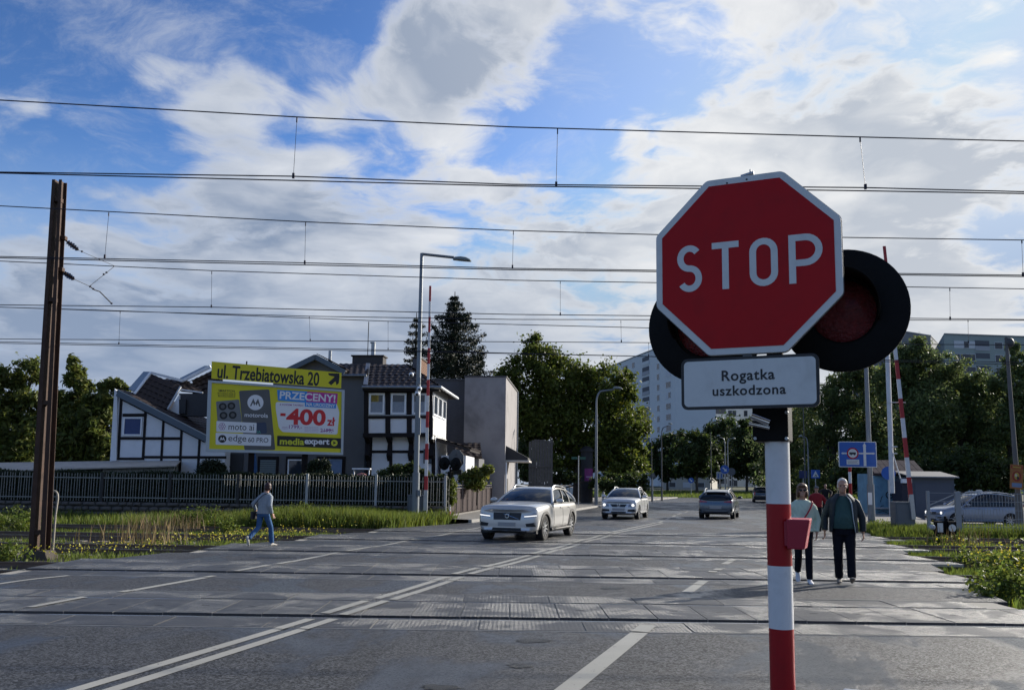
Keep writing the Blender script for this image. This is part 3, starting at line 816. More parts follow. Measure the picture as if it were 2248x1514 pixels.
def build_mast():
    D = 19.0; base = P(88, 1195, D); base.z = -.1
    top = P(131, 398, D)
    lean = (top.x - base.x) / (top.z - base.z)
    rt = thing('catenary_mast', 'rusty steel mast of two channels standing among weeds', 'mast', base)
    H = top.z - base.z
    def at(z, dx=0, dy=0): return Vector((lean * z + dx, dy, z))
    for sg in (-1, 1):
        m = MB(); w = .075; x0 = sg * .125
        t = .5
        for k in (0, 1):
            pass
        # C channel: web and two flanges, tapering upwards
        b, u = 1.0, .62
        def px(z, f): return lean * z + f * (b + (u - b) * z / H)
        web = [(x0 - sg * .03, -.11), (x0 + sg * .03 - sg * .045, -.11), (x0 + sg * .03 - sg * .045, .11), (x0 - sg * .03, .11)]
        def pr(poly):
            lo = [(px(0, x), y, 0) for x, y in poly]; hi = [(px(H, x), y, H) for x, y in poly]
            n = len(poly); m.add(lo + hi, [tuple(range(n - 1, -1, -1)), tuple(range(n, 2 * n))] + [(i, (i + 1) % n, n + (i + 1) % n, n + i) for i in range(n)])
        pr([(x0 - .055, -.12), (x0 + .055, -.12), (x0 + .055, -.105), (x0 - .055, -.105)])
        pr([(x0 - .055, .105), (x0 + .055, .105), (x0 + .055, .12), (x0 - .055, .12)])
        pr([(x0 - sg * .055, -.104), (x0 - sg * .040, -.104), (x0 - sg * .040, .104), (x0 - sg * .055, .104)])
        m.build('channel', RUST, rt)
    for z in (.5, 3.3, 5.6, 7.9):
        MB().box((lean * z - .07, -.1, z), (lean * z + .07, .1, z + .09)).build('batten_plate', RUST, rt)
    f = MB(); f.add([(-.34, -.3, -.1), (.34, -.3, -.1), (.34, .34, -.1), (-.34, .34, -.1), (-.22, -.2, .16), (.22, -.2, .16), (.22, .22, .16), (-.22, .22, .16)],
                    [(0, 3, 2, 1), (4, 5, 6, 7), (0, 1, 5, 4), (1, 2, 6, 5), (2, 3, 7, 6), (3, 0, 4, 7)])
    f.build('footing', M('footing_dark', (.06, .05, .04), .95, var=.4, vs=5, bump=.6), rt, bevel=.03)
    b = base
    def q(px, py): return P(px, py, D + (20.3 - D) * (px - 131) / 120) - b
    wire = M('stay_wire', (.05, .045, .045), .6, .4)
    def ins(p0, p1, name):
        p0, p1 = q(*p0), q(*p1); d = (p1 - p0).normalized(); L = (p1 - p0).length
        o = MB().cyl(p0, p1, .018, n=8).build(name, CERAM, rt, smooth=True)
        m = MB()
        for i in range(5):
            c = p0 + d * L * (.22 + .16 * i); m.cyl(c, c + d * .03, .07 - abs(i - 2) * .008, .035, n=14)
        m.build('shed', CERAM, o, smooth=True)
    ins((143, 527), (172, 549), 'insulator'); ins((136, 596), (163, 613), 'insulator')
    for p in ((140, 523), (134, 592)): MB().cbox(q(*p), (.12, .12, .09)).build('bracket', RUST, rt, bevel=.01)
    MB().tube([q(172, 549), q(252, 584)], .006, 6).build('stay', wire, rt)
    MB().tube([q(163, 613), q(198, 629)], .007, 6).build('stay', wire, rt)
    MB().tube([q(252, 584), q(198, 627)], .006, 6).build('stay', wire, rt)
    MB().tube([q(198, 629), q(207, 636), q(219, 640), q(245, 666)], .013, 8).build('steady_arm', wire, rt, smooth=True)
    for p in ((198, 629), (205, 634), (180, 552), (234, 598), (228, 602), (245, 666)): MB().cbox(q(*p), (.04, .03, .035)).build('clip', WIRE, rt)
    # bent vent pipe
    d = 19.6; g0 = P(118, 1195, d); g0.z = -.1; r = thing('bent_pipe', 'thin light pipe bent over at the top beside the mast', 'pipe', g0)
    pts = [P(117, 1195, d) - g0, P(122, 1130, d) - g0, P(127, 1095, d) - g0] + [P(119 + 8 * math.cos(rad(a)), 1088 - 11 * math.sin(rad(a)), d) - g0 for a in range(0, 181, 30)] + [P(111, 1096, d) - g0]
    pts[0].z = 0
    MB().tube(pts, .022, 8).build('tube', M('pipe_beige', (.36, .33, .27), .6), r, smooth=True)
build_mast()
# ================================================================== house, billboard, tower, garden
PLAST = M('white_plaster', (0.74, 0.76, 0.79), 0.8, var=.05, vs=2, bump=.15, bs=40, dirt=.18, ds=1.5, dirtcol=(.4, .4, .4))
TIMB = M('dark_timber', (0.014, 0.011, 0.012), 0.75, var=.3, vs=8, bump=.3, spec=.25)
GREYW = M('grey_render', (0.125, 0.128, 0.138), 0.85, var=.12, vs=1.2, bump=.25, bs=30, dirt=.35, ds=.8, dirtcol=(.07, .07, .075))
TOWERM = M('tower_render', (0.31, 0.295, 0.295), 0.88, var=.2, vs=.9, bump=.4, bs=25, dirt=.7, ds=.45, dirtcol=(.12, .115, .115))
BARGE = M('barge_blue_grey', (0.085, 0.115, 0.15), 0.55, var=.1, vs=3)
TILE = M('roof_tile', (0.032, 0.022, 0.020), 0.6, var=.45, vs=1.5, spec=.35)
SLATE = M('roof_deck', (0.022, 0.016, 0.015), 0.7, var=.3)
GLASS = M('window_glass', (0.03, 0.04, 0.055), 0.06, var=.2, vs=.7, spec=.7, rvar=.02)
CURT = M('curtain', (0.30, 0.33, 0.38), 0.85, var=.3, vs=14)
WFRM = M('window_white', (0.78, 0.8, 0.83), 0.45, var=.03)
METAL = M('zinc', (0.30, 0.32, 0.34), 0.4, 0.8, var=.2)
BRICK = M('brick_red', (0.22, 0.12, 0.075), 0.85, var=.35, vs=9, bump=.3)

HRZ = rad(-5)
H0 = P(860, 1060, 44.0); H0.z = 0
HM = Matrix.Translation(H0) @ Matrix.Rotation(HRZ, 4, 'Z'); HMI = HM.inverted()
def hp(px, py, v):
    o = HMI @ CAM_P; d = HMI.to_3x3() @ RAY(px, py); return o + d * ((v - o.y) / d.y)
def pm(D=44.0): return D / F_PX

tile_mb = MB(); rows = []
for j in range(7):
    t = j / 6; x = (t - .5) * 1.0; zz = .018 * math.cos(2 * math.pi * t) + .02
    rows.append([(x, -.5, zz + .03), (x, .5, zz), ])
tile_mb.grid(rows)
tile_mb.grid([[r[0], (r[0][0], r[0][1], r[0][2] - .045)] for r in rows])
TILE_ME = tile_mb.mesh('roof_tile', recalc=False, smooth=True); TILE_ME.materials.append(TILE)
def tile_roof(parent, eL, eR, rR, rL, tw=.30, th=.36, deck=True, tiles=True):
    """roof slope over four corners with tiles laid in courses"""
    eL, eR, rR, rL = (Vector(q) for q in (eL, eR, rR, rL))
    n = (eR - eL).cross(rL - eL).normalized()
    if n.z < 0: n = -n
    o = None
    if deck:
        m = MB(); m.prism([eL, eR, rR, rL], -n * .12); o = m.build('roof', SLATE, parent)
    if tiles:
        nr = max(1, int(round((rL - eL).length / th)))
        for i in range(nr):
            a = eL.lerp(rL, (i + .5) / nr); b = eR.lerp(rR, (i + .5) / nr); nc = max(1, int(round((b - a).length / tw)))
            u = (b - a).normalized(); w = n.cross(u).normalized()
            for j in range(nc):
                c = a.lerp(b, (j + .5) / nc); R = Matrix((u * ((b - a).length / nc), w * (th * 1.12), n)).transposed().to_4x4()
                t = bpy.data.objects.new('roof_tile', TILE_ME); COL.objects.link(t); t.parent = o if o is not None else parent
                t.matrix_basis = Matrix.Translation(c + n * (.012 + random.uniform(0, .006))) @ R
    return o
def hbox(parent, name, mat, px0, py0, px1, py1, v0, v1, bevel=0.0):
    a, b = hp(px0, py0, v0), hp(px1, py1, v0)
    return MB().box((min(a.x, b.x), v0, min(a.z, b.z)), (max(a.x, b.x), v1, max(a.z, b.z))).build(name, mat, parent, bevel=bevel)
def hbeam(parent, p, q, wpx, v, proud=.035, mat=None, name='timber'):
    a, b = hp(*p, v), hp(*q, v); w = wpx * pm()
    return MB().beam(a, b, w, proud * 2, (0, 1, 0)).build(name, mat or TIMB, parent)
def hwindow(parent, px0, py0, px1, py1, v, fr=4, curtain=False, mull=0, frame=None, name='window', glass=None):
    a, b = hp(px0, py1, v), hp(px1, py0, v); f = fr * pm(); m = MB(); F = frame or WFRM
    x0, x1, z0, z1 = a.x, b.x, a.z, b.z
    for lo, hi in (((x0, v - .04, z0), (x1, v + .04, z0 + f)), ((x0, v - .04, z1 - f), (x1, v + .04, z1)), ((x0, v - .04, z0 + f), (x0 + f, v + .04, z1 - f)), ((x1 - f, v - .04, z0 + f), (x1, v + .04, z1 - f))): m.box(lo, hi)
    if mull:
        for i in range(mull):
            xm = x0 + (x1 - x0) * (i + 1) / (mull + 1); m.box((xm - f * .5, v - .035, z0 + f), (xm + f * .5, v + .035, z1 - f))
    w = m.build(name, F, parent)
    MB().box((x0 + f * .9, v + .0, z0 + f * .9), (x1 - f * .9, v + .012, z1 - f * .9)).build('pane', glass or GLASS, w)
    if curtain:
        c = MB(); n = 24
        top = z1 - f - (z1 - z0) * .32
        c.grid([[(x0 + f + (x1 - x0 - 2 * f) * i / n, v - .006 + .004 * math.sin(i * 2.1), z) for i in range(n + 1)] for z in (z0 + f, top)])
        c.build('curtain', CURT, w)
    return w

def build_house():
    h = thing('timber_framed_house', 'white house with black timber framing and dark tiled roofs behind the picket fence', 'house', H0, HRZ)
    # ---- right bay, overhanging upper floor
    a, b = hp(798, 1042, 0), hp(949, 848, 0); zt, zm = b.z, hp(860, 957, 0).z
    MB().box((a.x, 0.02, zm), (b.x, 4.6, zt)).build('wall', PLAST, h)
    MB().box((a.x + .25, .62, .3), (b.x + .1, 4.5, zm)).build('wall', PLAST, h)
    for x0, x1 in ((799, 809), (846, 857), (893, 904), (937, 950)): hbeam(h, ((x0 + x1) / 2, 958), ((x0 + x1) / 2, 850), x1 - x0, 0)
    hbeam(h, (799, 856), (949, 856), 13, 0, .045); hbeam(h, (799, 914.5), (949, 914), 8, 0, .045); hbeam(h, (797, 955), (950, 954), 9, 0, .05)
    for x0, x1 in ((809.5, 845), (857.5, 892.5), (904.5, 937)): hwindow(h, x0, 863, x1, 909, -.01, 4.0, True)
    hbeam(h, (808, 911.5), (940, 911), 1.6, -.06, .02, METAL, 'sill')
    # consoles and lower posts
    for x in (803, 851, 898, 944):
        p = [hp(x - 5, 959, -.0), hp(x + 5, 959, -.0)]
        m = MB(); zb = hp(x, 1012, .6).z; w = .11
        prof = [(0.0, p[0].z), (.62, p[0].z), (.62, zb)] + [(.62 - .62 * (1 - t) ** 2 * .92, zb + (p[0].z - zb) * (1 - (1 - t) ** 2) * .0 + (p[0].z - zb) * t) for t in (.25, .5, .75)]
        m.prism([(p[0].x, y, z) for y, z in prof], (p[1].x - p[0].x, 0, 0)); m.build('console', TIMB, h)
        hbeam(h, (x + 7, 1045), (x + 7, 955), 7, .62)
    hbeam(h, (808, 991), (952, 991), 6, .62); hbeam(h, (952, 1040), (952, 955), 7, .62)
    hbox(h, 'shutter', M('shutter_grey', (.05, .06, .075), .6), 930, 985, 947, 1017, .5, .56)
    # ---- sunlit right side of the bay
    X = b.x
    SIDE = M('side_panel', (0.72, 0.72, 0.70), 0.7, var=.05)
    zs, z_, zb2 = hp(949, 914, 0).z, hp(949, 862, 0).z, zm
    for i in range(3):
        y0 = .35 + i * 1.38
        m = MB(); f = .1
        for lo, hi in (((X, y0, zs + .1), (X + .05, y0 + 1.2, zs + .2)), ((X, y0, z_ - .1), (X + .05, y0 + 1.2, z_)), ((X, y0, zs + .2), (X + .05, y0 + f, z_ - .1)), ((X, y0 + 1.2 - f, zs + .2), (X + .05, y0 + 1.2, z_ - .1))): m.box(lo, hi)
        w = m.build('window', WFRM, h); MB().box((X + .01, y0 + .09, zs + .19), (X + .025, y0 + 1.11, z_ - .09)).build('pane', GLASS, w)
        MB().box((X + .004, y0, zb2 + .1), (X + .04, y0 + 1.28, zs - .02)).build('side_panel', SIDE, h, bevel=.01)
    MB().box((X + .002, .02, zm - .12), (X + .07, 4.5, zm + .06)).build('side_beam', SIDE, h)
    MB().box((X + .002, -.05, z_ + .06), (X + .09, 4.5, z_ + .3)).build('side_beam', M('wood_weathered', (.2, .19, .18), .8), h)
    # ---- roofs
    zE = hp(860, 848, -.45).z
    eL, eR = hp(800, 848, -.45), hp(964, 848, -.45); eL.z = eR.z = zE
    rL, rR = hp(808, 801, 2.4), hp(894, 801, 2.4)
    tile_roof(h, eL, eR, rR, rL, .34, .40)
    sR = Vector((eR.x, 5.2, zE)); bR = Vector((rR.x, 3.6, rR.z))
    tile_roof(h, eR, sR, bR, rR, .34, .40)
    back = MB(); back.prism([rL, rR, bR, sR, Vector((eL.x, 5.2, zE))], (0, 0, -.1)); back.build('roof', SLATE, h)
    m = MB(); m.tube([eL + Vector((-.1, -.08, -.04)), eR + Vector((.1, -.08, -.04))], .07, 8); m.build('gutter', METAL, h, smooth=True)
    m = MB(); m.tube([eR + Vector((.08, -.1, -.02)), sR + Vector((.08, .2, -.02))], .07, 8); m.build('gutter', WFRM, h, smooth=True)
    m = MB(); m.box((eL.x - .1, -.4, zE - .22), (eR.x, .0, zE - .06)); m.build('soffit', TIMB, h)
    m = MB(); m.beam(eL + Vector((.05, 0, .08)), rL + Vector((.0, 0, .08)), .22, .05, (0, 0, 1)); m.build('flashing', METAL, h)
    # main roof, lower slope over the grey wall
    zG = hp(780, 822, .7).z
    g1, g2 = hp(742, 822, .7), hp(808, 824, .7); k1, k2 = hp(745, 799, 2.6), hp(812, 800, 2.6); g1.z = g2.z = zG
    tile_roof(h, g1, g2, k2, k1, .34, .40)
    m = MB(); m.tube([g1 + Vector((0, -.1, -.05)), g2 + Vector((-.05, -.1, -.05))], .06, 8); m.build('gutter', METAL, h, smooth=True)
    # ---- grey main wall with gable
    w0, w1 = hp(455, 1050, 1.0), hp(806, 824, 1.0)
    MB().box((w0.x, 1.0, .3), (w1.x, 8, hp(700, 845, 1.0).z)).build('wall', GREYW, h)
    MB().box((hp(735, 1050, 1).x, 1.002, 2), (w1.x - .02, 6, w1.z - .03)).build('wall', GREYW, h)
    ap, bl, br = hp(692, 786, 1.0), hp(600, 832, 1.0), hp(752, 822, 1.0)
    low = hp(700, 850, 1.0).z
    MB().prism([(bl.x, 1.004, low), (br.x, 1.004, low), (br.x, 1.004, br.z), (ap.x, 1.004, ap.z), (bl.x, 1.004, bl.z)], (0, 5, 0)).build('gable', GREYW, h)
    apx = hp(692, 783, .55); l2 = hp(590, 832, .55); r2 = hp(757, 817, .55)
    for p, q in ((apx, l2), (apx, r2)):
        MB().beam(p, q, .26, .06, (0, 1, 0)).build('bargeboard', BARGE, h)
        d = Vector((0, 3.6, 0)); n = Vector((0, 0, .12))
        MB().prism([p + n, q + n, q + n + d, p + n + d], (0, 0, -.06)).build('roof', SLATE, h)
        tile_roof(h, q + n + Vector((0, .1, .03)), q + n + d, p + n + d, p + n + Vector((0, .1, .03)), .36, .42, deck=False) if q is r2 else None
    # ground-floor openings of the grey wall
    DARKG = M('dark_opening', (.012, .013, .018), .5)
    hbox(h, 'porch_opening', DARKG, 489, 995, 532, 1046, .96, 1.0)
    for x0, x1, kind in ((566, 610, 'blind'), (628, 672, 'glass'), (695, 757, 'shut')):
        hbox(h, 'surround', TIMB, x0, 1001, x1, 1046, .955, 1.0)
        if kind == 'blind':
            BL = M('blind_green', (.16, .20, .21), .7)
            m0 = hp(x0 + 4, 1042, .93); m1 = hp(x1 - 4, 1009, .93)
            for i in range(7):
                z = m0.z + (m1.z - m0.z) * (i + .5) / 7; dz = (m1.z - m0.z) / 7 * .42
                MB().box((m0.x, .925, z - dz), (m1.x, .95, z + dz)).build('blind_slat', BL, h)
        elif kind == 'glass': hwindow(h, x0 + 3, 1008, x1 - 3, 1044, .93, 3)
        else:
            hwindow(h, x0 + 5, 1008, x1 - 6, 1042, .93, 2, mull=1, glass=M('blue_shutter', (.16, .24, .40), .6), frame=M('shutter_frame', (.2, .27, .4), .6))
    # ---- chimneys, flue, antenna
    c0, c1 = hp(773, 801, 3.2), hp(841, 782, 3.2)
    c = MB().box((c0.x, 3.2, c0.z - .6), (c1.x, 4.0, c1.z)).build('chimney', M('chimney_dark', (.06, .055, .055), .85, bump=.4), h)
    MB().box((c0.x - .07, 3.12, c1.z), (c1.x + .07, 4.08, c1.z + .07)).build('cap', SLATE, c)
    def pipe(px, y0, y1, r, v, mat, name):
        p, q = hp(px, y0, v), hp(px, y1, v); return MB().cyl((p.x, v, p.z), (p.x, v, q.z), r, n=12).build(name, mat, h, smooth=True)
    f = pipe(819, 782, 754, .12, 3.5, METAL, 'flue'); q = hp(819, 751, 3.5); MB().cyl((q.x, 3.5, q.z - .06), (q.x, 3.5, q.z), .16, n=12).build('cowl', METAL, f)
    pipe(807, 782, 706, .022, 3.6, TIMB, 'aerial'); pipe(724, 795, 770, .09, 2.2, METAL, 'vent_pipe')
    c0, c1 = hp(905, 830, 3.4), hp(922, 786, 3.4)
    c = MB().box((c0.x, 3.4, c0.z - .4), (c1.x, 5.6, c1.z)).build('chimney', M('chimney_grey', (.10, .10, .11), .9), h)
    x = c1.x + .006; zz = c0.z - .4; r = 0
    bme = MB().box((-.02, -.115, -.032), (.02, .115, .032)).mesh('brick'); bme.materials.append(BRICK)
    while zz < c1.z - .05:
        for j in range(8): inst(bme, 'brick', c, (x, 3.55 + j * .26 + (r % 2) * .12, zz + .035))
        zz += .085; r += 1
    MB().box((c0.x - .06, 3.34, c1.z), (c1.x + .08, 5.66, c1.z + .08)).build('cap', SLATE, c)
    # ---- left wing
    V = .3
    def s(cx, cy): return 230 + cx / 5.408, 780 + cy / 5.408
    pts = [s(60, 1290), s(115, 400), s(150, 432), s(1190, 985), s(1430, 1110), s(1430, 1400), s(135, 1400)]
    poly = [hp(*p, V) for p in pts]; poly[0].z = poly[-1].z = poly[-2].z = .4
    MB().prism(poly, (0, 5.5, 0)).build('wall', PLAST, h)
    # end pilaster
    e = [hp(*s(62, 1250), V - .12), hp(*s(135, 1250), V - .12), hp(*s(150, 425), V - .12), hp(*s(115, 395), V - .12)]
    MB().prism(e, (0, .118, 0)).build('corner_pilaster', PLAST, h)
    B = lambda p, q, w, pr=.035: hbeam(h, s(*p), s(*q), w, V, pr)
    B((160, 1240), (200, 470), 6); B((455, 1240), (488, 640), 6); B((672, 1260), (700, 760), 5.4); B((890, 1400), (914, 880), 5.4); B((1105, 1400), (1128, 990), 5.4)
    B((215, 708), (480, 708), 7, .045); B((185, 982), (905, 985), 6.2, .045); B((145, 1225), (460, 1225), 5.6, .045); B((455, 1205), (1440, 1208), 5.6, .045)
    B((190, 505), (1190, 1015), 7, .05)
    hwindow(h, *s(212, 735), *s(450, 950), V - .03, 3.2, glass=M('pane_blue', (.03, .06, .17), .12, spec=.25))
    b0, b1 = hp(*s(148, 448), V - .35), hp(*s(1240, 1010), V - .35)
    MB().beam(b0, b1, .30, .06, (0, 1, 0)).build('bargeboard', BARGE, h)
    # wing roof behind the bargeboard
    up = Vector((0, 0, .17)); d = Vector((0, 5.6, 0))
    tile_roof(h, b1 + up, b1 + up + d, b0 + up + d, b0 + up, .4, .45)
    m = MB(); m.beam(b0 + Vector((0, .05, .19)), b1 + Vector((0, .05, .19)), .06, .1, (0, 1, 0)); m.build('verge', METAL, h)
    # ---- dormer on the wing roof
    VV = 1.2
    DT = lambda cx, cy, v: hp(*s(cx, cy), v)
    A, Bq, Cq, Dq = DT(545, 225, 2.2), DT(355, 465, VV), DT(735, 640, VV), DT(890, 365, 2.2)
    tile_roof(h, Bq, Cq, Dq, A, .30, .34)
    MB().beam(DT(548, 200, 2.15), DT(348, 465, VV - .06), .13, .1, (0, 1, 0)).build('verge_board', PLAST, h)
    MB().beam(DT(548, 205, 2.15), DT(925, 300, 2.6), .14, .1, (0, 1, 0)).build('verge_board', PLAST, h)
    MB().beam(DT(900, 372, 2.1), DT(748, 640, VV - .06), .09, .1, (0, 1, 0)).build('verge_board', M('verge_grey', (.42, .44, .46), .6), h)
    MB().prism([DT(460, 190, 3.6), DT(280, 395, 3.0), DT(345, 425, VV + .1), DT(545, 192, 2.25)], (.03, .05, -.06)).build('roof', M('metal_roof', (.14, .18, .23), .45, .4), h)
    tile_roof(h, DT(915, 405, 2.2), DT(1165, 430, 2.6), DT(1000, 310, 3.4), DT(700, 280, 3.2), .34, .38)
    MB().beam(DT(905, 405, 2.1), DT(1165, 440, 2.4), .07, .08, (0, 1, 0)).build('gutter', WFRM, h)
    MB().prism([DT(770, 650, 1.6), DT(880, 465, 1.6), DT(880, 700, 1.6)], (0, .3, 0)).build('dormer_cheek', PLAST, h)
    hbox(h, 'window', DARKG, *s(870, 520), *s(955, 690), 1.62, 1.75)
    hbox(h, 'dormer_wall', M('dormer_dark', (.05, .05, .055), .8), *s(880, 450), *s(1240, 720), 1.78, 2.4)
    # second gable behind, rising to the right
    MB().beam(DT(925, 300, 2.7), DT(1255, 130, 2.7), .17, .1, (0, 1, 0)).build('verge_board', PLAST, h)
    MB().prism([DT(890, 268, 4.2), DT(1185, 122, 4.2), DT(1240, 122, 2.8), DT(930, 285, 2.8)], (.03, .05, -.06)).build('roof', MATS['metal_roof'], h)
    tile_roof(h, DT(1050, 515, 2.5), DT(1400, 560, 2.5), DT(1400, 110, 4.6), DT(1040, 300, 3.6), .30, .34)
    # lean-to roofs on the right
    tile_roof(h, Vector((X + 1.9, .9, hp(1000, 985, .9).z)), Vector((X + 1.9, 5, hp(1000, 985, .9).z)), Vector((X + .05, 5, zm - .05)), Vector((X + .05, .9, zm - .05)), .36, .4)
    q0, q1 = hp(992, 988, 5.2), hp(1058, 1014, 5.2)
    tile_roof(h, q0 + Vector((0, 0, -.35)), Vector((q1.x, 5.2, q0.z - .35)), Vector((q1.x - .4, 7.5, q0.z + .5)), Vector((q0.x, 7.5, q0.z + .5)), .36, .4)
    MB().box((q0.x, 5.4, .3), (q1.x - .2, 8, q0.z - .42)).build('wall', GREYW, h)
    MB().box((X + .3, 1.4, .3), (X + 1.6, 4.8, zm - .9)).build('wall', PLAST, h)
    # blank grey tower
    t = thing('render_tower', 'plain windowless grey rendered block beside the timber house', 'building', H0, HRZ)
    t0, t1 = hp(1016, 1066, 9.0), hp(1111, 828, 9.0)
    # side wall recedes
    o = HMI @ CAM_P; dR = HMI.to_3x3() @ RAY(1136, 856); depth = (t1.x - o.x) / dR.x * dR.y + o.y
    depth = min(max(depth, 11), 20)
    MB().box((t0.x, 9.0, .1), (t1.x, depth, t1.z)).build('wall', TOWERM, t)
    MB().box((t0.x - .05, 8.95, t1.z), (t1.x + .05, depth + .05, t1.z + .09)).build('coping', M('coping', (.06, .06, .065), .6), t)
    l0 = hp(935, 834, 10.2)
    MB().box((l0.x, 10.2, .1), (t0.x, 14, l0.z)).build('wing_wall', M('tower_dark', (.085, .085, .095), .85, var=.2, dirt=.4), t)
    MB().box((l0.x, 10.12, l0.z), (t0.x - .06, 14, l0.z + .08)).build('coping', MATS['coping'], t)
    yb = 9.5; za = hp(1113, 978, yb).z; ze = hp(1150, 1004, yb).z
    aw = MB().prism([(t1.x, yb, za), (t1.x + 1.35, yb, ze), (t1.x + 1.35, yb, ze - .16), (t1.x, yb, ze - .16)], (0, 2.4, 0)).build('awning', M('awning_dark', (.03, .03, .033), .7), t)
    MB().box((t1.x + .002, yb - .01, ze - .26), (t1.x + 1.42, yb + 2.5, ze - .16)).build('awning_edge', M('awning_edge', (.55, .52, .48), .7), aw)
    MB().cyl((t1.x + .06, depth - .3, .2), (t1.x + .06, depth - .3, t1.z), .05, n=10).build('downpipe', METAL, t, smooth=True)
    MB().cyl((t1.x + .06, 9.2, .2), (t1.x + .06, 9.2, ze - .3), .05, n=10).build('downpipe', WFRM, t, smooth=True)
    MB().box((t1.x, 10.3, 1.0), (t1.x + .02, 10.9, 1.9)).build('vent', DARKG, t)
    return h
build_house()

# ------------------------------------------------------------------ billboard
def build_billboard():
    pl, pr = P(455, 990, 38.6), P(752, 998, 40.6); mid = (pl + pr) / 2; rz = math.atan2(pr.y - pl.y, pr.x - pl.x)
    base = Vector((mid.x, mid.y, .5)); bb = thing('billboard', 'yellow advertising billboard with a street address strip on top', 'billboard', base, rz)
    Mi = (Matrix.Translation(base) @ Matrix.Rotation(rz, 4, 'Z')).inverted()
    def hit(px, py, v=0.0):
        o = Mi @ CAM_P; d = Mi.to_3x3() @ RAY(px, py); return o + d * ((v - o.y) / d.y)
    def s(cx, cy): return hit(420 + cx / 4.205, 700 + cy / 4.205)
    YEL = M('print_yellow', (.70, .62, .012), .5, var=.04); WH = M('print_white', (.78, .78, .80), .5, var=.02)
    BK = M('print_black', (.012, .012, .012), .5); RD = M('print_red', (.62, .02, .025), .5); BL = M('print_blue', (.04, .27, .68), .5)
    PK = M('print_magenta', (.50, .03, .28), .5); DG = M('print_dark_grey', (.10, .10, .10), .45, var=.3, vs=1.0); GR = M('print_grey', (.17, .18, .19), .5); PU = M('print_purple', (.3, .05, .25), .5)
    FRM = M('billboard_frame', (.42, .47, .50), .5, .3, var=.1)
    def plate(corners, y0, y1, mat, name, parent=bb, rnd=0.0, bevel=0):
        pts = [s(*c) for c in corners]
        if rnd:
            out = []; n = len(pts)
            for i in range(n):
                c = pts[i]; p = (pts[i - 1] - c).normalized() * rnd; q = (pts[(i + 1) % n] - c).normalized() * rnd
                for t in (0, .25, .5, .75, 1): out.append((c + p) * (1 - t) ** 2 + c * 2 * t * (1 - t) + (c + q) * t * t)
            pts = out
        return MB().prism([(p.x, y0, p.z) for p in pts], (0, y1 - y0, 0)).build(name, mat, parent, bevel=bevel)
    def txt(t, cx, cy, w, mat, bold=.0, h=None, y=-.012, tilt=None, parent=bb, space=1.0):
        a = s(cx, cy); L = (s(cx + w / 2, cy) - s(cx - w / 2, cy)).length
        me = text_mesh(t, .4, bold=bold, extrude=.001, space=space); xs = [v.co.x for v in me.vertices]; ys = [v.co.y for v in me.vertices]
        cxm, cym = (max(xs) + min(xs)) / 2, (max(ys) + min(ys)) / 2
        kx = L / (max(xs) - min(xs)); ky = kx if h is None else (s(cx, cy - h / 2) - s(cx, cy + h / 2)).length / (max(ys) - min(ys))
        me.transform(Matrix.Diagonal((kx, ky, 1, 1)) @ Matrix.Translation((-cxm, -cym, 0)))
        me.materials.clear(); me.materials.append(mat)
        o = bpy.data.objects.new('lettering', me); COL.objects.link(o); o.parent = parent; o.location = (a.x, y, a.z); o.rotation_euler = (math.pi / 2, tilt or 0, 0); return o
    outer = [(155, 565), (1415, 655), (1400, 1255), (132, 1222)]; inner = [(188, 588), (1388, 672), (1380, 1232), (165, 1198)]
    plate(outer, .02, .22, FRM, 'board')
    plate(inner, -.002, .02, YEL, 'poster')
    for i in range(4):
        a, b, c, d = outer[i], outer[(i + 1) % 4], inner[(i + 1) % 4], inner[i]
        plate([a, b, c, d], -.05, .0195, FRM, 'frame_rail')
    hd = plate([(188, 392), (1386, 496), (1382, 638), (186, 548)], -.04, .02, YEL, 'address_strip')
    tl = math.atan2(s(300, 490).z - s(1100, 560).z, 1) * 0
    def slope(c0, c1): p, q = s(*c0), s(*c1); return -math.atan2(q.z - p.z, q.x - p.x)
    t1 = slope((188, 470), (1384, 567))
    txt('ul. Trzebiatowska 20', 720, 520, 940, BK, bold=.009, h=128, y=-.043, tilt=t1, parent=bb)
    # arrow up right
    ar = MB()
    for pl_ in ([(1262, 588), (1318, 540), (1342, 562), (1290, 612)], [(1260, 500), (1366, 502), (1364, 540), (1272, 522)], [(1328, 538), (1366, 538), (1360, 592), (1338, 612)], [(1300, 560), (1340, 505), (1366, 505), (1366, 540), (1330, 580)]):
        pts = [s(*c) for c in pl_]; ar.prism([(p.x, -.044 - .0004 * len(ar.f) / 6, p.z) for p in pts], (0, .004, 0))
    ar.build('arrow', BK, bb)
    # phones
    plate([(228, 760), (440, 742), (468, 950), (245, 985)], -.006, -.003, GR, 'phone_back', rnd=.06)
    for cx, cy in ((290, 808), (370, 802), (297, 890), (382, 886)):
        c = s(cx, cy); MB().cyl((c.x, -.011, c.z), (c.x, -.006, c.z), .17, n=20).build('camera_lens', BK, bb)
        MB().cyl((c.x, -.0125, c.z), (c.x, -.011, c.z), .09, n=16).build('camera_lens', DG, bb)
    plate([(440, 662), (720, 648), (775, 1208), (490, 1208), (470, 960)], -.009, -.0065, DG, 'phone_front', rnd=.08)
    plate([(585, 960), (690, 950), (700, 1055), (600, 1060)], -.0115, -.0095, M('print_dark_blue', (.03, .05, .10), .4), 'phone_screen_art', rnd=.1)
    txt('IA', 625, 1042, 34, M('print_teal', (.1, .4, .3), .5), y=-.013)
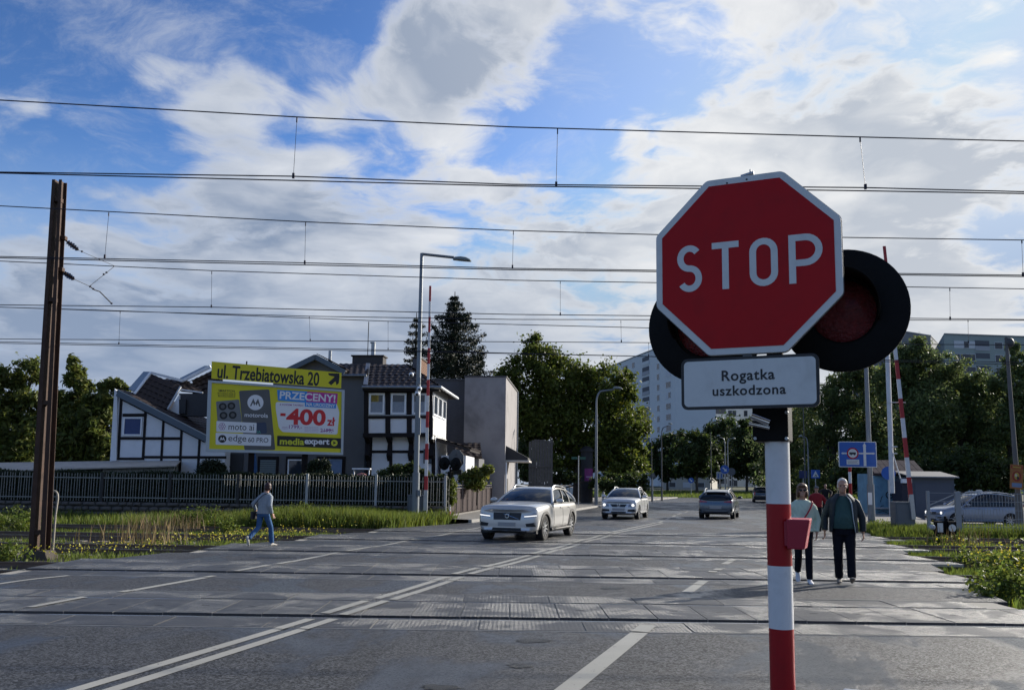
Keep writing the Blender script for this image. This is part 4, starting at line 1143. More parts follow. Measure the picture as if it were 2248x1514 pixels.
    # round emblem with two peaks
    def emblem(cx, cy, r, disc, ink, y):
        c = s(cx, cy); R = (s(cx + r, cy) - c).length
        MB().cyl((c.x, y - .002, c.z), (c.x, y, c.z), R, n=32).build('emblem', disc, bb)
        m = MB()
        for sg in (-1, 1):
            m.prism([(c.x + sg * q[0] * R, y - .004, c.z + q[1] * R) for q in ((.0, -.1), (.30, .52), (.66, -.5), (.50, -.5), (.30, -.05), (.13, -.42))], (0, .0018, 0))
        m.build('emblem_mark', ink, bb)
    emblem(592, 770, 74, WH, DG, -.0105)
    txt('motorola', 600, 887, 215, WH, bold=.004, y=-.012)
    txt('SMARTFON', 326, 663, 150, BK, bold=.004, y=-.005)
    for yy, w in ((685, 165), (701, 160), (716, 155)): txt('MOTOROLA EDGE 60', 326, yy, w, BK, bold=.001, y=-.005, h=12)
    a = plate([(232, 940), (603, 958), (600, 1052), (230, 1040)], -.014, -.0115, WH, 'label_strip', rnd=.04)
    txt('moto ai', 462, 997, 235, INK, y=-.0165, h=56)
    fl = MB()
    for i in range(6):
        c = s(285 + 20 * math.cos(i * math.pi / 3), 991 + 22 * math.sin(i * math.pi / 3)); stroke(fl, arc(c.x, c.z, .055, .055, 0, 330, 10), .018, -.0165, -.0142, close=True)
    fl.build('flower_mark', PU, bb)
    plate([(225, 1048), (738, 1070), (735, 1172), (225, 1158)], -.014, -.0115, WH, 'label_strip', rnd=.05)
    emblem(286, 1105, 38, BK, WH, -.0145)
    txt('edge', 425, 1108, 165, INK, y=-.0165, h=75); txt('60 PRO', 618, 1116, 185, INK, y=-.0165, h=44)
    # price block
    plate([(780, 765), (1340, 775), (1366, 860), (1348, 1066), (840, 1042), (806, 1000), (778, 820)], -.006, -.003, WH, 'price_field', rnd=.1)
    plate([(792, 652), (1075, 668), (1060, 772), (800, 752)], -.011, -.0075, BL, 'headline_field', rnd=.02)
    plate([(1070, 668), (1352, 688), (1345, 785), (1060, 768)], -.0112, -.0078, PK, 'headline_field', rnd=.02)
    txt('PRZECENY!', 1076, 718, 515, WH, bold=.010, h=72, y=-.014, tilt=slope((800, 700), (1340, 738)))
    plate([(1048, 762), (1338, 780), (1336, 825), (1048, 808)], -.0145, -.0115, BL, 'ribbon', rnd=.01)
    txt('NA URODZINY', 1195, 794, 265, WH, bold=.010, h=30, y=-.0165, tilt=slope((1048, 785), (1338, 803)))
    txt('Z KODEM TANIEJO', 925, 795, 220, PU, bold=.004, h=20, y=-.008)
    txt('400', 1060, 905, 365, RD, bold=.014, h=150, y=-.009); txt('-', 846, 882, 48, RD, bold=.014, h=26, y=-.009); txt('zł', 1290, 945, 74, RD, bold=.01, h=80, y=-.009)
    txt('1799,-', 962, 998, 120, PU, bold=.004, h=38, y=-.009); txt('2199,-', 1253, 1030, 125, PU, bold=.004, h=38, y=-.009)
    m = MB(); p, q = s(1195, 1040), s(1312, 1020); m.beam((p.x, -.012, p.z), (q.x, -.012, q.z), .035, .002, (0, 1, 0)); m.build('strike', PU, bb)
    for yy in (997, 1009): txt('cena bez kodu', 862, yy, 52, PU, h=8, y=-.008)
    for yy in (998, 1010, 1022, 1036): txt('najnizsza cena z 30 dni przed', 1108, yy, 128, PU, h=8, y=-.008)
    plate([(793, 1075), (1385, 1100), (1382, 1195), (792, 1170)], -.012, -.004, BK, 'name_strip', rnd=.03)
    txt('media', 930, 1130, 225, M('print_lime', (.62, .62, .03), .5), bold=.012, h=62, y=-.015); txt('expert', 1160, 1140, 230, WH, bold=.012, h=66, y=-.015)
    c = s(1320, 1143); MB().cyl((c.x, -.0145, c.z), (c.x, -.0125, c.z), .15, n=24).build('badge', MATS['print_lime'], bb); MB().prism([(c.x - .05, -.0165, c.z - .08), (c.x - .05, -.0165, c.z + .08), (c.x + .08, -.0165, c.z)], (0, .0015, 0)).build('badge_mark', BK, bb)
    # legs
    for cx in (560, 1058):
        p = s(cx, 1240); MB().box((p.x - .13, .3, -.5), (p.x + .13, .52, p.z + 2.4)).build('post', TIMB, bb)
    c = s(512, 400); MB().box((c.x - .03, .05, c.z - .4), (c.x + .03, .1, c.z + .06)).build('post_tip', TIMB, bb)
build_billboard()

# ------------------------------------------------------------------ fence with stone footing
def build_fence():
    a, b = Vector((Xat(-70, 37.6), 37.6, 0)), Vector((Xat(978, 36.9), 36.9, 0)); L = (b - a).length; rz = math.atan2(b.y - a.y, b.x - a.x)
    f = thing('picket_fence', 'dark and pale metal picket fence on a low stone wall in front of the house', 'fence', a, rz)
    PK = M('picket_paint', (.24, .25, .235), .6, .2, var=.3, vs=3, dirt=.5, ds=4, dirtcol=(.08, .06, .05)); PD = M('fence_post', (.035, .035, .035), .6, .3); PWt = M('post_pale', (.40, .41, .40), .5)
    zb, zt = .66, 1.80
    pme = MB().box((-.011, -.011, zb), (.011, .011, zt)).prism([(-.011, -.011, zt), (.011, -.011, zt), (.011, .011, zt), (-.011, .011, zt)], (0, 0, .01)).mesh('picket'); pme.materials.append(PK)
    pme = MB().add([(-.011, -.011, zb), (.011, -.011, zb), (.011, .011, zb), (-.011, .011, zb), (-.011, -.011, zt), (.011, -.011, zt), (.011, .011, zt), (-.011, .011, zt), (0, 0, zt + .05)],
                   [(0, 3, 2, 1), (0, 1, 5, 4), (1, 2, 6, 5), (2, 3, 7, 6), (3, 0, 4, 7), (4, 5, 8), (5, 6, 8), (6, 7, 8), (7, 4, 8)]).mesh('picket'); pme.materials.append(PK)
    nb = int(L / 2.85); w = L / nb
    post = MB().box((-.06, -.06, 0), (.06, .06, zt + .06)).mesh('post'); post.materials.append(PD)
    postw = MB().box((-.05, -.05, 0), (.05, .05, zt + .12)).mesh('post'); postw.materials.append(PWt)
    r = MB().box((0.06, -.03, -.022), (w - .06, .0, .022)).mesh('rail'); r.materials.append(PK)
    for i in range(nb + 1): inst(postw if i > nb - 3 else post, 'post', f, (i * w, 0, 0))
    for i in range(nb):
        for z in (zt - .16, zb + .14): inst(r, 'rail', f, (i * w, -.012, z + random.uniform(-.01, .01)))
        n = 24
        for j in range(1, n):
            inst(pme, 'picket', f, (i * w + w * j / n + random.uniform(-.008, .008), .02, random.uniform(-.02, .02)), (random.uniform(-.01, .01), random.uniform(-.012, .012), 0))
    # stone wall below
    ST = M('field_stone', (.11, .10, .09), .9, var=.4, vs=3, bump=.6, bs=12, dirt=.6, ds=3)
    wl = MB().box((0, -.14, -.2), (L, .14, .62)).build('stone_footing', M('mortar', (.05, .047, .042), .95, bump=.5), f)
    mes = []
    for k in range(4):
        m = MB(); pts = []
        n = 7
        for i in range(n):
            t = 2 * math.pi * (i + random.uniform(-.2, .2)) / n; sx = abs(math.cos(t)) ** .5 * math.copysign(1, math.cos(t)); sz = abs(math.sin(t)) ** .5 * math.copysign(1, math.sin(t)); pts.append((sx * .5, sz * .5))
        n = len(pts)
        m.add([(x, 0, z) for x, z in pts] + [(x * .86, -.05, z * .82) for x, z in pts] + [(0, -.065, 0)], [(i, (i + 1) % n, n + (i + 1) % n, n + i) for i in range(n)] + [(n + i, n + (i + 1) % n, 2 * n) for i in range(n)])
        me = m.mesh('stone', smooth=True, angle=50); me.materials.append(ST); mes.append(me)
    z = .02
    for hrow in (.20, .22, .18):
        x = random.uniform(0, .2)
        while x < L - .1:
            wd = random.uniform(.26, .62); inst(random.choice(mes), 'stone', wl, (x + wd / 2, -.138, z + hrow / 2), (0, random.uniform(-.05, .05), 0), (wd * .96, random.uniform(.7, 1.3), hrow * .95)); x += wd
        z += hrow
    # brown screen fence along the pavement
    pts = [Vector((-2.95, 38.6, 0)), Vector((-.6, 56, 0)), Vector((2.4, 68, 0)), Vector((5.4, 80, 0)), Vector((10.5, 98, 0))]
    g = thing('screen_fence', 'rusty brown metal fence with dark brown screens along the pavement', 'fence', pts[0])
    BR = M('rusty_paint', (.17, .145, .135), .7, .2, var=.3, dirt=.4); SCR = M('screen_brown', (.04, .022, .022), .85, var=.3, vs=6)
    for k in range(len(pts) - 1):
        a, b = pts[k] - pts[0], pts[k + 1] - pts[0]; n = max(2, int((b - a).length / (1.45 if k == 0 else 2.5)))
        for i in range(n):
            p, q = a.lerp(b, i / n), a.lerp(b, (i + 1) / n); u = Vector((0, 0, 1)); dr = (q - p).normalized()
            MB().beam(p + u * .05, p + u * 1.62, .045, .045).build('post', BR, g)
            bl = MB().ball(p + u * 1.68, .045, 8, 6); bl.build('finial', BR, g, smooth=True)
            for z in (1.50, 1.36, .16): MB().beam(p + u * z, q + u * z, .03, .03, (0, 0, 1)).build('rail', BR, g)
            if k < 1:
                ns = 9; side = Vector((dr.y, -dr.x, 0)) * -.06
                for j in range(ns):
                    p0 = p.lerp(q, (j + .08) / ns) + side; p1 = p.lerp(q, (j + .92) / ns) + side
                    MB().prism([p0 + u * .2, p1 + u * .2, p1 + u * 1.34, p0 + u * 1.34], side * .2).build('screen_slat', SCR, g)
    fb = MB()
    for k in range(len(pts) - 1):
        fb.beam(pts[k] - pts[0], pts[k + 1] - pts[0], .2, .26, (0, 0, 1))
    fb.build('plinth', CONC, g) if False else MB().beam((0, 0, 0), pts[1] - pts[0], .2, .3, (0, 0, 1)).build('plinth', CONC, g)
build_fence()

# ------------------------------------------------------------------ shed in the garden
def build_shed():
    D = 41.5; b = P(388, 1024, D); base = Vector((b.x, D, .5)); s = thing('garden_shed', 'low garden shed with a pale weathered flat roof left of the house', 'shed', base)
    RF = M('felt_roof', (.42, .38, .33), .85, var=.25, vs=1.5, dirt=.4, ds=1)
    L = lambda px, py, d: P(px, py, d) - base
    fl, fr, br, bl = L(-80, 1034, D - .6), L(386, 1021, D - .6), L(398, 1009, D + 4.5), L(-80, 1016, D + 4.5)
    MB().prism([fl, fr, br, bl], (0, 0, -.06)).build('roof', RF, s)
    MB().prism([fl + Vector((.1, .5, -.1)), fr + Vector((-.2, .5, -.1)), br + Vector((-.3, -.4, -.1)), bl + Vector((.1, -.4, -.1))], (0, 0, -1.6)).build('wall', M('shed_dark', (.03, .035, .03), .9), s)
    BD = M('board_silver', (.33, .34, .33), .8, var=.35, vs=5); w0, w1 = L(226, 1026, D - .2), L(384, 1022, D - .2); n = 30
    for i in range(n):
        p, q = w0.lerp(w1, i / n), w0.lerp(w1, (i + .84) / n); MB().box((p.x, p.y, -.3), (q.x, p.y + .05, p.z - .02)).build('board', BD, s)
build_shed()
def build_parasol():
    D = 42.2; p = P(556, 1046, D); r = thing('parasol', 'folded blue parasol standing under the billboard', 'parasol', (p.x, D, .55))
    zt = P(556, 992, D).z - .55
    MB().cyl((0, 0, 0), (0, 0, zt + .12), .025, n=10).build('pole', WFRM, r)
    m = MB(); rows = []
    for i in range(9):
        t = i / 8; z = .25 + (zt - .25) * t; rr = (.20 * (1 - t) ** .6 + .03) * (1 if i else .8)
        rows.append([((rr * (1 + .25 * math.cos(8 * a))) * math.cos(a), (rr * (1 + .25 * math.cos(8 * a))) * math.sin(a), z) for a in [2 * math.pi * j / 32 for j in range(32)]])
    m.grid(rows, close=True); m.build('canopy', M('parasol_blue', (.05, .13, .32), .85), r, smooth=True)
    d = 38.6; p = P(794, 1030, d); t = thing('flower_shelf', 'small white shelf with flowers behind the pickets', 'shelf', (p.x, d, .6))
    zt = p.z - .6; MB().box((-.4, -.18, zt), (.4, .18, zt + .06)).build('top', WFRM, t)
    for sx in (-.33, .33): MB().box((sx - .02, -.05, 0), (sx + .02, .05, zt)).build('leg', WFRM, t)
    FL = M('flowers_pink', (.45, .2, .2), .8); m = MB()
    m = MB(); m.ball((0, 0, zt - .35), (.28, .14, .2), 10, 7); m.build('flower_tub', FL, t)
build_parasol()
# ================================================================== cars
TYRE = M('tyre', (0.012, 0.012, 0.013), 0.85, var=.2, vs=20)
CGLASS = M('car_glass', (0.010, 0.013, 0.016), 0.03, var=.1, spec=.5, rvar=.01)
TRIMB = M('black_trim', (0.014, 0.015, 0.017), 0.6, var=.15, vs=10)
CHR = M('chrome', (0.7, 0.71, 0.73), 0.15, 1.0)
ALLOY = M('alloy', (0.50, 0.51, 0.53), 0.3, 0.85)
LAMPG = M('lamp_glass', (0.25, 0.27, 0.30), 0.08, var=.3, vs=15, spec=.8)
LAMPON = M('lamp_lit', (0.9, 0.92, 0.95), 0.2, emit=(1, .97, .9), es=.8)
REDL = M('tail_red', (0.35, 0.01, 0.015), 0.12, coat=.6)
PLATE = M('number_plate', (0.34, 0.34, 0.34), 0.6, var=.04)

def car(name, label, loc, heading, L, W, H, paint, wb, x_front_axle, wr, hood, cab, tail, kind='wagon', clad=False, rails=None, front=None, rear=None, rim=10, group='cars'):
    """hood: (z nose top, x cowl, z cowl); cab: (x roof front, z roof front, x roof top, x roof rear, z roof rear); tail: (x glass base, z belt rear)
       local frame: +x forwards, z up, origin on the ground under the middle"""
    rt = thing(name, label, 'car', loc, heading, group)
    hl = L / 2; hw = W / 2; zc = .24
    zn, xc, zcw = hood; xrf, zrf, xrt, xrr, zrr = cab; xg, zbr = tail
    xs = list(np.concatenate([np.linspace(-hl, -hl + .35, 6), np.linspace(-hl + .55, hl - .55, 16), np.linspace(hl - .35, hl, 6)]))
    def belt(x):
        if x > xc: t = (x - xc) / (hl - xc); return zcw + (zn - zcw) * t ** 1.35
        t = (xc - x) / (xc + hl); return zcw + (zbr - zcw) * t
    def plan(x):
        k = max(0, (abs(x) - hl * .45) / (hl * .55)); return hw * (1 - (.13 if x > 0 else .09) * k ** 2.4)
    rows = []
    for x in xs:
        e = max(0, (abs(x) - (hl - .4)) / .4); w = plan(x); zb = zc + .07 * e ** 2; zt = belt(x) - (.11 if x > 0 else .07) * e ** 3
        bul = (.20 if x > 0 else .14) * e
        prof = [(0, zb), (w * .5, zb), (w * .82, zb), (w * .93, zb + .05), (w * .985, zb + .16), (w, zb + (zt - zb) * .42), (w * .992, zb + (zt - zb) * .60), (w * .985, zb + (zt - zb) * .76),
                (w * .955, zb + (zt - zb) * .90), (w * .90, zt - .035), (w * .78, zt - .008), (w * .5, zt + .018), (0, zt + .026)]
        row = []
        for i, (y, z) in enumerate(prof):
            shrink = 1 - .055 * e ** 2 * (1 if z > zb + .12 else .5)
            vz = (z - zb) / max(.01, zt - zb); nose = -.10 * e * max(0, (vz - .55)) ** 1.0 * 2 - .05 * e * max(0, .3 - vz) * 3
            sx = 1 if x > 0 else -1
            row.append((x - sx * bul * (y / w) ** 2.2 + sx * nose, y * shrink, z))
        rows.append(row)
    m = MB(); full = [[(x, -y, z) for x, y, z in r[::-1]] + r[1:] for r in rows]
    # closed ring: bottom centre shared
    ring = [r[:-1] for r in full]
    m.grid(ring, close=True)
    for r in (rows[0], rows[-1]):
        n = len(r); vs = [q for q in r] + [(x, -y, z) for x, y, z in r]; fs = [(i, i + 1, n + i + 1, n + i) for i in range(1, n - 2)] + [(0, 1, n + 1), (n - 2, n - 1, 2 * n - 2)]
        m.add(vs, fs)
    body = m.build('body', paint, rt, smooth=True, angle=50)
    bm = bmesh.new(); bm.from_mesh(body.data); bmesh.ops.remove_doubles(bm, verts=bm.verts, dist=.0008); bmesh.ops.recalc_face_normals(bm, faces=bm.faces); bm.to_mesh(body.data); bm.free()
    md = body.modifiers.new('sub', 'SUBSURF'); md.levels = 1; md.render_levels = 1; apply_mods(body)
    xa = [x_front_axle, x_front_axle - wb]
    bvh0 = BVHTree.FromPolygons([v.co.copy() for v in body.data.vertices], [list(p.vertices) for p in body.data.polygons])
    for x in xa:
        for sg in (-1, 1):
            boolean(body, MB().cyl((x, sg * (hw - .30), wr), (x, sg * (hw + .2), wr), wr + .045, n=36))
    body.data.polygons.foreach_set('use_smooth', [True] * len(body.data.polygons)); body.data.set_sharp_from_angle(angle=rad(40))
    # ---- greenhouse from four edges
    wbt = lambda x: plan(x) * .93
    wrf = hw * .70
    nA, nB = 10, 8
    def roof_z(x):
        if x > xrt: t = (x - xrt) / (xrf - xrt); return H - (H - zrf) * t ** 2
        t = (xrt - x) / (xrt - xrr); return H - (H - zrr) * t ** 2
    def wroof(x): return wrf * (1 - .08 * max(0, (xrt - x) / (xrt - xrr)) ** 2 - .05 * max(0, (x - xrt) / (xrf - xrt)))
    # windscreen
    ws = MB(); ro = []
    for i in range(nB + 1):
        t = i / nB; r = []
        for j in range(-nA, nA + 1):
            u = j / nA; yb, yt = u * wbt(xc) * .985, u * wroof(xrf)
            p0 = Vector((xc - .05 - .26 * u * u, yb, zcw - .03 - .02 * u * u)); p1 = Vector((xrf - .12 * u * u, yt, zrf - .03 * u * u))
            q = p0.lerp(p1, t); q.z += .03 * math.sin(math.pi * t); r.append(q)
        ro.append(r)
    ws.grid(ro); ws.build('windscreen', CGLASS, rt, smooth=True)
    A0 = [ro[0][0], ro[-1][0]]
    # roof
    rf = MB(); ro2 = []
    N = 14
    for i in range(N + 1):
        x = xrf + (xrr - xrf) * i / N; w = wroof(x); r = []
        for j in range(-nA, nA + 1):
            u = j / nA; xx = x - (.12 * u * u if i == 0 else 0) + (.06 * u * u if i == N else 0)
            r.append(Vector((xx, u * w, roof_z(x) - .03 * u * u - .035 * max(0, abs(u) - .8) / .2)))
        ro2.append(r)
    rf.grid(ro2); roof = rf.build('roof', paint, rt, smooth=True, solid=.02)
    # side windows: belt edge to roof edge, curving in
    for sg in (-1, 1):
        sw = MB(); n = 18; rr = []
        for k in range(6):
            t = k / 5; r = []
            for i in range(n + 1):
                s_ = i / n; xb = (xc - .32) + (xg + .02 - (xc - .32)) * s_; xt = (xrf - .12) + (xrr - .0 - (xrf - .12)) * s_
                p0 = Vector((xb, sg * wbt(xb) * .985, belt(xb) - .02)); p1 = Vector((xt, sg * wroof(xt) * .995, roof_z(xt) - .065))
                q = p0.lerp(p1, t); q.y += sg * .035 * math.sin(math.pi * t); r.append(q)
            rr.append(r)
        sw.grid(rr); sw.build('side_window', CGLASS, rt, smooth=True)
        edge_b, edge_t = rr[0], rr[-1]
        MB().tube([q + Vector((0, sg * .004, .0)) for q in edge_b], .018, 6).build('belt_moulding', CHR if clad else TRIMB, rt, smooth=True)
        MB().tube([q + Vector((0, 0, .012)) for q in edge_t], .034, 6).build('roof_edge', paint, rt, smooth=True)
        # pillars
        ap = [ro[0][0 if sg < 0 else -1].lerp(ro[-1][0 if sg < 0 else -1], t) + Vector((0, 0, .03 * math.sin(math.pi * t))) for t in np.linspace(0, 1, 6)]
        MB().tube([q + Vector((-.02, 0, -.005)) for q in ap], .045, 8).build('pillar', paint, rt, smooth=True)
        for f_ in (.40, .70):
            i = int(n * f_); MB().tube([rr[k][i] + Vector((0, sg * .002, 0)) for k in range(6)], .03, 6).build('pillar', TRIMB, rt, smooth=True)
        MB().tube([rr[k][-1] for k in range(6)], [.035] + [.05 if kind != 'hatch' else .06] * 5, 8).build('pillar', paint, rt, smooth=True)
        # doors: seams and handles on the body side
        for xd in (xc - .30, xc - 1.28, xc - 2.15):
            pts = []
            for z in np.linspace(.36, belt(xd) - .05, 7):
                h = bvh0.ray_cast(Vector((xd, sg * 3, z)), Vector((0, -sg, 0)))
                if h[0] is not None and not any((xd - x) ** 2 + (z - wr) ** 2 < (wr + .07) ** 2 for x in xa): pts.append(h[0] + Vector((0, sg * .001, 0)))
            if len(pts) > 2: MB().tube(pts, .006, 5).build('door_seam', TRIMB, rt)
        for xd in (xc - 1.10, xc - 2.0):
            z = belt(xd) - .16; h = bvh0.ray_cast(Vector((xd, sg * 3, z)), Vector((0, -sg, 0)))
            if h[0] is not None: MB().cbox(h[0] + Vector((0, sg * .016, 0)), (.2, .03, .032)).build('door_handle', paint, rt, bevel=.01)
        # mirror
        q = Vector((xc - .52, sg * (wbt(xc) + .16), zcw + .04)); mi = MB(); mi.ball(q, (.075, .125, .075), 12, 8); mo = mi.build('mirror', paint, rt, smooth=True)
        MB().cbox(q + Vector((-.06, 0, 0)), (.03, .19, .11)).build('mirror_glass', TRIMB, mo, bevel=.01)
        MB().tube([q + Vector((.0, -sg * .10, -.03)), Vector((xc - .48, sg * wbt(xc) * .97, zcw - .01))], .025, 6).build('mirror_arm', TRIMB, mo)
        sill = [Vector((x, sg * (plan(x) + (.006 if clad else -.03)), zc + .07)) for x in np.linspace(xa[0] - wr - .06, xa[1] + wr + .06, 6)]
        MB().tube(sill, .05 if clad else .03, 8).build('sill', TRIMB if clad else paint, rt, smooth=True)
        if clad: MB().tube([q + Vector((0, sg * .045, .045)) for q in sill], .014, 6).build('sill_trim', CHR, rt, smooth=True)
        if rails is not None:
            rp = [Vector((xrf - .25, sg * wroof(xrf - .25) * .96, roof_z(xrf - .25) - .01))] + [Vector((x, sg * wroof(x) * .96, roof_z(x) + .045)) for x in np.linspace(xrf - .42, xrr + .3, 7)] + [Vector((xrr + .14, sg * wroof(xrr + .14) * .96, roof_z(xrr + .14) - .01))]
            MB().tube(rp, .022, 8).build('roof_rail', rails, rt, smooth=True)
    # rear window
    rw = MB(); rrw = []
    for i in range(7):
        t = i / 6; r = []
        for j in range(-nA, nA + 1):
            u = j / nA; p0 = Vector((xg + .05 * u * u - .04, u * wbt(xg) * .96, belt(xg) - .02)); p1 = Vector((xrr + .06 * u * u, u * wroof(xrr), zrr - .03 * u * u - .02))
            q = p0.lerp(p1, t); q.x -= .05 * math.sin(math.pi * t); r.append(q)
        rrw.append(r)
    rw.grid(rrw); rw.build('rear_window', CGLASS, rt, smooth=True)
    MB().beam((xrr - .02, -wrf * .75, zrr + .0), (xrr - .02, wrf * .75, zrr + .0), .22, .03, (0, 0, 1)).build('spoiler', paint, rt, bevel=.01)
    # ---- wheels
    for x in xa:
        for sg in (-1, 1):
            yo = sg * (hw - .02)
            t = MB(); t.lathe([(wr * .66, -.10), (wr * .9, -.112), (wr * .985, -.095), (wr, -.05), (wr, .05), (wr * .985, .095), (wr * .9, .112), (wr * .66, .10)], (x, yo - sg * .115, wr), (0, sg, 0), 36)
            wh = t.build('wheel', TYRE, rt, smooth=True)
            d = MB(); d.lathe([(.001, .04), (wr * .2, .05), (wr * .25, .02), (wr * .6, -.03), (wr * .64, .03), (wr * .69, .09), (wr * .665, .1), (wr * .62, .06)], (x, yo - sg * .115, wr), (0, sg, 0), 36)
            d.build('rim_barrel', M('rim_dark', (.05, .05, .052), .5, .5), wh, smooth=True)
            sp = MB()
            for i in range(rim):
                a = 2 * math.pi * i / rim + .2; dr = Vector((math.cos(a), 0, math.sin(a))); c = Vector((x, yo - sg * .04, wr))
                sp.beam(c + dr * wr * .1, c + dr * wr * .64 + Vector((0, sg * .012, 0)), .055 if rim < 8 else .035, .02, (0, 1, 0))
            sp.build('spokes', ALLOY, wh)
            r2 = MB(); r2.lathe([(wr * .62, .078), (wr * .66, .082), (wr * .66, .06), (wr * .62, .06)], (x, yo - sg * .115, wr), (0, sg, 0), 36); r2.build('rim', ALLOY, wh, smooth=True)
            if clad:
                ar = MB(); rws = []
                for i in range(25):
                    a = rad(-12 + 204 * i / 24); ro_, ri = wr + .115, wr + .035
                    def onb(rad_):
                        q = Vector((x + rad_ * math.cos(a), sg * 3, wr + rad_ * math.sin(a))); h = bvh0.ray_cast(q, Vector((0, -sg, 0)))
                        return (h[0] if h[0] is not None else Vector((q.x, sg * (plan(x)), q.z)))
                    p, q = onb(ri), onb(ro_); rws.append([p + Vector((0, -sg * .06, 0)), p + Vector((0, sg * .018, 0)), q + Vector((0, sg * .014, 0)), q + Vector((0, -sg * .01, 0))])
                ar.grid(rws); ar.build('arch_cladding', TRIMB, rt, smooth=True)
    # dark floor pan
    MB().box((-hl + .35, -hw + .12, zc - .02), (hl - .35, hw - .12, zc + .1)).build('underbody', TRIMB, rt)
    # ---- decals pressed on the ends
    def patch(name_, quad, end=1, off=.006, mat=TRIMB, parent=rt, n=8, mm=6, thick=.02):
        """quad: four (y,z) corners; wrapped onto the front (end=1) or the rear (end=-1)"""
        q = [Vector(c) for c in quad]; rws = []
        for i in range(mm + 1):
            r = []
            for j in range(n + 1):
                a = q[0].lerp(q[1], j / n).lerp(q[3].lerp(q[2], j / n), i / mm)
                h = bvh0.ray_cast(Vector((end * 4, a.x, a.y)), Vector((-end, 0, 0))); x = h[0].x if h[0] is not None else end * (hl - .2)
                r.append(Vector((x + end * off, a.x, a.y)))
            rws.append(r)
        b = MB().grid(rws); back = [[p - Vector((end * thick, 0, 0)) for p in r] for r in rws]
        rim_ = [rws[0], back[0]], [rws[-1], back[-1]], [[r[0] for r in rws], [r[0] for r in back]], [[r[-1] for r in rws], [r[-1] for r in back]]
        for g in rim_: b.grid(g)
        return b.build(name_, mat, parent, smooth=True, angle=30)
    if front: front(rt, patch, hl, hw, bvh0)
    if rear: rear(rt, patch, hl, hw, bvh0)
    return rt

PSILV = M('paint_silver_beige', (0.56, 0.55, 0.525), 0.3, 0.35, var=.02, coat=.8, rvar=.03)
PSIL2 = M('paint_silver', (0.60, 0.61, 0.62), 0.32, 0.3, var=.02, coat=.8, rvar=.03, dirt=.15, ds=2)
PGREY = M('paint_blue_grey', (0.10, 0.125, 0.155), 0.28, 0.5, var=.02, coat=.8, rvar=.03)
PBLK = M('paint_black', (0.012, 0.012, 0.015), 0.2, 0.2, coat=.8)
PBLU = M('paint_pale_blue', (0.22, 0.26, 0.33), 0.3, 0.4, var=.02, coat=.8)

def front_suv(rt, patch, hl, hw, bv):
    patch('grille', [(-.42, .80), (.42, .80), (.40, .60), (-.40, .60)], 1, .006, M('grille_dark', (.02, .02, .022), .45, var=.4, vs=40))
    for sg in (-1, 1):
        h = patch('headlight', [(sg * .50, .72), (sg * .84, .80), (sg * .86, .70), (sg * .52, .66)], 1, .004, LAMPG)
        patch('light_bar', [(sg * .51, .71), (sg * .85, .745), (sg * .85, .715), (sg * .51, .685)], 1, .010, LAMPON, h, 6, 2)
        patch('fog_vent', [(sg * .55, .50), (sg * .82, .54), (sg * .83, .42), (sg * .58, .42)], 1, .006, TRIMB)
        patch('skid_trim', [(sg * .42, .36), (sg * .70, .40), (sg * .66, .31), (sg * .44, .31)], 1, .012, PSIL2)
    patch('lower_grille', [(-.42, .38), (.42, .38), (.47, .28), (-.47, .28)], 1, .008, TRIMB)
    patch('bumper_lip', [(-.80, .33), (.80, .33), (.74, .26), (-.74, .26)], 1, .004, TRIMB)
    patch('number_plate', [(-.26, .53), (.26, .53), (.26, .42), (-.26, .42)], 1, .014, PLATE, rt, 4, 2)
    b = bv.ray_cast(Vector((4, 0, .71)), Vector((-1, 0, 0)))[0]
    m = MB(); ring = [(b.x + .02, .055 * math.cos(rad(a)), .71 + .055 * math.sin(rad(a))) for a in range(0, 361, 24)]; m.tube(ring, .008, 6, caps=False); m.build('badge', CHR, rt, smooth=True)
    MB().tube([(b.x + .02, .04, .75), (b.x + .02, .085, .775)], .008, 6).build('badge_arrow', CHR, rt); MB().tube([(b.x + .018, -.10, .77), (b.x + .018, .36, .62)], .006, 6).build('badge_bar', CHR, rt)
def front_wagon(rt, patch, hl, hw, bv):
    patch('grille', [(-.40, .72), (.40, .72), (.30, .58), (-.30, .58)], 1, .006, M('grille_dark2', (.018, .018, .02), .4))
    patch('grille_rim', [(-.42, .735), (.42, .735), (.41, .72), (-.41, .72)], 1, .012, CHR, rt, 6, 2)
    for sg in (-1, 1):
        h = patch('headlight', [(sg * .48, .70), (sg * .80, .76), (sg * .82, .60), (sg * .46, .58)], 1, .005, LAMPG)
        c = bv.ray_cast(Vector((4, sg * .68, .665)), Vector((-1, 0, 0)))[0]; MB().ball(c, (.03, .075, .075), 12, 8).build('bulb', LAMPON, h, smooth=True)
        patch('fog_vent', [(sg * .45, .47), (sg * .80, .49), (sg * .80, .37), (sg * .42, .37)], 1, .006, TRIMB)
    patch('number_plate', [(-.30, .53), (.30, .53), (.28, .40), (-.28, .40)], 1, .014, PLATE, rt, 4, 2)
    patch('lower_grille', [(-.36, .37), (.36, .37), (.34, .30), (-.34, .30)], 1, .006, TRIMB)
    b = bv.ray_cast(Vector((4, 0, .655)), Vector((-1, 0, 0)))[0]
    m = MB(); ring = [(b.x + .02, .07 * math.cos(rad(a)), .655 + .07 * math.sin(rad(a))) for a in range(0, 361, 24)]; m.tube(ring, .008, 6, caps=False); m.build('badge', CHR, rt, smooth=True)
    MB().tube([(b.x + .02, -.045, .70), (b.x + .02, -.015, .60), (b.x + .02, 0, .655), (b.x + .02, .015, .60), (b.x + .02, .045, .70)], .007, 5).build('badge_mark', CHR, rt)
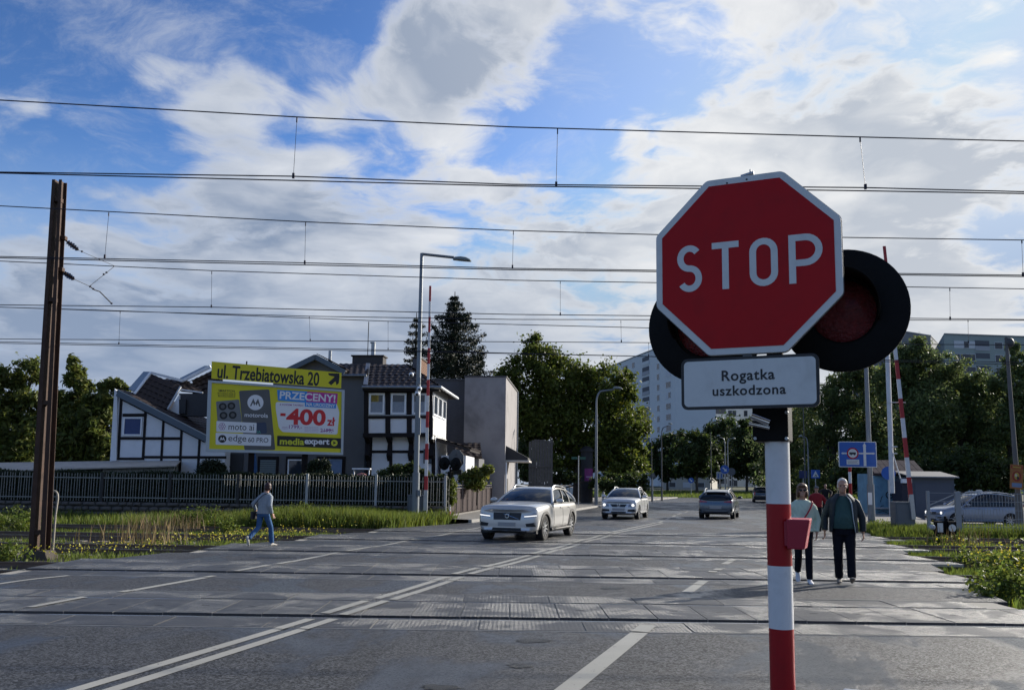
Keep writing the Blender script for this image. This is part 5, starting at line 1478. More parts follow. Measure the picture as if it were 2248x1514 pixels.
def rear_hatch(rt, patch, hl, hw, bv):
    for sg in (-1, 1): patch('tail_light', [(sg * .40, .86), (sg * .84, .93), (sg * .85, .80), (sg * .42, .82)], -1, .008, REDL)
    patch('number_plate', [(-.30, .66), (.30, .66), (.28, .50), (-.28, .50)], -1, .012, PLATE, rt, 4, 2)
    patch('diffuser', [(-.80, .38), (.80, .38), (.74, .27), (-.74, .27)], -1, .008, TRIMB)
    for sg in (-1, 1): patch('reflector', [(sg * .72, .46), (sg * .82, .52), (sg * .82, .38), (sg * .72, .40)], -1, .008, TRIMB)
    patch('tailgate_seam', [(-.62, .49), (.62, .49), (.62, .475), (-.62, .475)], -1, .004, TRIMB, rt, 6, 1)
def rear_suv(rt, patch, hl, hw, bv):
    for sg in (-1, 1): patch('tail_light', [(sg * .66, 1.10), (sg * .82, 1.12), (sg * .85, .78), (sg * .68, .80)], -1, .008, REDL)
    patch('number_plate', [(-.28, .80), (.28, .80), (.28, .68), (-.28, .68)], -1, .012, PLATE, rt, 4, 2)
    patch('bumper', [(-.85, .50), (.85, .50), (.80, .28), (-.80, .28)], -1, .006, TRIMB)

def yaw_to(dx, dy): return math.atan2(dy, dx)
ROAD_DIR = yaw_to(.30, 1.0)
def build_cars():
    # heading: towards the camera along the road
    c = P(1166, 1180, 26.2)
    car('estate_car', 'silver high-riding estate car with black wheel arches on the crossing', (c.x, 26.9, 0), ROAD_DIR + math.pi - rad(2), 4.94, 1.90, 1.53, PSILV, 2.94, 1.52, .365,
        (.97, .98, 1.08), (.05, 1.45, -.55, -1.98, 1.42), (-2.22, 1.08), 'wagon', True, CHR, front_suv, None, 10)
    c = P(1374, 1135, 43.4)
    car('estate_car', 'silver estate car with lit headlights farther up the road', (c.x, 43.4, 0), ROAD_DIR + math.pi - rad(0), 4.77, 1.82, 1.47, PSIL2, 2.71, 1.46, .325,
        (.90, 1.05, 1.02), (.12, 1.40, -.5, -1.85, 1.33), (-2.2, 1.02), 'wagon', False, ALLOY, front_wagon, None, 10)
    c = P(1590, 1135, 44.3)
    car('hatchback', 'blue-grey hatchback driving away with red tail lights', (c.x, 45.3, 0), ROAD_DIR - rad(2), 4.4, 1.80, 1.45, PGREY, 2.65, 1.40, .325,
        (.80, 1.0, 1.0), (.15, 1.38, -.5, -1.65, 1.32), (-2.02, 1.02), 'hatch', False, ALLOY, None, rear_hatch, 10)
    c = P(1672, 1098, 92)
    car('suv', 'black car driving away in the distance beside the signal post', (c.x, 92, .0), ROAD_DIR + rad(3), 4.6, 1.86, 1.68, PBLK, 2.7, 1.4, .36,
        (.95, 1.05, 1.12), (.25, 1.58, -.5, -1.85, 1.55), (-2.15, 1.14), 'hatch', False, ALLOY, None, rear_suv, 5)
    c = P(2137, 1150, 43.5)
    car('people_carrier', 'pale silver people carrier parked behind the mesh fence', (c.x, 43.5, -.2), math.pi + rad(4), 4.6, 1.83, 1.66, PBLU, 2.73, 1.38, .33,
        (.72, 1.35, 1.02), (.35, 1.52, -.4, -1.95, 1.5), (-2.15, 1.05), 'mpv', False, ALLOY, front_wagon, rear_suv, 9)
    q = P(2152, 1084, 43.5)
    t = thing('taxi_sign', 'small pale roof sign on the parked people carrier', 'roof sign', (q.x, 43.6, 1.455))
    MB().add([(-.2, -.07, 0), (.2, -.07, 0), (.2, .07, 0), (-.2, .07, 0), (-.13, -.03, .15), (.13, -.03, .15), (.13, .03, .15), (-.13, .03, .15)], [(0, 3, 2, 1), (4, 5, 6, 7), (0, 1, 5, 4), (1, 2, 6, 5), (2, 3, 7, 6), (3, 0, 4, 7)]).build('sign_body', M('roof_sign', (.45, .45, .42), .5), t, bevel=.02)
build_cars()
# ================================================================== people
def ring_loft(mb, rings, n=16, mi=0):
    rows = []
    for c, u, v in rings:
        c, u, v = Vector(c), Vector(u), Vector(v)
        rows.append([c + u * math.cos(2 * math.pi * j / n) + v * math.sin(2 * math.pi * j / n) for j in range(n)])
    o = len(mb.v); mb.grid(rows, mi, close=True)
    mb.f.append(tuple(o + j for j in range(n))); mb.m.append(mi); N = len(rows); mb.f.append(tuple(o + (N - 1) * n + j for j in range(n - 1, -1, -1))); mb.m.append(mi)
    return mb
def limb(mb, pts, rad_, n=14, flat=1.0, mi=0):
    """tapered limb through joints, with extra rings so that the bends stay round"""
    P_, R_ = [], []
    pts = [Vector(p) for p in pts]
    for i in range(len(pts) - 1):
        for t in (0, .33, .66): P_.append(pts[i].lerp(pts[i + 1], t)); R_.append(rad_[i] + (rad_[i + 1] - rad_[i]) * t)
    P_.append(pts[-1]); R_.append(rad_[-1])
    rings = []
    for i in range(len(P_)):
        a = (P_[min(i + 1, len(P_) - 1)] - P_[max(i - 1, 0)]).normalized(); u = Vector((1, 0, 0)); u = (u - a * u.dot(a)).normalized(); v = a.cross(u)
        rings.append((P_[i], u * R_[i], v * R_[i] * flat))
    return ring_loft(mb, rings, n, mi)
def torso(mb, rows, n=20, mi=0): return ring_loft(mb, [((cx, cy, z), (rx, 0, 0), (0, ry, 0)) for z, cx, cy, rx, ry in rows], n, mi)
def skin(mb, name, mat, parent, voxel=.012, smooth=6, wrinkle=0.0):
    o = mb.build(name, mat, parent, recalc=True)
    md = o.modifiers.new('r', 'REMESH'); md.mode = 'VOXEL'; md.voxel_size = voxel; md.use_smooth_shade = True
    md = o.modifiers.new('s', 'SMOOTH'); md.factor = .5; md.iterations = smooth
    apply_mods(o); me = o.data
    if wrinkle > 0:
        n = len(me.vertices); co = np.empty(n * 3, np.float32); me.vertices.foreach_get('co', co); co = co.reshape(-1, 3)
        no = np.empty(n * 3, np.float32); me.vertices.foreach_get('normal', no); no = no.reshape(-1, 3)
        ph = co[:, 2] * 42 + 5 * np.sin(co[:, 0] * 23 + co[:, 2] * 9) + 4 * np.sin(co[:, 1] * 27)
        co += no * (np.sin(ph) * wrinkle * (.5 + .5 * np.sin(co[:, 2] * 7 + co[:, 0] * 11)))[:, None]
        me.vertices.foreach_set('co', co.ravel())
    me.polygons.foreach_set('use_smooth', [True] * len(me.polygons)); me.update()
    if not me.materials: me.materials.append(mat)
    return o
def hand(mb, w, d, side, curl=.5, s=1.0):
    """palm and five fingers; w wrist, d direction the hand points, side = thumb direction"""
    w, d, t = Vector(w), Vector(d).normalized(), Vector(side); t = (t - d * t.dot(d)).normalized(); nrm = d.cross(t)
    pl = .085 * s
    ring_loft(mb, [(w - d * .02, t * .024 * s, nrm * .020 * s), (w + d * .02, t * .033 * s, nrm * .017 * s), (w + d * pl, t * .039 * s, nrm * .014 * s), (w + d * (pl + .012), t * .032 * s, nrm * .011 * s)], 12)
    for i, (off, ln) in enumerate(((.030, .070), (.010, .080), (-.011, .074), (-.030, .056))):
        p0 = w + d * (pl - .005) + t * off * s; p1 = p0 + (d + nrm * curl * .5).normalized() * ln * .45 * s; p2 = p1 + (d * (1 - curl * .6) + nrm * curl * 1.1).normalized() * ln * .33 * s; p3 = p2 + (d * (1 - curl) + nrm * curl * 1.5).normalized() * ln * .26 * s
        limb(mb, [p0, p1, p2, p3], [.0095 * s, .009 * s, .0085 * s, .007 * s], 8)
    p0 = w + d * .025 + t * .028 * s; p1 = p0 + (d * .7 + t * .7).normalized() * .035 * s; p2 = p1 + (d * .95 + t * .25 + nrm * .2).normalized() * .03 * s
    limb(mb, [p0, p1, p2], [.012 * s, .0105 * s, .008 * s], 8)
def shoe(mb, ank, toe, up=(0, 0, 1), s=1.0):
    """sole and upper from the heel under the ankle to the toe"""
    ank, d = Vector(ank), Vector(toe).normalized(); u = Vector(up); u = (u - d * u.dot(d)).normalized(); sd = d.cross(u)
    R = []
    for x, w, z0, h in ((-.075, .026, .0, .05), (-.06, .036, 0, .08), (-.01, .038, .0, .10), (.05, .040, .0, .075), (.11, .046, .0, .055), (.16, .044, .0, .042), (.195, .03, .004, .028), (.205, .012, .010, .012)):
        R.append((ank + d * x * s + u * (-.085 + z0 + h / 2) * s, sd * w * s, u * h / 2 * s))
    ring_loft(mb, R, 14)
SKINM = M('skin', (0.46, 0.25, 0.17), 0.55, var=.08, vs=25)
def person(name, label, loc, rz, J, outfit, sc=1.0, group='people walking over the crossing'):
    """J: joints in metres for a 1.76 m figure that faces -y"""
    rt = thing(name, label, 'person', loc, rz, group); rt.scale = (sc, sc, sc)
    lean = J.get('lean', 0.0)
    def T(p): p = Vector(p); return Vector((p.x, p.y - lean * max(0, p.z - .9), p.z))
    hips = [Vector((-.09, 0, .92)), Vector((.09, 0, .92))]; legs = J['legs']; arms = J['arms']; wd = J.get('width', 1.0); deep = J.get('deep', 1.0)
    tr = [(.84, .165, .115), (.92, .175, .12), (1.02, .165, .125), (1.12, .165, .13), (1.24, .18, .125), (1.36, .19, .115), (1.43, .165, .095), (1.485, .09, .07), (1.52, .058, .058)]
    hd = T(J.get('head', (0, -.02, 1.655))); hr = Matrix.Rotation(J.get('turn', 0), 3, 'Z') @ Matrix.Rotation(J.get('nod', 0), 3, 'X')
    # --- body, one surface
    b = MB(); torso(b, [(z, T((0, 0, z)).x, T((0, 0, z)).y, rx * .96 * wd, ry * .95 * deep) for z, rx, ry in tr])
    limb(b, [T((0, .0, 1.47)), hd + Vector((0, .01, -.07))], [.06, .052])
    b.ball(hd + hr @ Vector((0, .012, .018)), (.076, .096, .105), 20, 14, rot=hr); b.ball(hd + hr @ Vector((0, -.028, -.055)), (.056, .064, .062), 16, 10, rot=hr)
    b.ball(hd + hr @ Vector((0, -.092, -.008)), (.013, .02, .022), 8, 6, rot=hr); b.ball(hd + hr @ Vector((0, -.078, .035)), (.05, .018, .014), 10, 6, rot=hr)
    b.ball(hd + hr @ Vector((0, -.085, -.05)), (.024, .012, .012), 8, 6, rot=hr); b.ball(hd + hr @ Vector((0, -.075, -.092)), (.022, .018, .018), 8, 6, rot=hr)
    for sg in (-1, 1):
        b.ball(hd + hr @ Vector((sg * .080, .012, 0)), (.012, .024, .034), 8, 6, rot=hr); b.ball(hd + hr @ Vector((sg * .045, -.066, -.015)), (.026, .022, .022), 8, 6, rot=hr)
    for (k, a), h in zip(legs[:2], hips): limb(b, [h, k, a], [.075, .05, .036])
    for sg, (sh, e, w) in zip((-1, 1), arms):
        limb(b, [T(sh) - Vector((sg * .035, 0, .03)), T(e), T(w)], [.05, .038, .026]); b.ball(T(sh) - Vector((sg * .045, 0, .035)), (.06, .058, .058), 12, 8); dd = (Vector(w) - Vector(e)).normalized()
        hand(b, T(w) + dd * .01, dd + Vector(J.get('hand_dir', (0, 0, 0))), (0, -1, 0) if not J.get('thumb') else J['thumb'], J.get('curl', .45))
    body = skin(b, 'body', SKINM, rt, .0085, 4)
    # eyes
    for sg in (-1, 1):
        e = MB().ball(hd + hr @ Vector((sg * .031, -.078, .012)), (.014, .008, .007), 8, 6, rot=hr); e.build('eye', INK, body)
    # --- trousers
    t = MB(); torso(t, [(z, 0, -lean * max(0, z - .9), rx * wd, ry * deep) for z, rx, ry in ((.82, .172, .125), (.90, .186, .132), (.98, .18, .13), (1.03, .172, .13))])
    for (k, a), h in zip(legs[:2], hips):
        k, a = Vector(k), Vector(a); hem = a + (k - a).normalized() * -.005
        limb(t, [h, k, hem], [.098 * J.get('leg', 1), .072 * J.get('leg', 1), .064 * J.get('leg', 1)])
    skin(t, 'trousers', outfit['trousers'], rt, .012, 5, .004)
    # --- top
    m = MB(); infl = outfit.get('infl', .014); z0 = outfit.get('hem', .94); inner = outfit.get('inner')
    rows = [(z, T((0, 0, z)).x, T((0, 0, z)).y - outfit.get('belly', 0) * math.exp(-((z - 1.08) / .13) ** 2), (rx + infl) * wd, (ry + infl) * deep + outfit.get('belly', 0) * math.exp(-((z - 1.08) / .13) ** 2)) for z, rx, ry in [(z0, .178, .125)] + [r for r in tr if r[0] > z0 + .05 and r[0] < 1.5]]
    torso(m, rows)
    if not inner:
        for sg, (sh, e, w) in zip((-1, 1), arms): limb(m, [T(sh) - Vector((sg * .03, 0, .035)), T(e), T(Vector(e).lerp(Vector(w), .93))], [.066 + infl * .5, .052 + infl * .5, .042]); m.ball(T(sh) - Vector((sg * .048, 0, .038)), (.078 + infl * .4, .076 + infl * .4, .072 + infl * .4), 14, 10)
    skin(m, 'sweater' if not inner else 'shirt', outfit['top'] if not inner else inner, rt, .012, 6, outfit.get('wr', .004))
    if inner:
        j = MB()
        for z, rx, ry in [(outfit['jhem'], .205, .155), (.98, .205, .155), (1.08, .20, .158), (1.2, .205, .155), (1.34, .215, .145), (1.42, .19, .125), (1.47, .12, .095), (1.50, .095, .09)]:
            pass
        J2 = []
        for z, rx, ry in [(outfit['jhem'], .212, .16), (.98, .208, .16), (1.08, .202, .162), (1.2, .207, .158), (1.34, .217, .15), (1.42, .195, .13), (1.475, .125, .105), (1.525, .098, .098)]:
            op = 52 - 26 * (z - .88) / .6; r = []
            for i in range(29):
                a = rad(-90 + op + (360 - 2 * op) * i / 28); r.append(T((rx * wd * math.cos(a), ry * deep * math.sin(a) - (.02 if abs(i - 14) > 11 else 0), z)))
            J2.append(r)
        j.grid(J2); jo = j.build('jacket', outfit['top'], rt, smooth=True, angle=180, solid=.02)
        md = jo.modifiers.new('sub', 'SUBSURF'); md.levels = 1; md.render_levels = 1
        for sg, (sh, e, w) in zip((-1, 1), arms):
            q = MB(); limb(q, [T(sh) - Vector((sg * .03, 0, .035)), T(e), T(Vector(e).lerp(Vector(w), .95))], [.078, .064, .052]); q.ball(T(sh) - Vector((sg * .05, 0, .035)), (.088, .088, .084), 14, 10); skin(q, 'sleeve', outfit['top'], jo, .012, 5, .006)
        lp = MB(); lp.grid([[r[0] + Vector((.002, -.012, 0)) for r in J2], [r[1] + Vector((-.01, -.02, 0)) for r in J2]]); lp.build('lining', outfit.get('lining', outfit['top']), jo, smooth=True, solid=.004)
    # --- shoes
    for sg, lg in zip((-1, 1), legs[:2]):
        pass
    for i in (0, 1):
        q = MB(); shoe(q, legs[i][1], legs[2 + i][0], legs[2 + i][1]); skin(q, 'shoe', outfit['shoes'], rt, .009, 3)
    # --- hair
    if outfit.get('hair'):
        hm = MB()
        for c, r in outfit['hair_shape']: hm.ball(hd + hr @ Vector(c), r, 18, 12, rot=hr)
        skin(hm, 'hair', outfit['hair'], rt, .009, 3, .003)
    return rt, hd, hr, T

DENIM_D = M('denim_dark', (.007, .008, .014), .9, var=.3, vs=20, spec=.2); DENIM_B = M('denim_blue', (.045, .11, .24), .9, var=.35, vs=10, spec=.2)
MINT = M('knit_mint', (.52, .62, .50), .9, var=.08, vs=30, bump=.2, bs=200); GREYK = M('knit_grey', (.28, .32, .36), .9, var=.08, vs=30)
JACK = M('jacket_dark', (.022, .032, .040), .7, var=.25, vs=8, spec=.3); TEE = M('tee_teal', (.035, .085, .080), .9, var=.1)
SHW = M('shoe_white', (.70, .71, .74), .6); SHG = M('shoe_grey', (.20, .18, .16), .8, var=.2); SHB = M('shoe_beige', (.55, .52, .46), .8)
HBR = M('hair_brown', (.10, .045, .02), .5, var=.4, vs=50); HGR = M('hair_grey', (.62, .58, .52), .6, var=.25, vs=60); HRD = M('hair_dark_red', (.035, .010, .010), .5, var=.4, vs=50)
REDF = M('red_fabric', (.26, .012, .018), .85, var=.2, vs=8); CAPG = M('cap_grey', (.12, .125, .13), .85); REDB2 = M('bag_red', (.36, .012, .03), .5)
BOB = [((0, .02, .04), (.098, .112, .105)), ((-.075, .01, -.045), (.030, .075, .09)), ((.075, .01, -.045), (.030, .075, .09)), ((0, .06, -.04), (.085, .06, .10)), ((0, -.055, .085), (.075, .05, .03))]
SHORT = [((0, .03, .05), (.082, .09, .088)), ((-.066, .03, .0), (.022, .06, .05)), ((.066, .03, .0), (.022, .06, .05)), ((0, .07, -.01), (.065, .045, .06))]
def build_people():
    # man with the open jacket
    g = G(1862, 1283)
    JM = dict(legs=[((-.10, -.03, .50), (-.095, .10, .10)), ((.10, -.10, .50), (.105, -.17, .13)), ((0, -1, .0), (0, 0, 1)), ((.05, -1, .38), (0, .38, 1))],
              arms=[((-.225, 0, 1.40), (-.30, .06, 1.12), (-.305, -.02, .88)), ((.225, 0, 1.40), (.30, .08, 1.12), (.31, .10, .87))], width=1.08, deep=1.12, head=(0, -.05, 1.65), nod=.12, leg=1.05, curl=.55)
    person('person', 'man in open dark jacket, teal shirt and black trousers walking towards the camera', (g.x, g.y + .12, 0), rad(-20), JM,
           dict(trousers=DENIM_D, top=JACK, inner=TEE, jhem=.86, lining=M('lining_pale', (.35, .4, .42), .8), shoes=SHG, hair=HGR, hair_shape=SHORT, belly=.03, hem=.93), 1.0)
    # woman with the red bag
    g = G(1768, 1280)
    JW = dict(legs=[((-.085, .02, .50), (-.085, .22, .20)), ((.085, -.06, .50), (.085, -.07, .085)), ((0, -.55, -.85), (0, -.85, .5)), ((.06, -1, .0), (0, 0, 1))],
              arms=[((-.20, 0, 1.39), (-.27, .03, 1.14), (-.07, -.20, 1.14)), ((.20, 0, 1.39), (.265, .06, 1.13), (.235, -.02, .90))], width=.97, deep=.95, head=(0, -.04, 1.65), leg=.92, turn=0, curl=.5)
    rt, hd, hr, T = person('person', 'woman in pale mint sweater with sunglasses and a red shoulder bag', (g.x, g.y + .05, 0), rad(-12), JW,
                           dict(trousers=DENIM_D, top=MINT, shoes=SHW, hair=HBR, hair_shape=BOB, infl=.026, hem=.92, wr=.007), .945)
    s = MB()
    for sg in (-1, 1): s.ball(hd + hr @ Vector((sg * .034, -.088, .012)), (.032, .012, .022), 12, 8, rot=hr)
    s.beam(hd + hr @ Vector((-.07, -.07, .018)), hd + hr @ Vector((.07, -.07, .018)), .01, .02); s.build('sunglasses', M('shades', (.006, .006, .007), .1), rt, smooth=True)
    bag = thing('shoulder_bag', 'red bag held at the waist of the woman in mint', 'bag', (g.x, g.y + .05, 0), rad(-12)); bag.scale = (.945,) * 3
    MB().prism([(-.20, -.25, .98), (.02, -.25, .98), (.02, -.25, 1.12), (-.20, -.25, 1.12)], (0, .09, 0)).build('pouch', REDB2, bag, bevel=.02)
    MB().tube([(-.02, -.20, 1.12), (.06, -.19, 1.24), (.12, -.165, 1.34), (.165, -.10, 1.43), (.17, 0, 1.455), (.1, .12, 1.4)], .014, 8).build('strap', REDB2, bag, smooth=True)
    # person in the red jacket
    g = G(1797, 1166)
    JR = dict(legs=[((-.10, -.05, .50), (-.10, .02, .09)), ((.10, .0, .50), (.10, .20, .16)), ((0, -1, 0), (0, 0, 1)), ((0, -.7, -.7), (0, -.7, .7))],
              arms=[((-.21, 0, 1.40), (-.29, .05, 1.13), (-.24, -.12, .96)), ((.21, 0, 1.40), (.33, .08, 1.15), (.36, -.06, .95))], width=1.0, head=(.0, -.04, 1.64), turn=-.4)
    person('person', 'person in dark red jacket and grey cap walking behind the couple', (g.x, g.y + .1, 0), rad(-20), JR,
           dict(trousers=DENIM_D, top=REDF, shoes=DENIM_D, hair=CAPG, hair_shape=[((0, .01, .055), (.09, .105, .075)), ((0, -.10, .055), (.06, .05, .012))], infl=.03, wr=.006), .95)
    # cyclist
    D = 52.0; q = P(1812, 1100, D); q.z = 0
    JC = dict(legs=[((-.11, -.34, .72), (-.11, -.12, .36)), ((.11, -.30, .60), (.11, -.06, .22)), ((0, -1, 0), (0, 0, 1)), ((0, -1, 0), (0, 0, 1))],
              arms=[((-.21, -.0, 1.42), (-.34, -.18, 1.28), (-.29, -.48, 1.12)), ((.21, -.0, 1.42), (.34, -.18, 1.28), (.29, -.48, 1.12))], lean=.35, head=(0, -.06, 1.64))
    BLKF = M('black_fabric', (.012, .012, .014), .85)
    person('person', 'cyclist in dark clothes far behind the walking couple', (q.x, D, .06), rad(-16), JC, dict(trousers=BLKF, top=BLKF, shoes=BLKF, hair=BLKF, hair_shape=SHORT, infl=.03), 1.0, 'people')
    b = thing('bicycle', 'dark bicycle ridden towards the camera in the distance', 'bicycle', (q.x, D, 0), rad(-16))
    FR = M('bike_frame', (.02, .02, .025), .4)
    for y in (-.68, .42):
        w = MB(); w.tube([(0, y + .34 * math.cos(a), .35 + .34 * math.sin(a)) for a in np.linspace(0, 2 * math.pi, 25)], .02, 8, caps=False); wo = w.build('wheel', TYRE, b, smooth=True)
        sp = MB()
        for i in range(8): a = math.pi * i / 8; sp.tube([(0, y - .33 * math.cos(a), .35 - .33 * math.sin(a)), (0, y + .33 * math.cos(a), .35 + .33 * math.sin(a))], .003, 4)
        sp.build('spokes', CHR, wo)
    f = MB()
    for p0, p1 in (((0, .42, .35), (0, -.05, .30)), ((0, -.05, .30), (0, .12, .90)), ((0, .1, .82), (0, -.50, .92)), ((0, -.05, .30), (0, -.52, .80)), ((0, .42, .35), (0, .1, .82)), ((0, -.50, 1.02), (0, -.68, .35))): f.tube([p0, p1], .018, 8)
    f.build('frame', FR, b); MB().tube([(-.3, -.46, 1.08), (-.1, -.52, 1.06), (.1, -.52, 1.06), (.3, -.46, 1.08)], .014, 8).build('handlebar', FR, b)
    MB().ball((0, .14, .93), (.07, .13, .035), 12, 8).build('saddle', TYRE, b, smooth=True)
    # woman walking away on the left
    g = G(572, 1199)
    JL = dict(legs=[((-.09, -.22, .52), (-.085, -.30, .085)), ((.09, .06, .52), (.09, .42, .24)), ((0, -1, 0), (0, 0, 1)), ((0, -.35, -.93), (0, -.93, .35))],
              arms=[((-.20, 0, 1.39), (-.25, .05, 1.12), (-.24, -.10, .90)), ((.20, 0, 1.39), (.33, .10, 1.16), (.26, .02, .98))], width=.98, lean=.14, head=(0, -.04, 1.64), turn=.5, leg=1.0)
    rt, hd, hr, T = person('person', 'woman in grey cardigan and blue jeans walking away on the left', (g.x, g.y + .1, 0), rad(180 - 28), JL,
                           dict(trousers=DENIM_B, top=GREYK, shoes=SHB, hair=HRD, hair_shape=[((0, .015, .035), (.095, .11, .10)), ((0, .06, -.03), (.085, .06, .08)), ((-.07, .03, -.03), (.03, .05, .07)), ((.07, .03, -.03), (.03, .05, .07))], infl=.026, hem=.90, wr=.006), .885)
    bag = thing('shoulder_bag', 'dark bag hanging behind the woman walking away', 'bag', (g.x, g.y + .1, 0), rad(180 - 28)); bag.scale = (.885,) * 3
    MB().prism([(.22, -.06, .74), (.32, -.06, .74), (.32, -.06, .96), (.22, -.06, .96)], (0, .24, 0)).build('pouch', M('bag_dark', (.015, .015, .02), .6), bag, bevel=.02)
    MB().tube([(.26, .10, .96), (.20, .165, 1.1), (.05, .175, 1.28), (-.08, .12, 1.42), (-.12, -.02, 1.48)], .012, 6).build('strap', MATS['bag_dark'], bag, smooth=True)
build_people()
# ================================================================== street furniture, far buildings
LAMP = M('lamp_post_steel', (0.20, 0.22, 0.24), 0.5, 0.6, var=.1)
CONP = M('lamp_post_concrete', (0.12, 0.12, 0.12), 0.85, var=.2)
REDP = M('barrier_red', (0.36, 0.015, 0.02), 0.45, var=.1); WHP = M('barrier_white', (0.70, 0.71, 0.72), 0.45, var=.05, dirt=.2)
CABI = M('cabinet_grey', (0.10, 0.115, 0.13), 0.55, 0.1, var=.1)
def street_lamp(label, px, D, ytop, xhead, yhead, r0=.09, bend=False, mat=None, head=True, zb=0.0):
    """post at picture column px, depth D; arm towards picture point (xhead, yhead)"""
    b = P(px, 1060, D); b.z = zb; top = P(px, ytop, D); q = P(xhead, yhead, D); mat = mat or LAMP
    b.x = Xat(px, D, 1.6); top.x = b.x; r = thing('street_lamp', label, 'street lamp', b, 0, 'street lamps')
    H = top.z - zb; dx, dz = q.x - b.x, q.z - zb
    m = MB(); m.cyl((0, 0, 0), (0, 0, H * .18), r0, r0 * .95, n=14); m.build('base_section', mat, r, smooth=True)
    if not bend:
        MB().cyl((0, 0, H * .18), (0, 0, H), r0 * .72, r0 * .45, n=14).build('pole', mat, r, smooth=True)
        MB().tube([(0, 0, H - .03), (dx * .66, 0, H + (dz - H) * .66)], r0 * .38, 8).build('arm', mat, r, smooth=True)
    else:
        pts = [(0, 0, H * .18), (0, 0, H * .6), (0, 0, H - .9)] + [(dx * .22 * (1 - math.cos(a)), 0, H - .9 + .9 * math.sin(a)) for a in np.linspace(.2, 1.45, 6)] + [(dx * .7, 0, H + (dz - H) * .6)]
        MB().tube(pts, [r0 * .72] * 2 + [r0 * .5] * 7 + [r0 * .35], 10).build('pole', mat, r, smooth=True)
    if head:
        L = abs(dx) * .34; sg = 1 if dx > 0 else -1; c = Vector((dx - sg * L * .5, 0, dz)); hm = MB(); rows = []
        for x, h, w in ((-.5, .05, .07), (-.42, .12, .10), (-.1, .16, .15), (.2, .15, .15), (.42, .08, .12), (.5, .01, .04)):
            rows.append([c + Vector((sg * x * L * 1.1, w * math.cos(a), (h * math.sin(a) if math.sin(a) > 0 else .03 * math.sin(a)) - .06 * (x + .5))) for a in [2 * math.pi * j / 14 for j in range(14)]])
        hm.grid(rows, close=True); hm.f.append(tuple(range(14))); hm.m.append(0); hm.f.append(tuple(range(70, 84))); hm.m.append(0)
        ho = hm.build('lamp_head', M('lamp_head_grey', (.16, .19, .19), .5), r, smooth=True)
    return r
def barrier(label, px, D, ytop, pxtop, cab, arm_w=.07, brace=False, zb=0.0, flip=1):
    base = P(px, 1100, D); base.z = zb; base.x = Xat(px, D, 1.0); r = thing('crossing_barrier', label, 'barrier', base, 0, 'raised crossing barriers')
    x0, x1, h = cab
    c = MB().box((x0, -.25, 0), (x1, .25, h)).build('drive_cabinet', CABI, r, bevel=.02)
    MB().box((x0 + .06, -.256, h * .15), (x1 - .06, -.25, h * .9)).build('cabinet_door', M('cabinet_door', (.12, .135, .155), .5), c)
    MB().box((x0 - .15, -.4, -.15), (x1 + .15, .4, .03)).build('footing', CONC, r)
    top = P(pxtop, ytop, D) - base; b0 = Vector((0, -.3, h * .6)); n = 13; top.y = -.3
    d = (top - b0)
    for i in range(n):
        p, q = b0 + d * (.06 + .94 * i / n), b0 + d * (.06 + .94 * (i + 1) / n)
        MB().beam(p, q, arm_w * (1.35 - .5 * i / n), .05, (0, 1, 0)).build('arm_band', REDP if (n - 1 - i) % 2 == 0 else WHP, r)
    MB().beam(b0 - d * .02, b0 + d * .07, .16, .12, (0, 1, 0)).build('arm_root', GALV, r)
    return r, base
def sign_pole(root, h, r=.035, mat=None): return MB().cyl((0, 0, -.1), (0, 0, h), r, n=10).build('pole', mat or GALV, root, smooth=True)
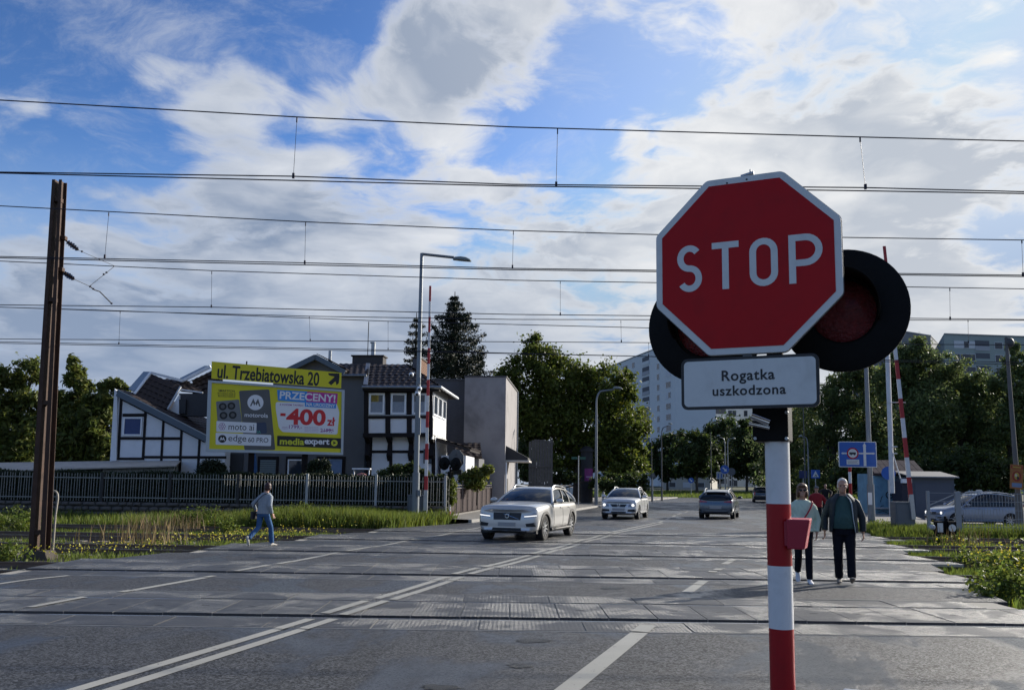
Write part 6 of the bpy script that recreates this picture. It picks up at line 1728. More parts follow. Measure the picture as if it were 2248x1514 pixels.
def build_street():
    street_lamp('tall grey street lamp with camera pods beside the left barrier', 913, 35.5, 556, 1033, 570, .16)
    lamp = [o for o in bpy.data.objects if o.name == 'street_lamp'][0]
    b = lamp.location
    for px, py in ((903, 822), (921, 853), (916, 864)):
        q = P(px, py, 35.2) - b; cm = thing('cctv_camera', {822: 'upper white surveillance camera on the lamp post', 853: 'middle white dome camera on the lamp post', 864: 'lower white surveillance camera on the lamp post'}[py], 'camera', q + b, 0, 'surveillance cameras on the lamp post')
        MB().ball((0, 0, 0), (.10, .10, .10), 14, 10).build('dome', WFRM, cm, smooth=True); MB().ball((0, -.05, -.03), (.065, .07, .065), 12, 8).build('lens', INK, cm, smooth=True)
        MB().tube([(0, 0, .06), (.12 if px < 912 else -.08, .15, .10)], .025, 6).build('bracket', WFRM, cm)
    for py, h in ((835, .28), (935, .7), (1082, .25)):
        q = P(919, py, 35.2) - b; MB().box((q.x - .06, -.25, q.z - h / 2), (q.x + .07, -.12, q.z + h / 2)).build('equipment_box', LAMP, lamp, bevel=.01)
    street_lamp('curved street lamp in front of the big leafy tree', 1309, 64, 858, 1366, 852, .14, True, LAMP, True, .12)
    street_lamp('left one of two slim lamps on the traffic island', 1593, 104, 962, 1574, 956, .10, True)
    street_lamp('right one of two slim lamps on the traffic island', 1599, 107, 962, 1614, 962, .10, True)
    street_lamp('slim lamp near the far left kerb with its arm pointing right', 1431, 88, 962, 1450, 961, .08, False, CONP, False)
    street_lamp('taller slim lamp near the far left kerb', 1453, 92, 938, 1475, 930, .10, True, CONP)
    street_lamp('plain dark pole among the trees behind the hatchback', 1562, 100, 950, 1556, 949, .08, False, CONP, False)
    street_lamp('slim lamp behind the woman with its arm pointing left', 1776, 78, 960, 1754, 957, .09, True)
    street_lamp('dark slim pole behind the supplementary plate', 1768, 70, 890, 1766, 889, .07, False, CONP, False)
    street_lamp('concrete lamp post with a poster at the right edge', 2236, 37, 742, 2218, 740, .15, False, CONP, False)
    po = [o for o in bpy.data.objects if o.name.startswith('street_lamp')][-1]
    # it leans to the left
    for ch in po.children: ch.rotation_euler = (0, rad(-1.2), 0)
    q = P(2216, 752, 37) - po.location; MB().ball(q, (.2, .16, .22), 12, 8).build('lamp_head', M('lamp_dark', (.06, .065, .07), .6), po, smooth=True)
    q = P(2232, 1046, 36.7); ps = thing('poster', 'orange circus style poster hung on the concrete post', 'poster', (q.x, 36.7, q.z), 0); ps.rotation_euler = (0, rad(4), 0)
    w, h = .55, 1.02
    MB().box((-w / 2, 0, -h / 2), (w / 2, .02, h / 2)).build('sheet', M('poster_orange', (.30, .12, .035), .7, var=.4, vs=9), ps)
    YL = M('poster_yellow', (.38, .27, .05), .7); RDp = M('poster_red', (.26, .03, .02), .7); BLp = M('poster_blue', (.16, .22, .36), .7)
    for (x, z, rx, rz, mt) in ((0, .02, .19, .22, RDp), (0, .03, .11, .15, YL), (-.03, .06, .05, .06, M('poster_cream', (.5, .45, .38), .7)), (.05, -.05, .05, .07, INK)):
        m = MB(); m.poly([(x + rx * math.cos(2 * math.pi * i / 18), -.002 - .001 * (.25 - rx) * 10, z + rz * math.sin(2 * math.pi * i / 18)) for i in range(18)]); m.build('print', mt, ps)
    MB().box((-.25, -.003, .34), (.25, 0, .46)).build('print', RDp, ps); MB().box((-.18, -.0055, .37), (.18, -.003, .43)).build('print', YL, ps); MB().box((-.2, -.003, -.44), (.22, 0, -.26)).build('print', BLp, ps)
    # barriers
    barrier('left raised red and white barrier beside the tall street lamp', 936, 36.2, 631, 946, (-.75, .05, 1.1), .10)
    r, base = barrier('right raised barrier with a white counterweight arm beside the grey cabinet', 1995, 33.5, 545, 1934, (-.62, .12, 1.12), .12)
    w0, w1 = P(1959, 1082, 33.4) - base, P(1947, 735, 33.4) - base
    m = MB(); m.tube([w0, w1], .09, 10); m.build('counter_arm', WHP, r, smooth=True)
    MB().tube([P(1957, 985, 33.3) - base, P(1977, 1050, 33.3) - base], .02, 6).build('brace', WHP, r); MB().tube([P(1952, 883, 33.3) - base, P(1988, 883, 33.3) - base], .018, 6).build('crossbar', WHP, r)
    for yy in (980, 995): MB().tube([P(1957, yy, 33.3) - base, P(1970, yy, 33.3) - base], .02, 6).build('crossbar', WHP, r)
    # tall steel post right of the couple
    street_lamp('tall steel post with a notice beside the right barrier', 1911, 36.0, 640, 1910, 640, .15, False, LAMP, False)
    pt = [o for o in bpy.data.objects if o.name.startswith('street_lamp')][-1]
    q = P(1911, 1094, 35.8) - pt.location; MB().box((q.x - .08, -.17, q.z - .25), (q.x + .08, -.155, q.z + .25)).build('notice', WFRM, pt)
    # blue direction board with lorry restriction
    D = 34.6; c = P(1882, 997, D); s = thing('direction_sign', 'blue direction board with a crossed lorry symbol on a banded post', 'road sign', (Xat(1868, D), D, 0), rad(-8))
    dx = c.x - Xat(1868, D); z = c.z; W, Hh = 80 * D / F_PX, 56 * D / F_PX
    o = slab(MB(), rrect(W, Hh, .05), 0, .03, c=(dx, z)).build('board_rim', SIGNW, s); slab(MB(), rrect(W * .955, Hh * .94, .04), -.004, 0, c=(dx, z)).build('board', SIGNB, s)
    ax = dx + .27; m = MB()
    m.box((ax - .05, -.007, z - Hh * .45), (ax + .05, -.004, z + Hh * .33)); m.prism([(ax - .075, -.0071, z + Hh * .33), (ax + .075, -.0071, z + Hh * .33), (ax, -.0071, z + Hh * .45)], (0, .003, 0)); m.build('arrow', SIGNW, s)
    m = MB(); m.box((dx - W * .38, -.0075, z + .01), (dx + W * .40, -.0045, z + .07)); m.prism([(dx + W * .40, -.0076, z - .005), (dx + W * .40, -.0076, z + .085), (dx + W * .46, -.0076, z + .04)], (0, .003, 0)); m.prism([(dx - W * .38, -.0076, z - .005), (dx - W * .38, -.0076, z + .085), (dx - W * .44, -.0076, z + .04)], (0, .003, 0)); m.build('arrow', SIGNW, s)
    cx, cz = dx - W * .13, z + .04
    MB().cyl((cx, -.011, cz), (cx, -.0078, cz), .225, n=28).build('ban_ring', SIGNR, s); MB().cyl((cx, -.013, cz), (cx, -.0112, cz), .175, n=28).build('ban_field', SIGNW, s)
    m = MB(); m.box((cx - .13, -.016, cz - .04), (cx + .12, -.0135, cz + .04)); m.build('lorry', INK, s)
    for k in (-.06, .07): MB().cyl((cx + k, -.0165, cz - .05), (cx + k, -.0135, cz - .05), .025, n=12).build('lorry_wheel', INK, s)
    MB().box((cx - .24, -.008, z - Hh * .40), (cx + .24, -.0045, z - Hh * .20)).build('sub_plate', SIGNW, s)
    for k in range(3): MB().box((cx - .2, -.0095, z - Hh * (.25 + .05 * k) - .008), (cx + .2 - .05 * (k % 2), -.0082, z - Hh * (.25 + .05 * k) + .008)).build('small_print', M('print_small', (.2, .2, .22), .6), s)
    zz = 0; i = 0
    pm_ = MB()
    while zz < z - .3: pm_.cyl((0, .09, zz), (0, .09, min(zz + .45, z + .4)), .06, n=14, mi=i % 2); zz += .45; i += 1
    pm_.build('post', [WHITE, POLER], s, smooth=True)
    # round and square signs
    def disc(label, px, py, D, r, mat, arrow=None, rim=None):
        c = P(px, py, D); t = thing('road_sign', label, 'road sign', (c.x, D, 0), rad(-14), 'blue road signs'); sign_pole(t, c.z + r * .8, .04)
        MB().cyl((0, -.06, c.z), (0, -.045, c.z), r, n=28).build('disc', mat, t)
        if arrow is not None:
            a = rad(arrow); u, v = Vector((math.cos(a), 0, math.sin(a))), Vector((-math.sin(a), 0, math.cos(a))); o = Vector((0, -.064, c.z))
            MB().prism([o - u * r * .6 - v * r * .14, o + u * r * .1 - v * r * .14, o + u * r * .1 - v * r * .42, o + u * r * .65, o + u * r * .1 + v * r * .42, o + u * r * .1 + v * r * .14, o - u * r * .6 + v * r * .14], (0, .004, 0)).build('arrow', SIGNW, t)
        return t
    disc('blue keep-right disc on the near traffic island', 1591, 1030, 84, .42, SIGNB, -45)
    disc('grey back of a disc right of the blue keep-right sign', 1606, 1035, 88, .38, GREYB)
    disc('small blue keep-right disc far beyond the junction', 1517, 1054, 128, .40, SIGNB, -45)
    t = disc('blue cycle and footpath disc beside the graffiti kiosk', 1950, 1038, 47, .36, SIGNB); zc = P(1950, 1038, 47).z
    MB().box((.02, -.066, zc - .34), (.05, -.0605, zc + .34)).build('divider', SIGNW, t); MB().box((.14, -.066, zc - .15), (.2, -.0605, zc + .15)).build('walker', SIGNW, t); MB().cyl((.17, -.066, zc + .2), (.17, -.0605, zc + .2), .04, n=10).build('walker', SIGNW, t)
    c = P(1790, 1040, 72); t = thing('crossing_sign', 'blue square pedestrian crossing sign behind the woman', 'road sign', (c.x, 72, 0)); sign_pole(t, c.z, .035)
    slab(MB(), rrect(.74, .7, .04), -.05, -.03, c=(0, c.z)).build('board', SIGNB, t); MB().prism([(-.27, -.056, c.z - .24), (.27, -.056, c.z - .24), (0, -.056, c.z + .27)], (0, .004, 0)).build('triangle', SIGNW, t)
    MB().prism([(-.1, -.0625, c.z - .2), (.02, -.0625, c.z - .02), (.12, -.0625, c.z - .2), (.06, -.0625, c.z - .2), (0, -.0625, c.z - .1), (-.05, -.0625, c.z - .2)], (0, .004, 0)).build('walker', INK, t)
    c = P(1763, 1041, 76); t = thing('crossing_sign', 'dull blue sign just left of the pedestrian crossing sign', 'road sign', (c.x, 76, 0)); sign_pole(t, c.z, .035); slab(MB(), rrect(.7, .66, .04), -.05, -.03, c=(0, c.z)).build('board', M('dull_blue', (.03, .04, .12), .6), t)
    c = P(1580, 1043, 96); t = thing('lane_sign', 'white lane board on the traffic island', 'road sign', (c.x, 96, 0)); sign_pole(t, c.z, .04)
    slab(MB(), rrect(.75, .8, .03), -.06, -.04, c=(0, c.z)).build('board', M('lane_white', (.4, .42, .45), .6), t)
    for sx in (-.17, .17): MB().box((sx - .05, -.066, c.z - .28), (sx + .05, -.0605, c.z + .2)).build('bar', SIGNB, t)
    c = P(1433, 1042, 84); t = thing('warning_sign', 'grey back of a triangular warning sign on the far left pavement', 'road sign', (c.x, 84, .1), rad(30)); sign_pole(t, c.z, .035); MB().prism([(-.45, 0, c.z - .4), (.45, 0, c.z - .4), (0, 0, c.z + .42)], (0, .02, 0)).build('board', GREYB, t)
    # street name sign, advertising column, utility stub on the left pavement
    c = P(1270, 1009, 62); t = thing('street_name_sign', 'green street name blades on a thin post by the advertising column', 'sign', (Xat(1270, 62), 62, .1)); sign_pole(t, c.z + .2, .035)
    GN = M('sign_green', (.02, .09, .07), .6)
    for sx, dz in ((-1, .02), (1, .02)): MB().box((min(sx * .08, sx * .5), -.02, c.z - .08 + dz), (max(sx * .08, sx * .5), .02, c.z + .1 + dz)).build('blade', GN, t)
    c = P(1288, 1040, 72); t = thing('advertising_column', 'advertising column with a magenta poster beneath the trees', 'advertising column', (c.x, 72, .1))
    zt = P(1288, 978, 72).z - .1
    MB().cyl((0, 0, 0), (0, 0, zt - .5), .5, n=28).build('drum', M('column_dark', (.03, .03, .033), .8, var=.4, vs=4), t, smooth=True)
    d = MB(); d.lathe([(.62, zt - .5), (.62, zt - .38), (.45, zt - .2), (.2, zt - .05), (.001, zt)], n=28); d.build('dome', M('column_dome', (.02, .02, .022), .6), t, smooth=True)
    z0, z1 = P(1288, 1056, 72).z - .1, P(1288, 1028, 72).z - .1; m = MB(); m.lathe([(.508, z0), (.508, z1)], n=20, a0=rad(200), a1=rad(340), axis=(0, 0, 1)); pstr = m.build('poster', M('poster_magenta', (.22, .03, .16), .6, var=.3, vs=5), t, smooth=True)
    pstr.rotation_euler = (0, 0, rad(0))
    m = MB(); m.lathe([(.512, z0 + .3), (.512, z0 + .42)], n=12, a0=rad(215), a1=rad(320)); m.build('poster_text', M('poster_pink', (.45, .25, .4), .6), t)
    c = P(1324, 1078, 79); t = thing('marker_post', 'short white weathered post behind the left lamp', 'post', (c.x, 79, .12)); MB().cyl((0, 0, 0), (0, 0, 1.35), .14, .11, n=12).build('shaft', WHP, t, smooth=True); MB().ball((0, 0, 1.45), .13, 10, 8).build('cap', WHP, t, smooth=True)
    # timber board screen under the tree
    D = 62; a, b = P(1160, 1062, D), P(1214, 965, D); t = thing('board_screen', 'tall weathered plank screen between the tower and the trees', 'fence', (a.x, D, .2)); WD = M('plank_grey', (.075, .08, .085), .85, var=.35, vs=3)
    n = 9; wdt = (b.x - a.x) / n
    for i in range(n): MB().box((i * wdt + .01, random.uniform(-.03, .03), -.2), ((i + 1) * wdt - .01, .06, b.z - .2 + random.uniform(-.15, .1))).build('plank', WD, t)
    for z in (1.2, 2.6): MB().box((0, -.09, z), (n * wdt, -.035, z + .12)).build('rail', WD, t)
    # kiosk with graffiti and small shed
    D = 52; a, b = P(1922, 1102, D), P(2022, 1040, D); k = thing('graffiti_kiosk', 'pale blue kiosk with graffiti and a red tiled roof', 'kiosk', ((a.x + b.x) / 2, D, -.15)); w = (b.x - a.x) / 2; h = b.z + .15
    MB().box((-w, 0, 0), (w, 2.6, h)).build('wall', M('kiosk_blue', (.17, .33, .44), .8, var=.35, vs=1.2, dirt=.5, ds=1.5, dirtcol=(.05, .12, .2)), k)
    RT = M('kiosk_tile', (.10, .065, .06), .8, var=.4, vs=3)
    zr = P(1970, 1018, D).z + .15; MB().prism([(-w - .2, -.35, h - .05), (w + .2, -.35, h - .05), (w + .05, 1.2, zr + .25), (-w - .0, 1.2, zr + .25)], (0, .1, -.08)).build('roof', RT, k)
    for i in range(9):
        for j in range(3):
            x = -w - .15 + (2 * w + .3) * i / 9; t0, t1 = j / 3, (j + .96) / 3
            MB().prism([(x, -.36 + 1.5 * t0, h - .03 + (zr + .25 - h) * t0), (x + .32, -.36 + 1.5 * t0, h - .03 + (zr + .25 - h) * t0), (x + .32, -.36 + 1.5 * t1, h - .03 + (zr + .25 - h) * t1), (x, -.36 + 1.5 * t1, h - .03 + (zr + .25 - h) * t1)], (0, 0, .05)).build('roof_tile', RT, k)
    gf = MB()
    for (ox, shape) in ((-.55, arc(0, 0, .2, .2, 30, 330, 10) + [(.18, 0), (.05, 0)]), (-.2, [(-.1, -.2), (-.1, .12), (.05, .14), (.08, .02), (-.08, .0), (.12, -.2)]), (.12, arc(0, -.04, .12, .15, 0, 350, 9)), (.42, [(-.12, -.2), (-.12, .12), (.1, -.2), (.1, .14)]), (.72, [(-.14, .12), (.14, .12), (0, .12), (0, -.2)])):
        stroke(gf, [(ox + x, h * .52 + z) for x, z in shape], .06, -.006, -.002)
    for (p, q) in (((-1.2, .5), (-.9, .75)), ((-1.25, .35), (-.6, .28)), ((-.3, .3), (.4, .2)), ((-1.1, .95), (-.95, 1.3))): stroke(gf, [p, ((p[0] + q[0]) / 2, (p[1] + q[1]) / 2 + .1), q], .04, -.006, -.002)
    gf.build('graffiti', INK, k)
    MB().box((-w - .1, -.25, .55), (w * .6, 0, .65)).build('ledge', M('ledge_pale', (.4, .42, .43), .8), k)
    D = 50; a, b = P(2002, 1105, D), P(2094, 1048, D); k = thing('market_shed', 'small grey shed with a pale sloping roof right of the graffiti kiosk', 'shed', ((a.x + b.x) / 2, D, -.15)); w = (b.x - a.x) / 2; h = b.z + .15
    MB().box((-w, 0, 0), (w, 2.2, h)).build('wall', M('shed_grey', (.075, .09, .12), .75, var=.15), k); MB().box((-w + .2, -.02, h * .15), (w - .2, 0, h * .85)).build('shutter', M('shutter_blue_grey', (.07, .085, .12), .6, var=.1), k)
    MB().prism([(-w - .15, -.35, h - .02), (w + .15, -.35, h - .02), (w + .05, 1.6, h + .3), (-w - .25, 1.6, h + .3)], (0, .05, .07)).build('roof', M('shed_roof', (.20, .19, .185), .7, var=.15), k)
    MB().box((-w - .5, .1, 0), (-w - .02, 1.4, h * .9)).build('doorway', M('door_navy', (.012, .016, .035), .6), k); MB().box((-w - .55, -.12, h * .86), (-w, .1, h * .96)).build('lintel', WFRM, k)
    # mesh fence on the right
    D = 31.2; x0 = Xat(2036, D); f = thing('mesh_fence', 'grey welded mesh fence panels beside the tracks on the right', 'fence', (x0, D, -.16))
    FS = M('fence_galv', (.26, .29, .32), .5, .6); zt = P(2100, 1080, D).z + .16
    xs = [0, Xat(2101, D) - x0] ; st = 2.6
    while xs[-1] < 8: xs.append(xs[-1] + st)
    for i, x in enumerate(xs): MB().box((x - .05 - (.05 if i == 1 else 0), -.05, 0), (x + .05 + (.05 if i == 1 else 0), .05, zt + .03)).build('post', FS, f, bevel=.01)
    for i in range(len(xs) - 1):
        a, b = xs[i] + .06, xs[i + 1] - .06
        if i == 0: MB().beam((a, 0, zt * .72), (b, 0, zt - .06), .03, .03).build('brace', FS, f)
        for j in range(int((b - a) / .11) + 1 if i else 0):
            x = a + j * .11; MB().box((x - .006, -.006, .12), (x + .006, .006, zt)).build('mesh_wire', FS, f)
        for z in np.linspace(.15, zt - .03, 6): MB().box((a, -.012, z - .008), (b, .0, z + .008)).build('mesh_wire', FS, f)
    # dwarf signal and point lever between the tracks
    D = 27.4; c = P(2078, 1158, D); t = thing('ground_signal', 'low black ground signal with white panels beside the track', 'signal', (c.x, D, -.14))
    zc = c.z + .14
    for sx in (-.24, .14):
        o = MB().box((sx - .13, -.08, zc - .2), (sx + .14, .08, zc + .2)).build('lamp_box', BLACK, t, bevel=.015)
        if sx < 0: MB().box((sx - .08, -.086, zc - .13), (sx + .09, -.08, zc + .15)).build('white_panel', SIGNW, o)
        else: MB().cyl((sx, -.09, zc), (sx, -.08, zc), .115, n=20).build('white_panel', SIGNW, o)
    MB().cyl((0, .02, 0), (0, .02, zc + .3), .06, n=12).build('stem', BLACK, t); MB().cyl((-.02, .02, zc + .2), (-.02, .02, zc + .36), .04, n=10).build('cap', BLACK, t)
    c = P(2047, 1158, 27.2); t = thing('point_lever', 'pale counterweight of a point lever in the weeds', 'lever', (c.x, 27.2, -.14)); z = c.z + .14
    MB().tube([(.3, 0, 0), (.05, 0, z - .08), (0, 0, z)], .035, 8).build('rod', BLACK, t); MB().ball((0, 0, z + .02), (.09, .085, .085), 14, 10).build('weight', MATS['lane_white'], t, smooth=True)
    # foreground: top of a pale low wall at the lower right
    a, b = P(1850, 1508, 4.4), P(2330, 1494, 4.0); t = thing('guard_rail', 'pale steel guard rail top at the lower right corner', 'guard rail', (a.x, a.y, 0), math.atan2(b.y - a.y, b.x - a.x)); L = (b - a).length
    rail = M('rail_paint', (.55, .58, .62), .35, .3, var=.06)
    m = MB(); m.prism([(0, -.06, a.z - .16), (0, .02, a.z - .16), (0, .05, a.z - .1), (0, .05, a.z - .04), (0, .0, a.z), (0, -.06, a.z - .02)], (L, 0, 0)); m.build('rail', rail, t, bevel=.012)
    for x in (.1, L * .5, L - .05): MB().box((x - .03, .05, 0), (x + .03, .1, a.z - .05)).build('post', GALV, t)
build_street()

# ------------------------------------------------------------------ apartment blocks
def block(label, A, B, C, ztop, paint, storeys, cols, side_plain=True, stair=None, z0=0.0):
    """facade from ground point A to B, end wall from B to C"""
    A, B, C = Vector(A), Vector(B), Vector(C); r = thing('apartment_block', label, 'apartment block', (B.x, B.y, z0), 0, 'tower blocks beyond the trees'); a, c = A - B, C - B
    d = a + c; H = ztop - z0
    m = MB(); m.prism([Vector((0, 0, 0)), c, d, a], (0, 0, H)); m.build('wall', paint, r)
    u = a.normalized(); n = Vector((-u.y, u.x, 0)); 
    if n.dot(c) > 0: n = -n
    L = a.length; fh = (H - 1.6) / storeys
    m = MB(); m.prism([Vector((0, 0, H)) + n * .15, c + Vector((0, 0, H)), d + Vector((0, 0, H)), a + Vector((0, 0, H)) + n * .15], (0, 0, .25)); m.build('parapet', M('parapet', (.22, .24, .26), .8), r)
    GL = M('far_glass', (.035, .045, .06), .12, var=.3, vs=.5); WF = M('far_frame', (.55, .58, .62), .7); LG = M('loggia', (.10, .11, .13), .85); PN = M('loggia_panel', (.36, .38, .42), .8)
    for s_ in range(storeys):
        z = .9 + fh * s_
        for (f, w, kind) in cols:
            w2 = w / 2
            def q(x, zz, o=0.0): return u * x + Vector((0, 0, zz)) + n * o
            x = f * L
            if kind == 'w':
                fr = MB().prism([q(x - w2, z + fh * .20, .04), q(x + w2, z + fh * .20, .04), q(x + w2, z + fh * .78, .04), q(x - w2, z + fh * .78, .04)], n * .03).build('window', WF, r)
                k = max(1, int(w / 1.2))
                for i in range(k):
                    x0, x1 = x - w2 + .12 + (w - .12) * i / k, x - w2 + (w - .12) * (i + 1) / k
                    if random.random() < .2: continue
                    MB().prism([q(x0, z + fh * .24, .075), q(x1, z + fh * .24, .075), q(x1, z + fh * .74, .075), q(x0, z + fh * .74, .075)], n * .01).build('pane', GL, fr)
            else:
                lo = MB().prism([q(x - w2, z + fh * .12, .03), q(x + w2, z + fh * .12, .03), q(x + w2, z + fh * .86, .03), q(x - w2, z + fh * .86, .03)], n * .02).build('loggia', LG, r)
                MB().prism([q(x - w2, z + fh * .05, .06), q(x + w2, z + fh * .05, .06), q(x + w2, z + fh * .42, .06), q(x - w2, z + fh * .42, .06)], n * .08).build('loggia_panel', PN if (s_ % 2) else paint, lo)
    return r
def build_blocks():
    PW = M('block_white', (.62, .66, .68), .85, var=.04, vs=.1, dirt=.15, ds=.2, dirtcol=(.4, .43, .45)); PG = M('block_green_grey', (.30, .36, .35), .85, var=.06, vs=.1); PGr = M('block_grey', (.16, .175, .19), .85, var=.06, vs=.1)
    B = P(1486, 1075, 210); A = P(1300, 1075, 275); zt = P(1486, 749, 210).z; C = P(1574, 1075, 203)
    block('white tower block left of the stop sign behind the leafy tree', (A.x, A.y, 0), (B.x, B.y, 0), (C.x, C.y, 0), zt, PW, 13, [(.07, 3.0, 'w'), (.17, 1.6, 'w'), (.30, 5, 'l'), (.44, 2, 'w'), (.54, 4, 'w'), (.7, 3, 'w'), (.82, 5, 'l'), (.93, 3, 'w')])
    B = P(1760, 1075, 236); A = P(1560, 1075, 236); zt = P(1600, 850, 236).z; C = P(1790, 1075, 250)
    block('lower pale block showing just under the supplementary plate', (A.x, A.y, 0), (B.x, B.y, 0), (C.x, C.y, 0), zt + 1.5, PW, 9, [(.15, 1.2, 'w'), (.3, 2.4, 'w'), (.45, 3, 'l'), (.6, 1.2, 'w'), (.75, 2.4, 'w'), (.88, 3, 'l')])
    B = P(2088, 1075, 186); A = P(2420, 1075, 190); zt = P(2088, 734, 186).z; C = P(2060, 1075, 215)
    block('green-grey tower block above the trees on the right', (A.x, A.y, 0), (B.x, B.y, 0), (C.x, C.y, 0), zt, PG, 12, [(.10, 2.6, 'w'), (.145, 1.2, 'w'), (.18, 1.6, 'w'), (.25, 3.4, 'l'), (.36, 2, 'w'), (.46, 2.6, 'w'), (.6, 4, 'l')])
    B = P(2058, 1075, 205); A = P(1880, 1075, 190); zt = P(2058, 738, 205).z; C = P(2086, 1075, 225)
    block('darker tower block behind the signal disc on the right', (A.x, A.y, 0), (B.x, B.y, 0), (C.x, C.y, 0), zt, PGr, 12, [(.07, 2, 'w'), (.16, 1.2, 'w'), (.42, 2, 'w'), (.55, 1.2, 'w'), (.78, 2, 'w'), (.88, 2, 'w')])
    # low pale building glimpsed under the trees
    B = P(1275, 1068, 96); A = P(1225, 1068, 96); zt = P(1250, 940, 96).z; C = P(1285, 1068, 110)
    block('white building glimpsed through the foliage of the big tree', (A.x, A.y, 0), (B.x, B.y, 0), (C.x, C.y, 0), zt, PW, 2, [(.2, .5, 'w'), (.5, .5, 'w'), (.8, .5, 'w')])
    B = P(1560, 1075, 175); A = P(1455, 1075, 175); zt = P(1500, 1046, 175).z; C = P(1575, 1075, 190)
    block('low cream building under the far trees', (A.x, A.y, 0), (B.x, B.y, 0), (C.x, C.y, 0), zt, M('block_cream', (.45, .43, .38), .85), 1, [(.2, 1.5, 'w'), (.5, 1.5, 'w'), (.8, 1.5, 'w')])
build_blocks()
# ================================================================== vegetation
def leaf_mat(name, col, trans=.52, rough=.55): return M(name, col, rough, var=.12, vs=.8, attr='tint', trans=trans, spec=.35)
LEAF_L = leaf_mat('leaf_lime', (0.105, 0.135, 0.024)); LEAF_D = leaf_mat('leaf_dark', (0.050, 0.074, 0.022)); LEAF_W = leaf_mat('leaf_willow', (0.125, 0.165, 0.060)); LEAF_A = leaf_mat('leaf_ash', (0.12, 0.145, 0.034))
NEEDLE = leaf_mat('needle', (0.016, 0.026, 0.012), .12); HEDGE = leaf_mat('hedge_leaf', (0.018, 0.030, 0.010), .15); GRASS = leaf_mat('grass_blade', (0.12, 0.16, 0.03), .5); FLOWER = leaf_mat('flower_petal', (0.55, 0.50, 0.06), .3); DRY = leaf_mat('dry_stalk', (0.20, 0.15, 0.075), .2)  # the shade on the hedge is put into the hedge_leaf colour
BARK = M('bark', (0.05, 0.042, 0.034), 0.9, var=.35, vs=6, bump=.6, bs=25)
def leaf_quads(C, size, up=.35, rng=RNG, out=None, aspect=.6):
    """C (n,3) leaf centres -> V, Q; leaves are folded rhombs with random attitude"""
    n = len(C); nr = rng.normal(size=(n, 3)); nr[:, 2] += up
    if out is not None: nr += out * .9
    nr /= np.linalg.norm(nr, axis=1, keepdims=True) + 1e-9
    a = np.cross(nr, rng.normal(size=(n, 3))); a /= np.linalg.norm(a, axis=1, keepdims=True) + 1e-9; b = np.cross(nr, a)
    s = (size * rng.uniform(.6, 1.35, n))[:, None]
    V = np.stack([C - a * s * .5, C + b * s * .5 * aspect + nr * s * .08, C + a * s * .5, C - b * s * .5 * aspect + nr * s * .08], 1).reshape(-1, 3)
    Q = np.arange(4 * n).reshape(n, 4); return V, Q
def tints(n, rng=RNG, spread=.32, warm=.08):
    t = rng.uniform(1 - spread, 1 + spread, n)[:, None] * np.ones((1, 3)); w = rng.random(n) < warm
    t[w] *= np.array([1.4, 1.22, .7]); t *= 1 + rng.normal(0, .05, (n, 3)); return np.repeat(np.clip(t, .2, 2.5), 4, 0)
def clump_points(n, clumps, sub=None, rng=RNG, shell=.55, drop=0.0):
    """points through ellipsoidal clumps, gathered on small sub-clumps so that there are gaps"""
    vol = np.array([r[0] * r[1] * r[2] for _, r in clumps]) ** .72; cnt = rng.multinomial(n, vol / vol.sum()); out, nrm = [], []
    for (c, r), k in zip(clumps, cnt):
        if k == 0: continue
        r = np.array(r); c = np.array(c); ns = sub or max(8, int(k / 110))
        d = rng.normal(size=(ns, 3)); d /= np.linalg.norm(d, axis=1, keepdims=True); rad_ = rng.uniform(shell, 1.0, ns)[:, None] * rng.uniform(.85, 1.12, ns)[:, None]
        sc = c + d * rad_ * r; idx = rng.integers(0, ns, k); sp = rng.normal(size=(k, 3)) * r * .14 * rng.uniform(.6, 1.5, ns)[idx][:, None]
        p = sc[idx] + sp; p[:, 2] -= drop * rng.random(k) * r[2]; out.append(p); nrm.append(d[idx])
    return np.concatenate(out), np.concatenate(nrm)
def trunk(root, h, r, limbs, name='trunk', lean=(0, 0)):
    m = MB(); pts = [Vector((lean[0] * t + random.uniform(-.1, .1) * (t > 0), lean[1] * t, h * t)) for t in np.linspace(0, 1, 6)]
    m.tube(pts, [r * 1.35, r, r * .9, r * .75, r * .6, r * .4], 10); o = m.build(name, BARK, root, smooth=True)
    for (z, q) in limbs:
        p = pts[0].lerp(pts[-1], z / h); q = Vector(q); mid = p.lerp(q, .5) + Vector((0, 0, .1 * (q - p).length))
        MB().tube([p, mid, q], [r * .42, r * .28, r * .1], 7).build('limb', BARK, o, smooth=True)
    return o
def tree(name, label, D, clumps_px, n, size, mat, base_px, group, depth=.8, up=.35, drop=0, sub=None, shell=.5, warm=.08, tr=.28, aspect=.6):
    """crown given as picture-space lumps (px, py, rx, ry) at depth D"""
    b = Vector((Xat(base_px, D), D, 0)); r = thing(name, label, 'tree', b, 0, group); k = D / F_PX; cl = []
    for (px, py, rx, ry) in clumps_px:
        q = P(px, py, D) - b; q.y += random.uniform(-.4, .4) * rx * k; cl.append(((q.x, q.y, q.z), (rx * k, max(rx, ry) * k * depth, ry * k)))
    C, N = clump_points(n, cl, sub, RNG, shell, drop); keep = C[:, 2] > .15; C, N = C[keep], N[keep]
    V, Q = leaf_quads(C, size, up, RNG, N, aspect); fast_mesh('crown', V, Q, mat, r, tints(len(C), RNG, .34, warm))
    top = max(c[0][2] for c in cl); limbs = []
    for c, rr in cl[:9]: limbs.append((min(top * .5, max(1.2, c[2] * .45)), c))
    trunk(r, top * .75, tr, limbs); return r
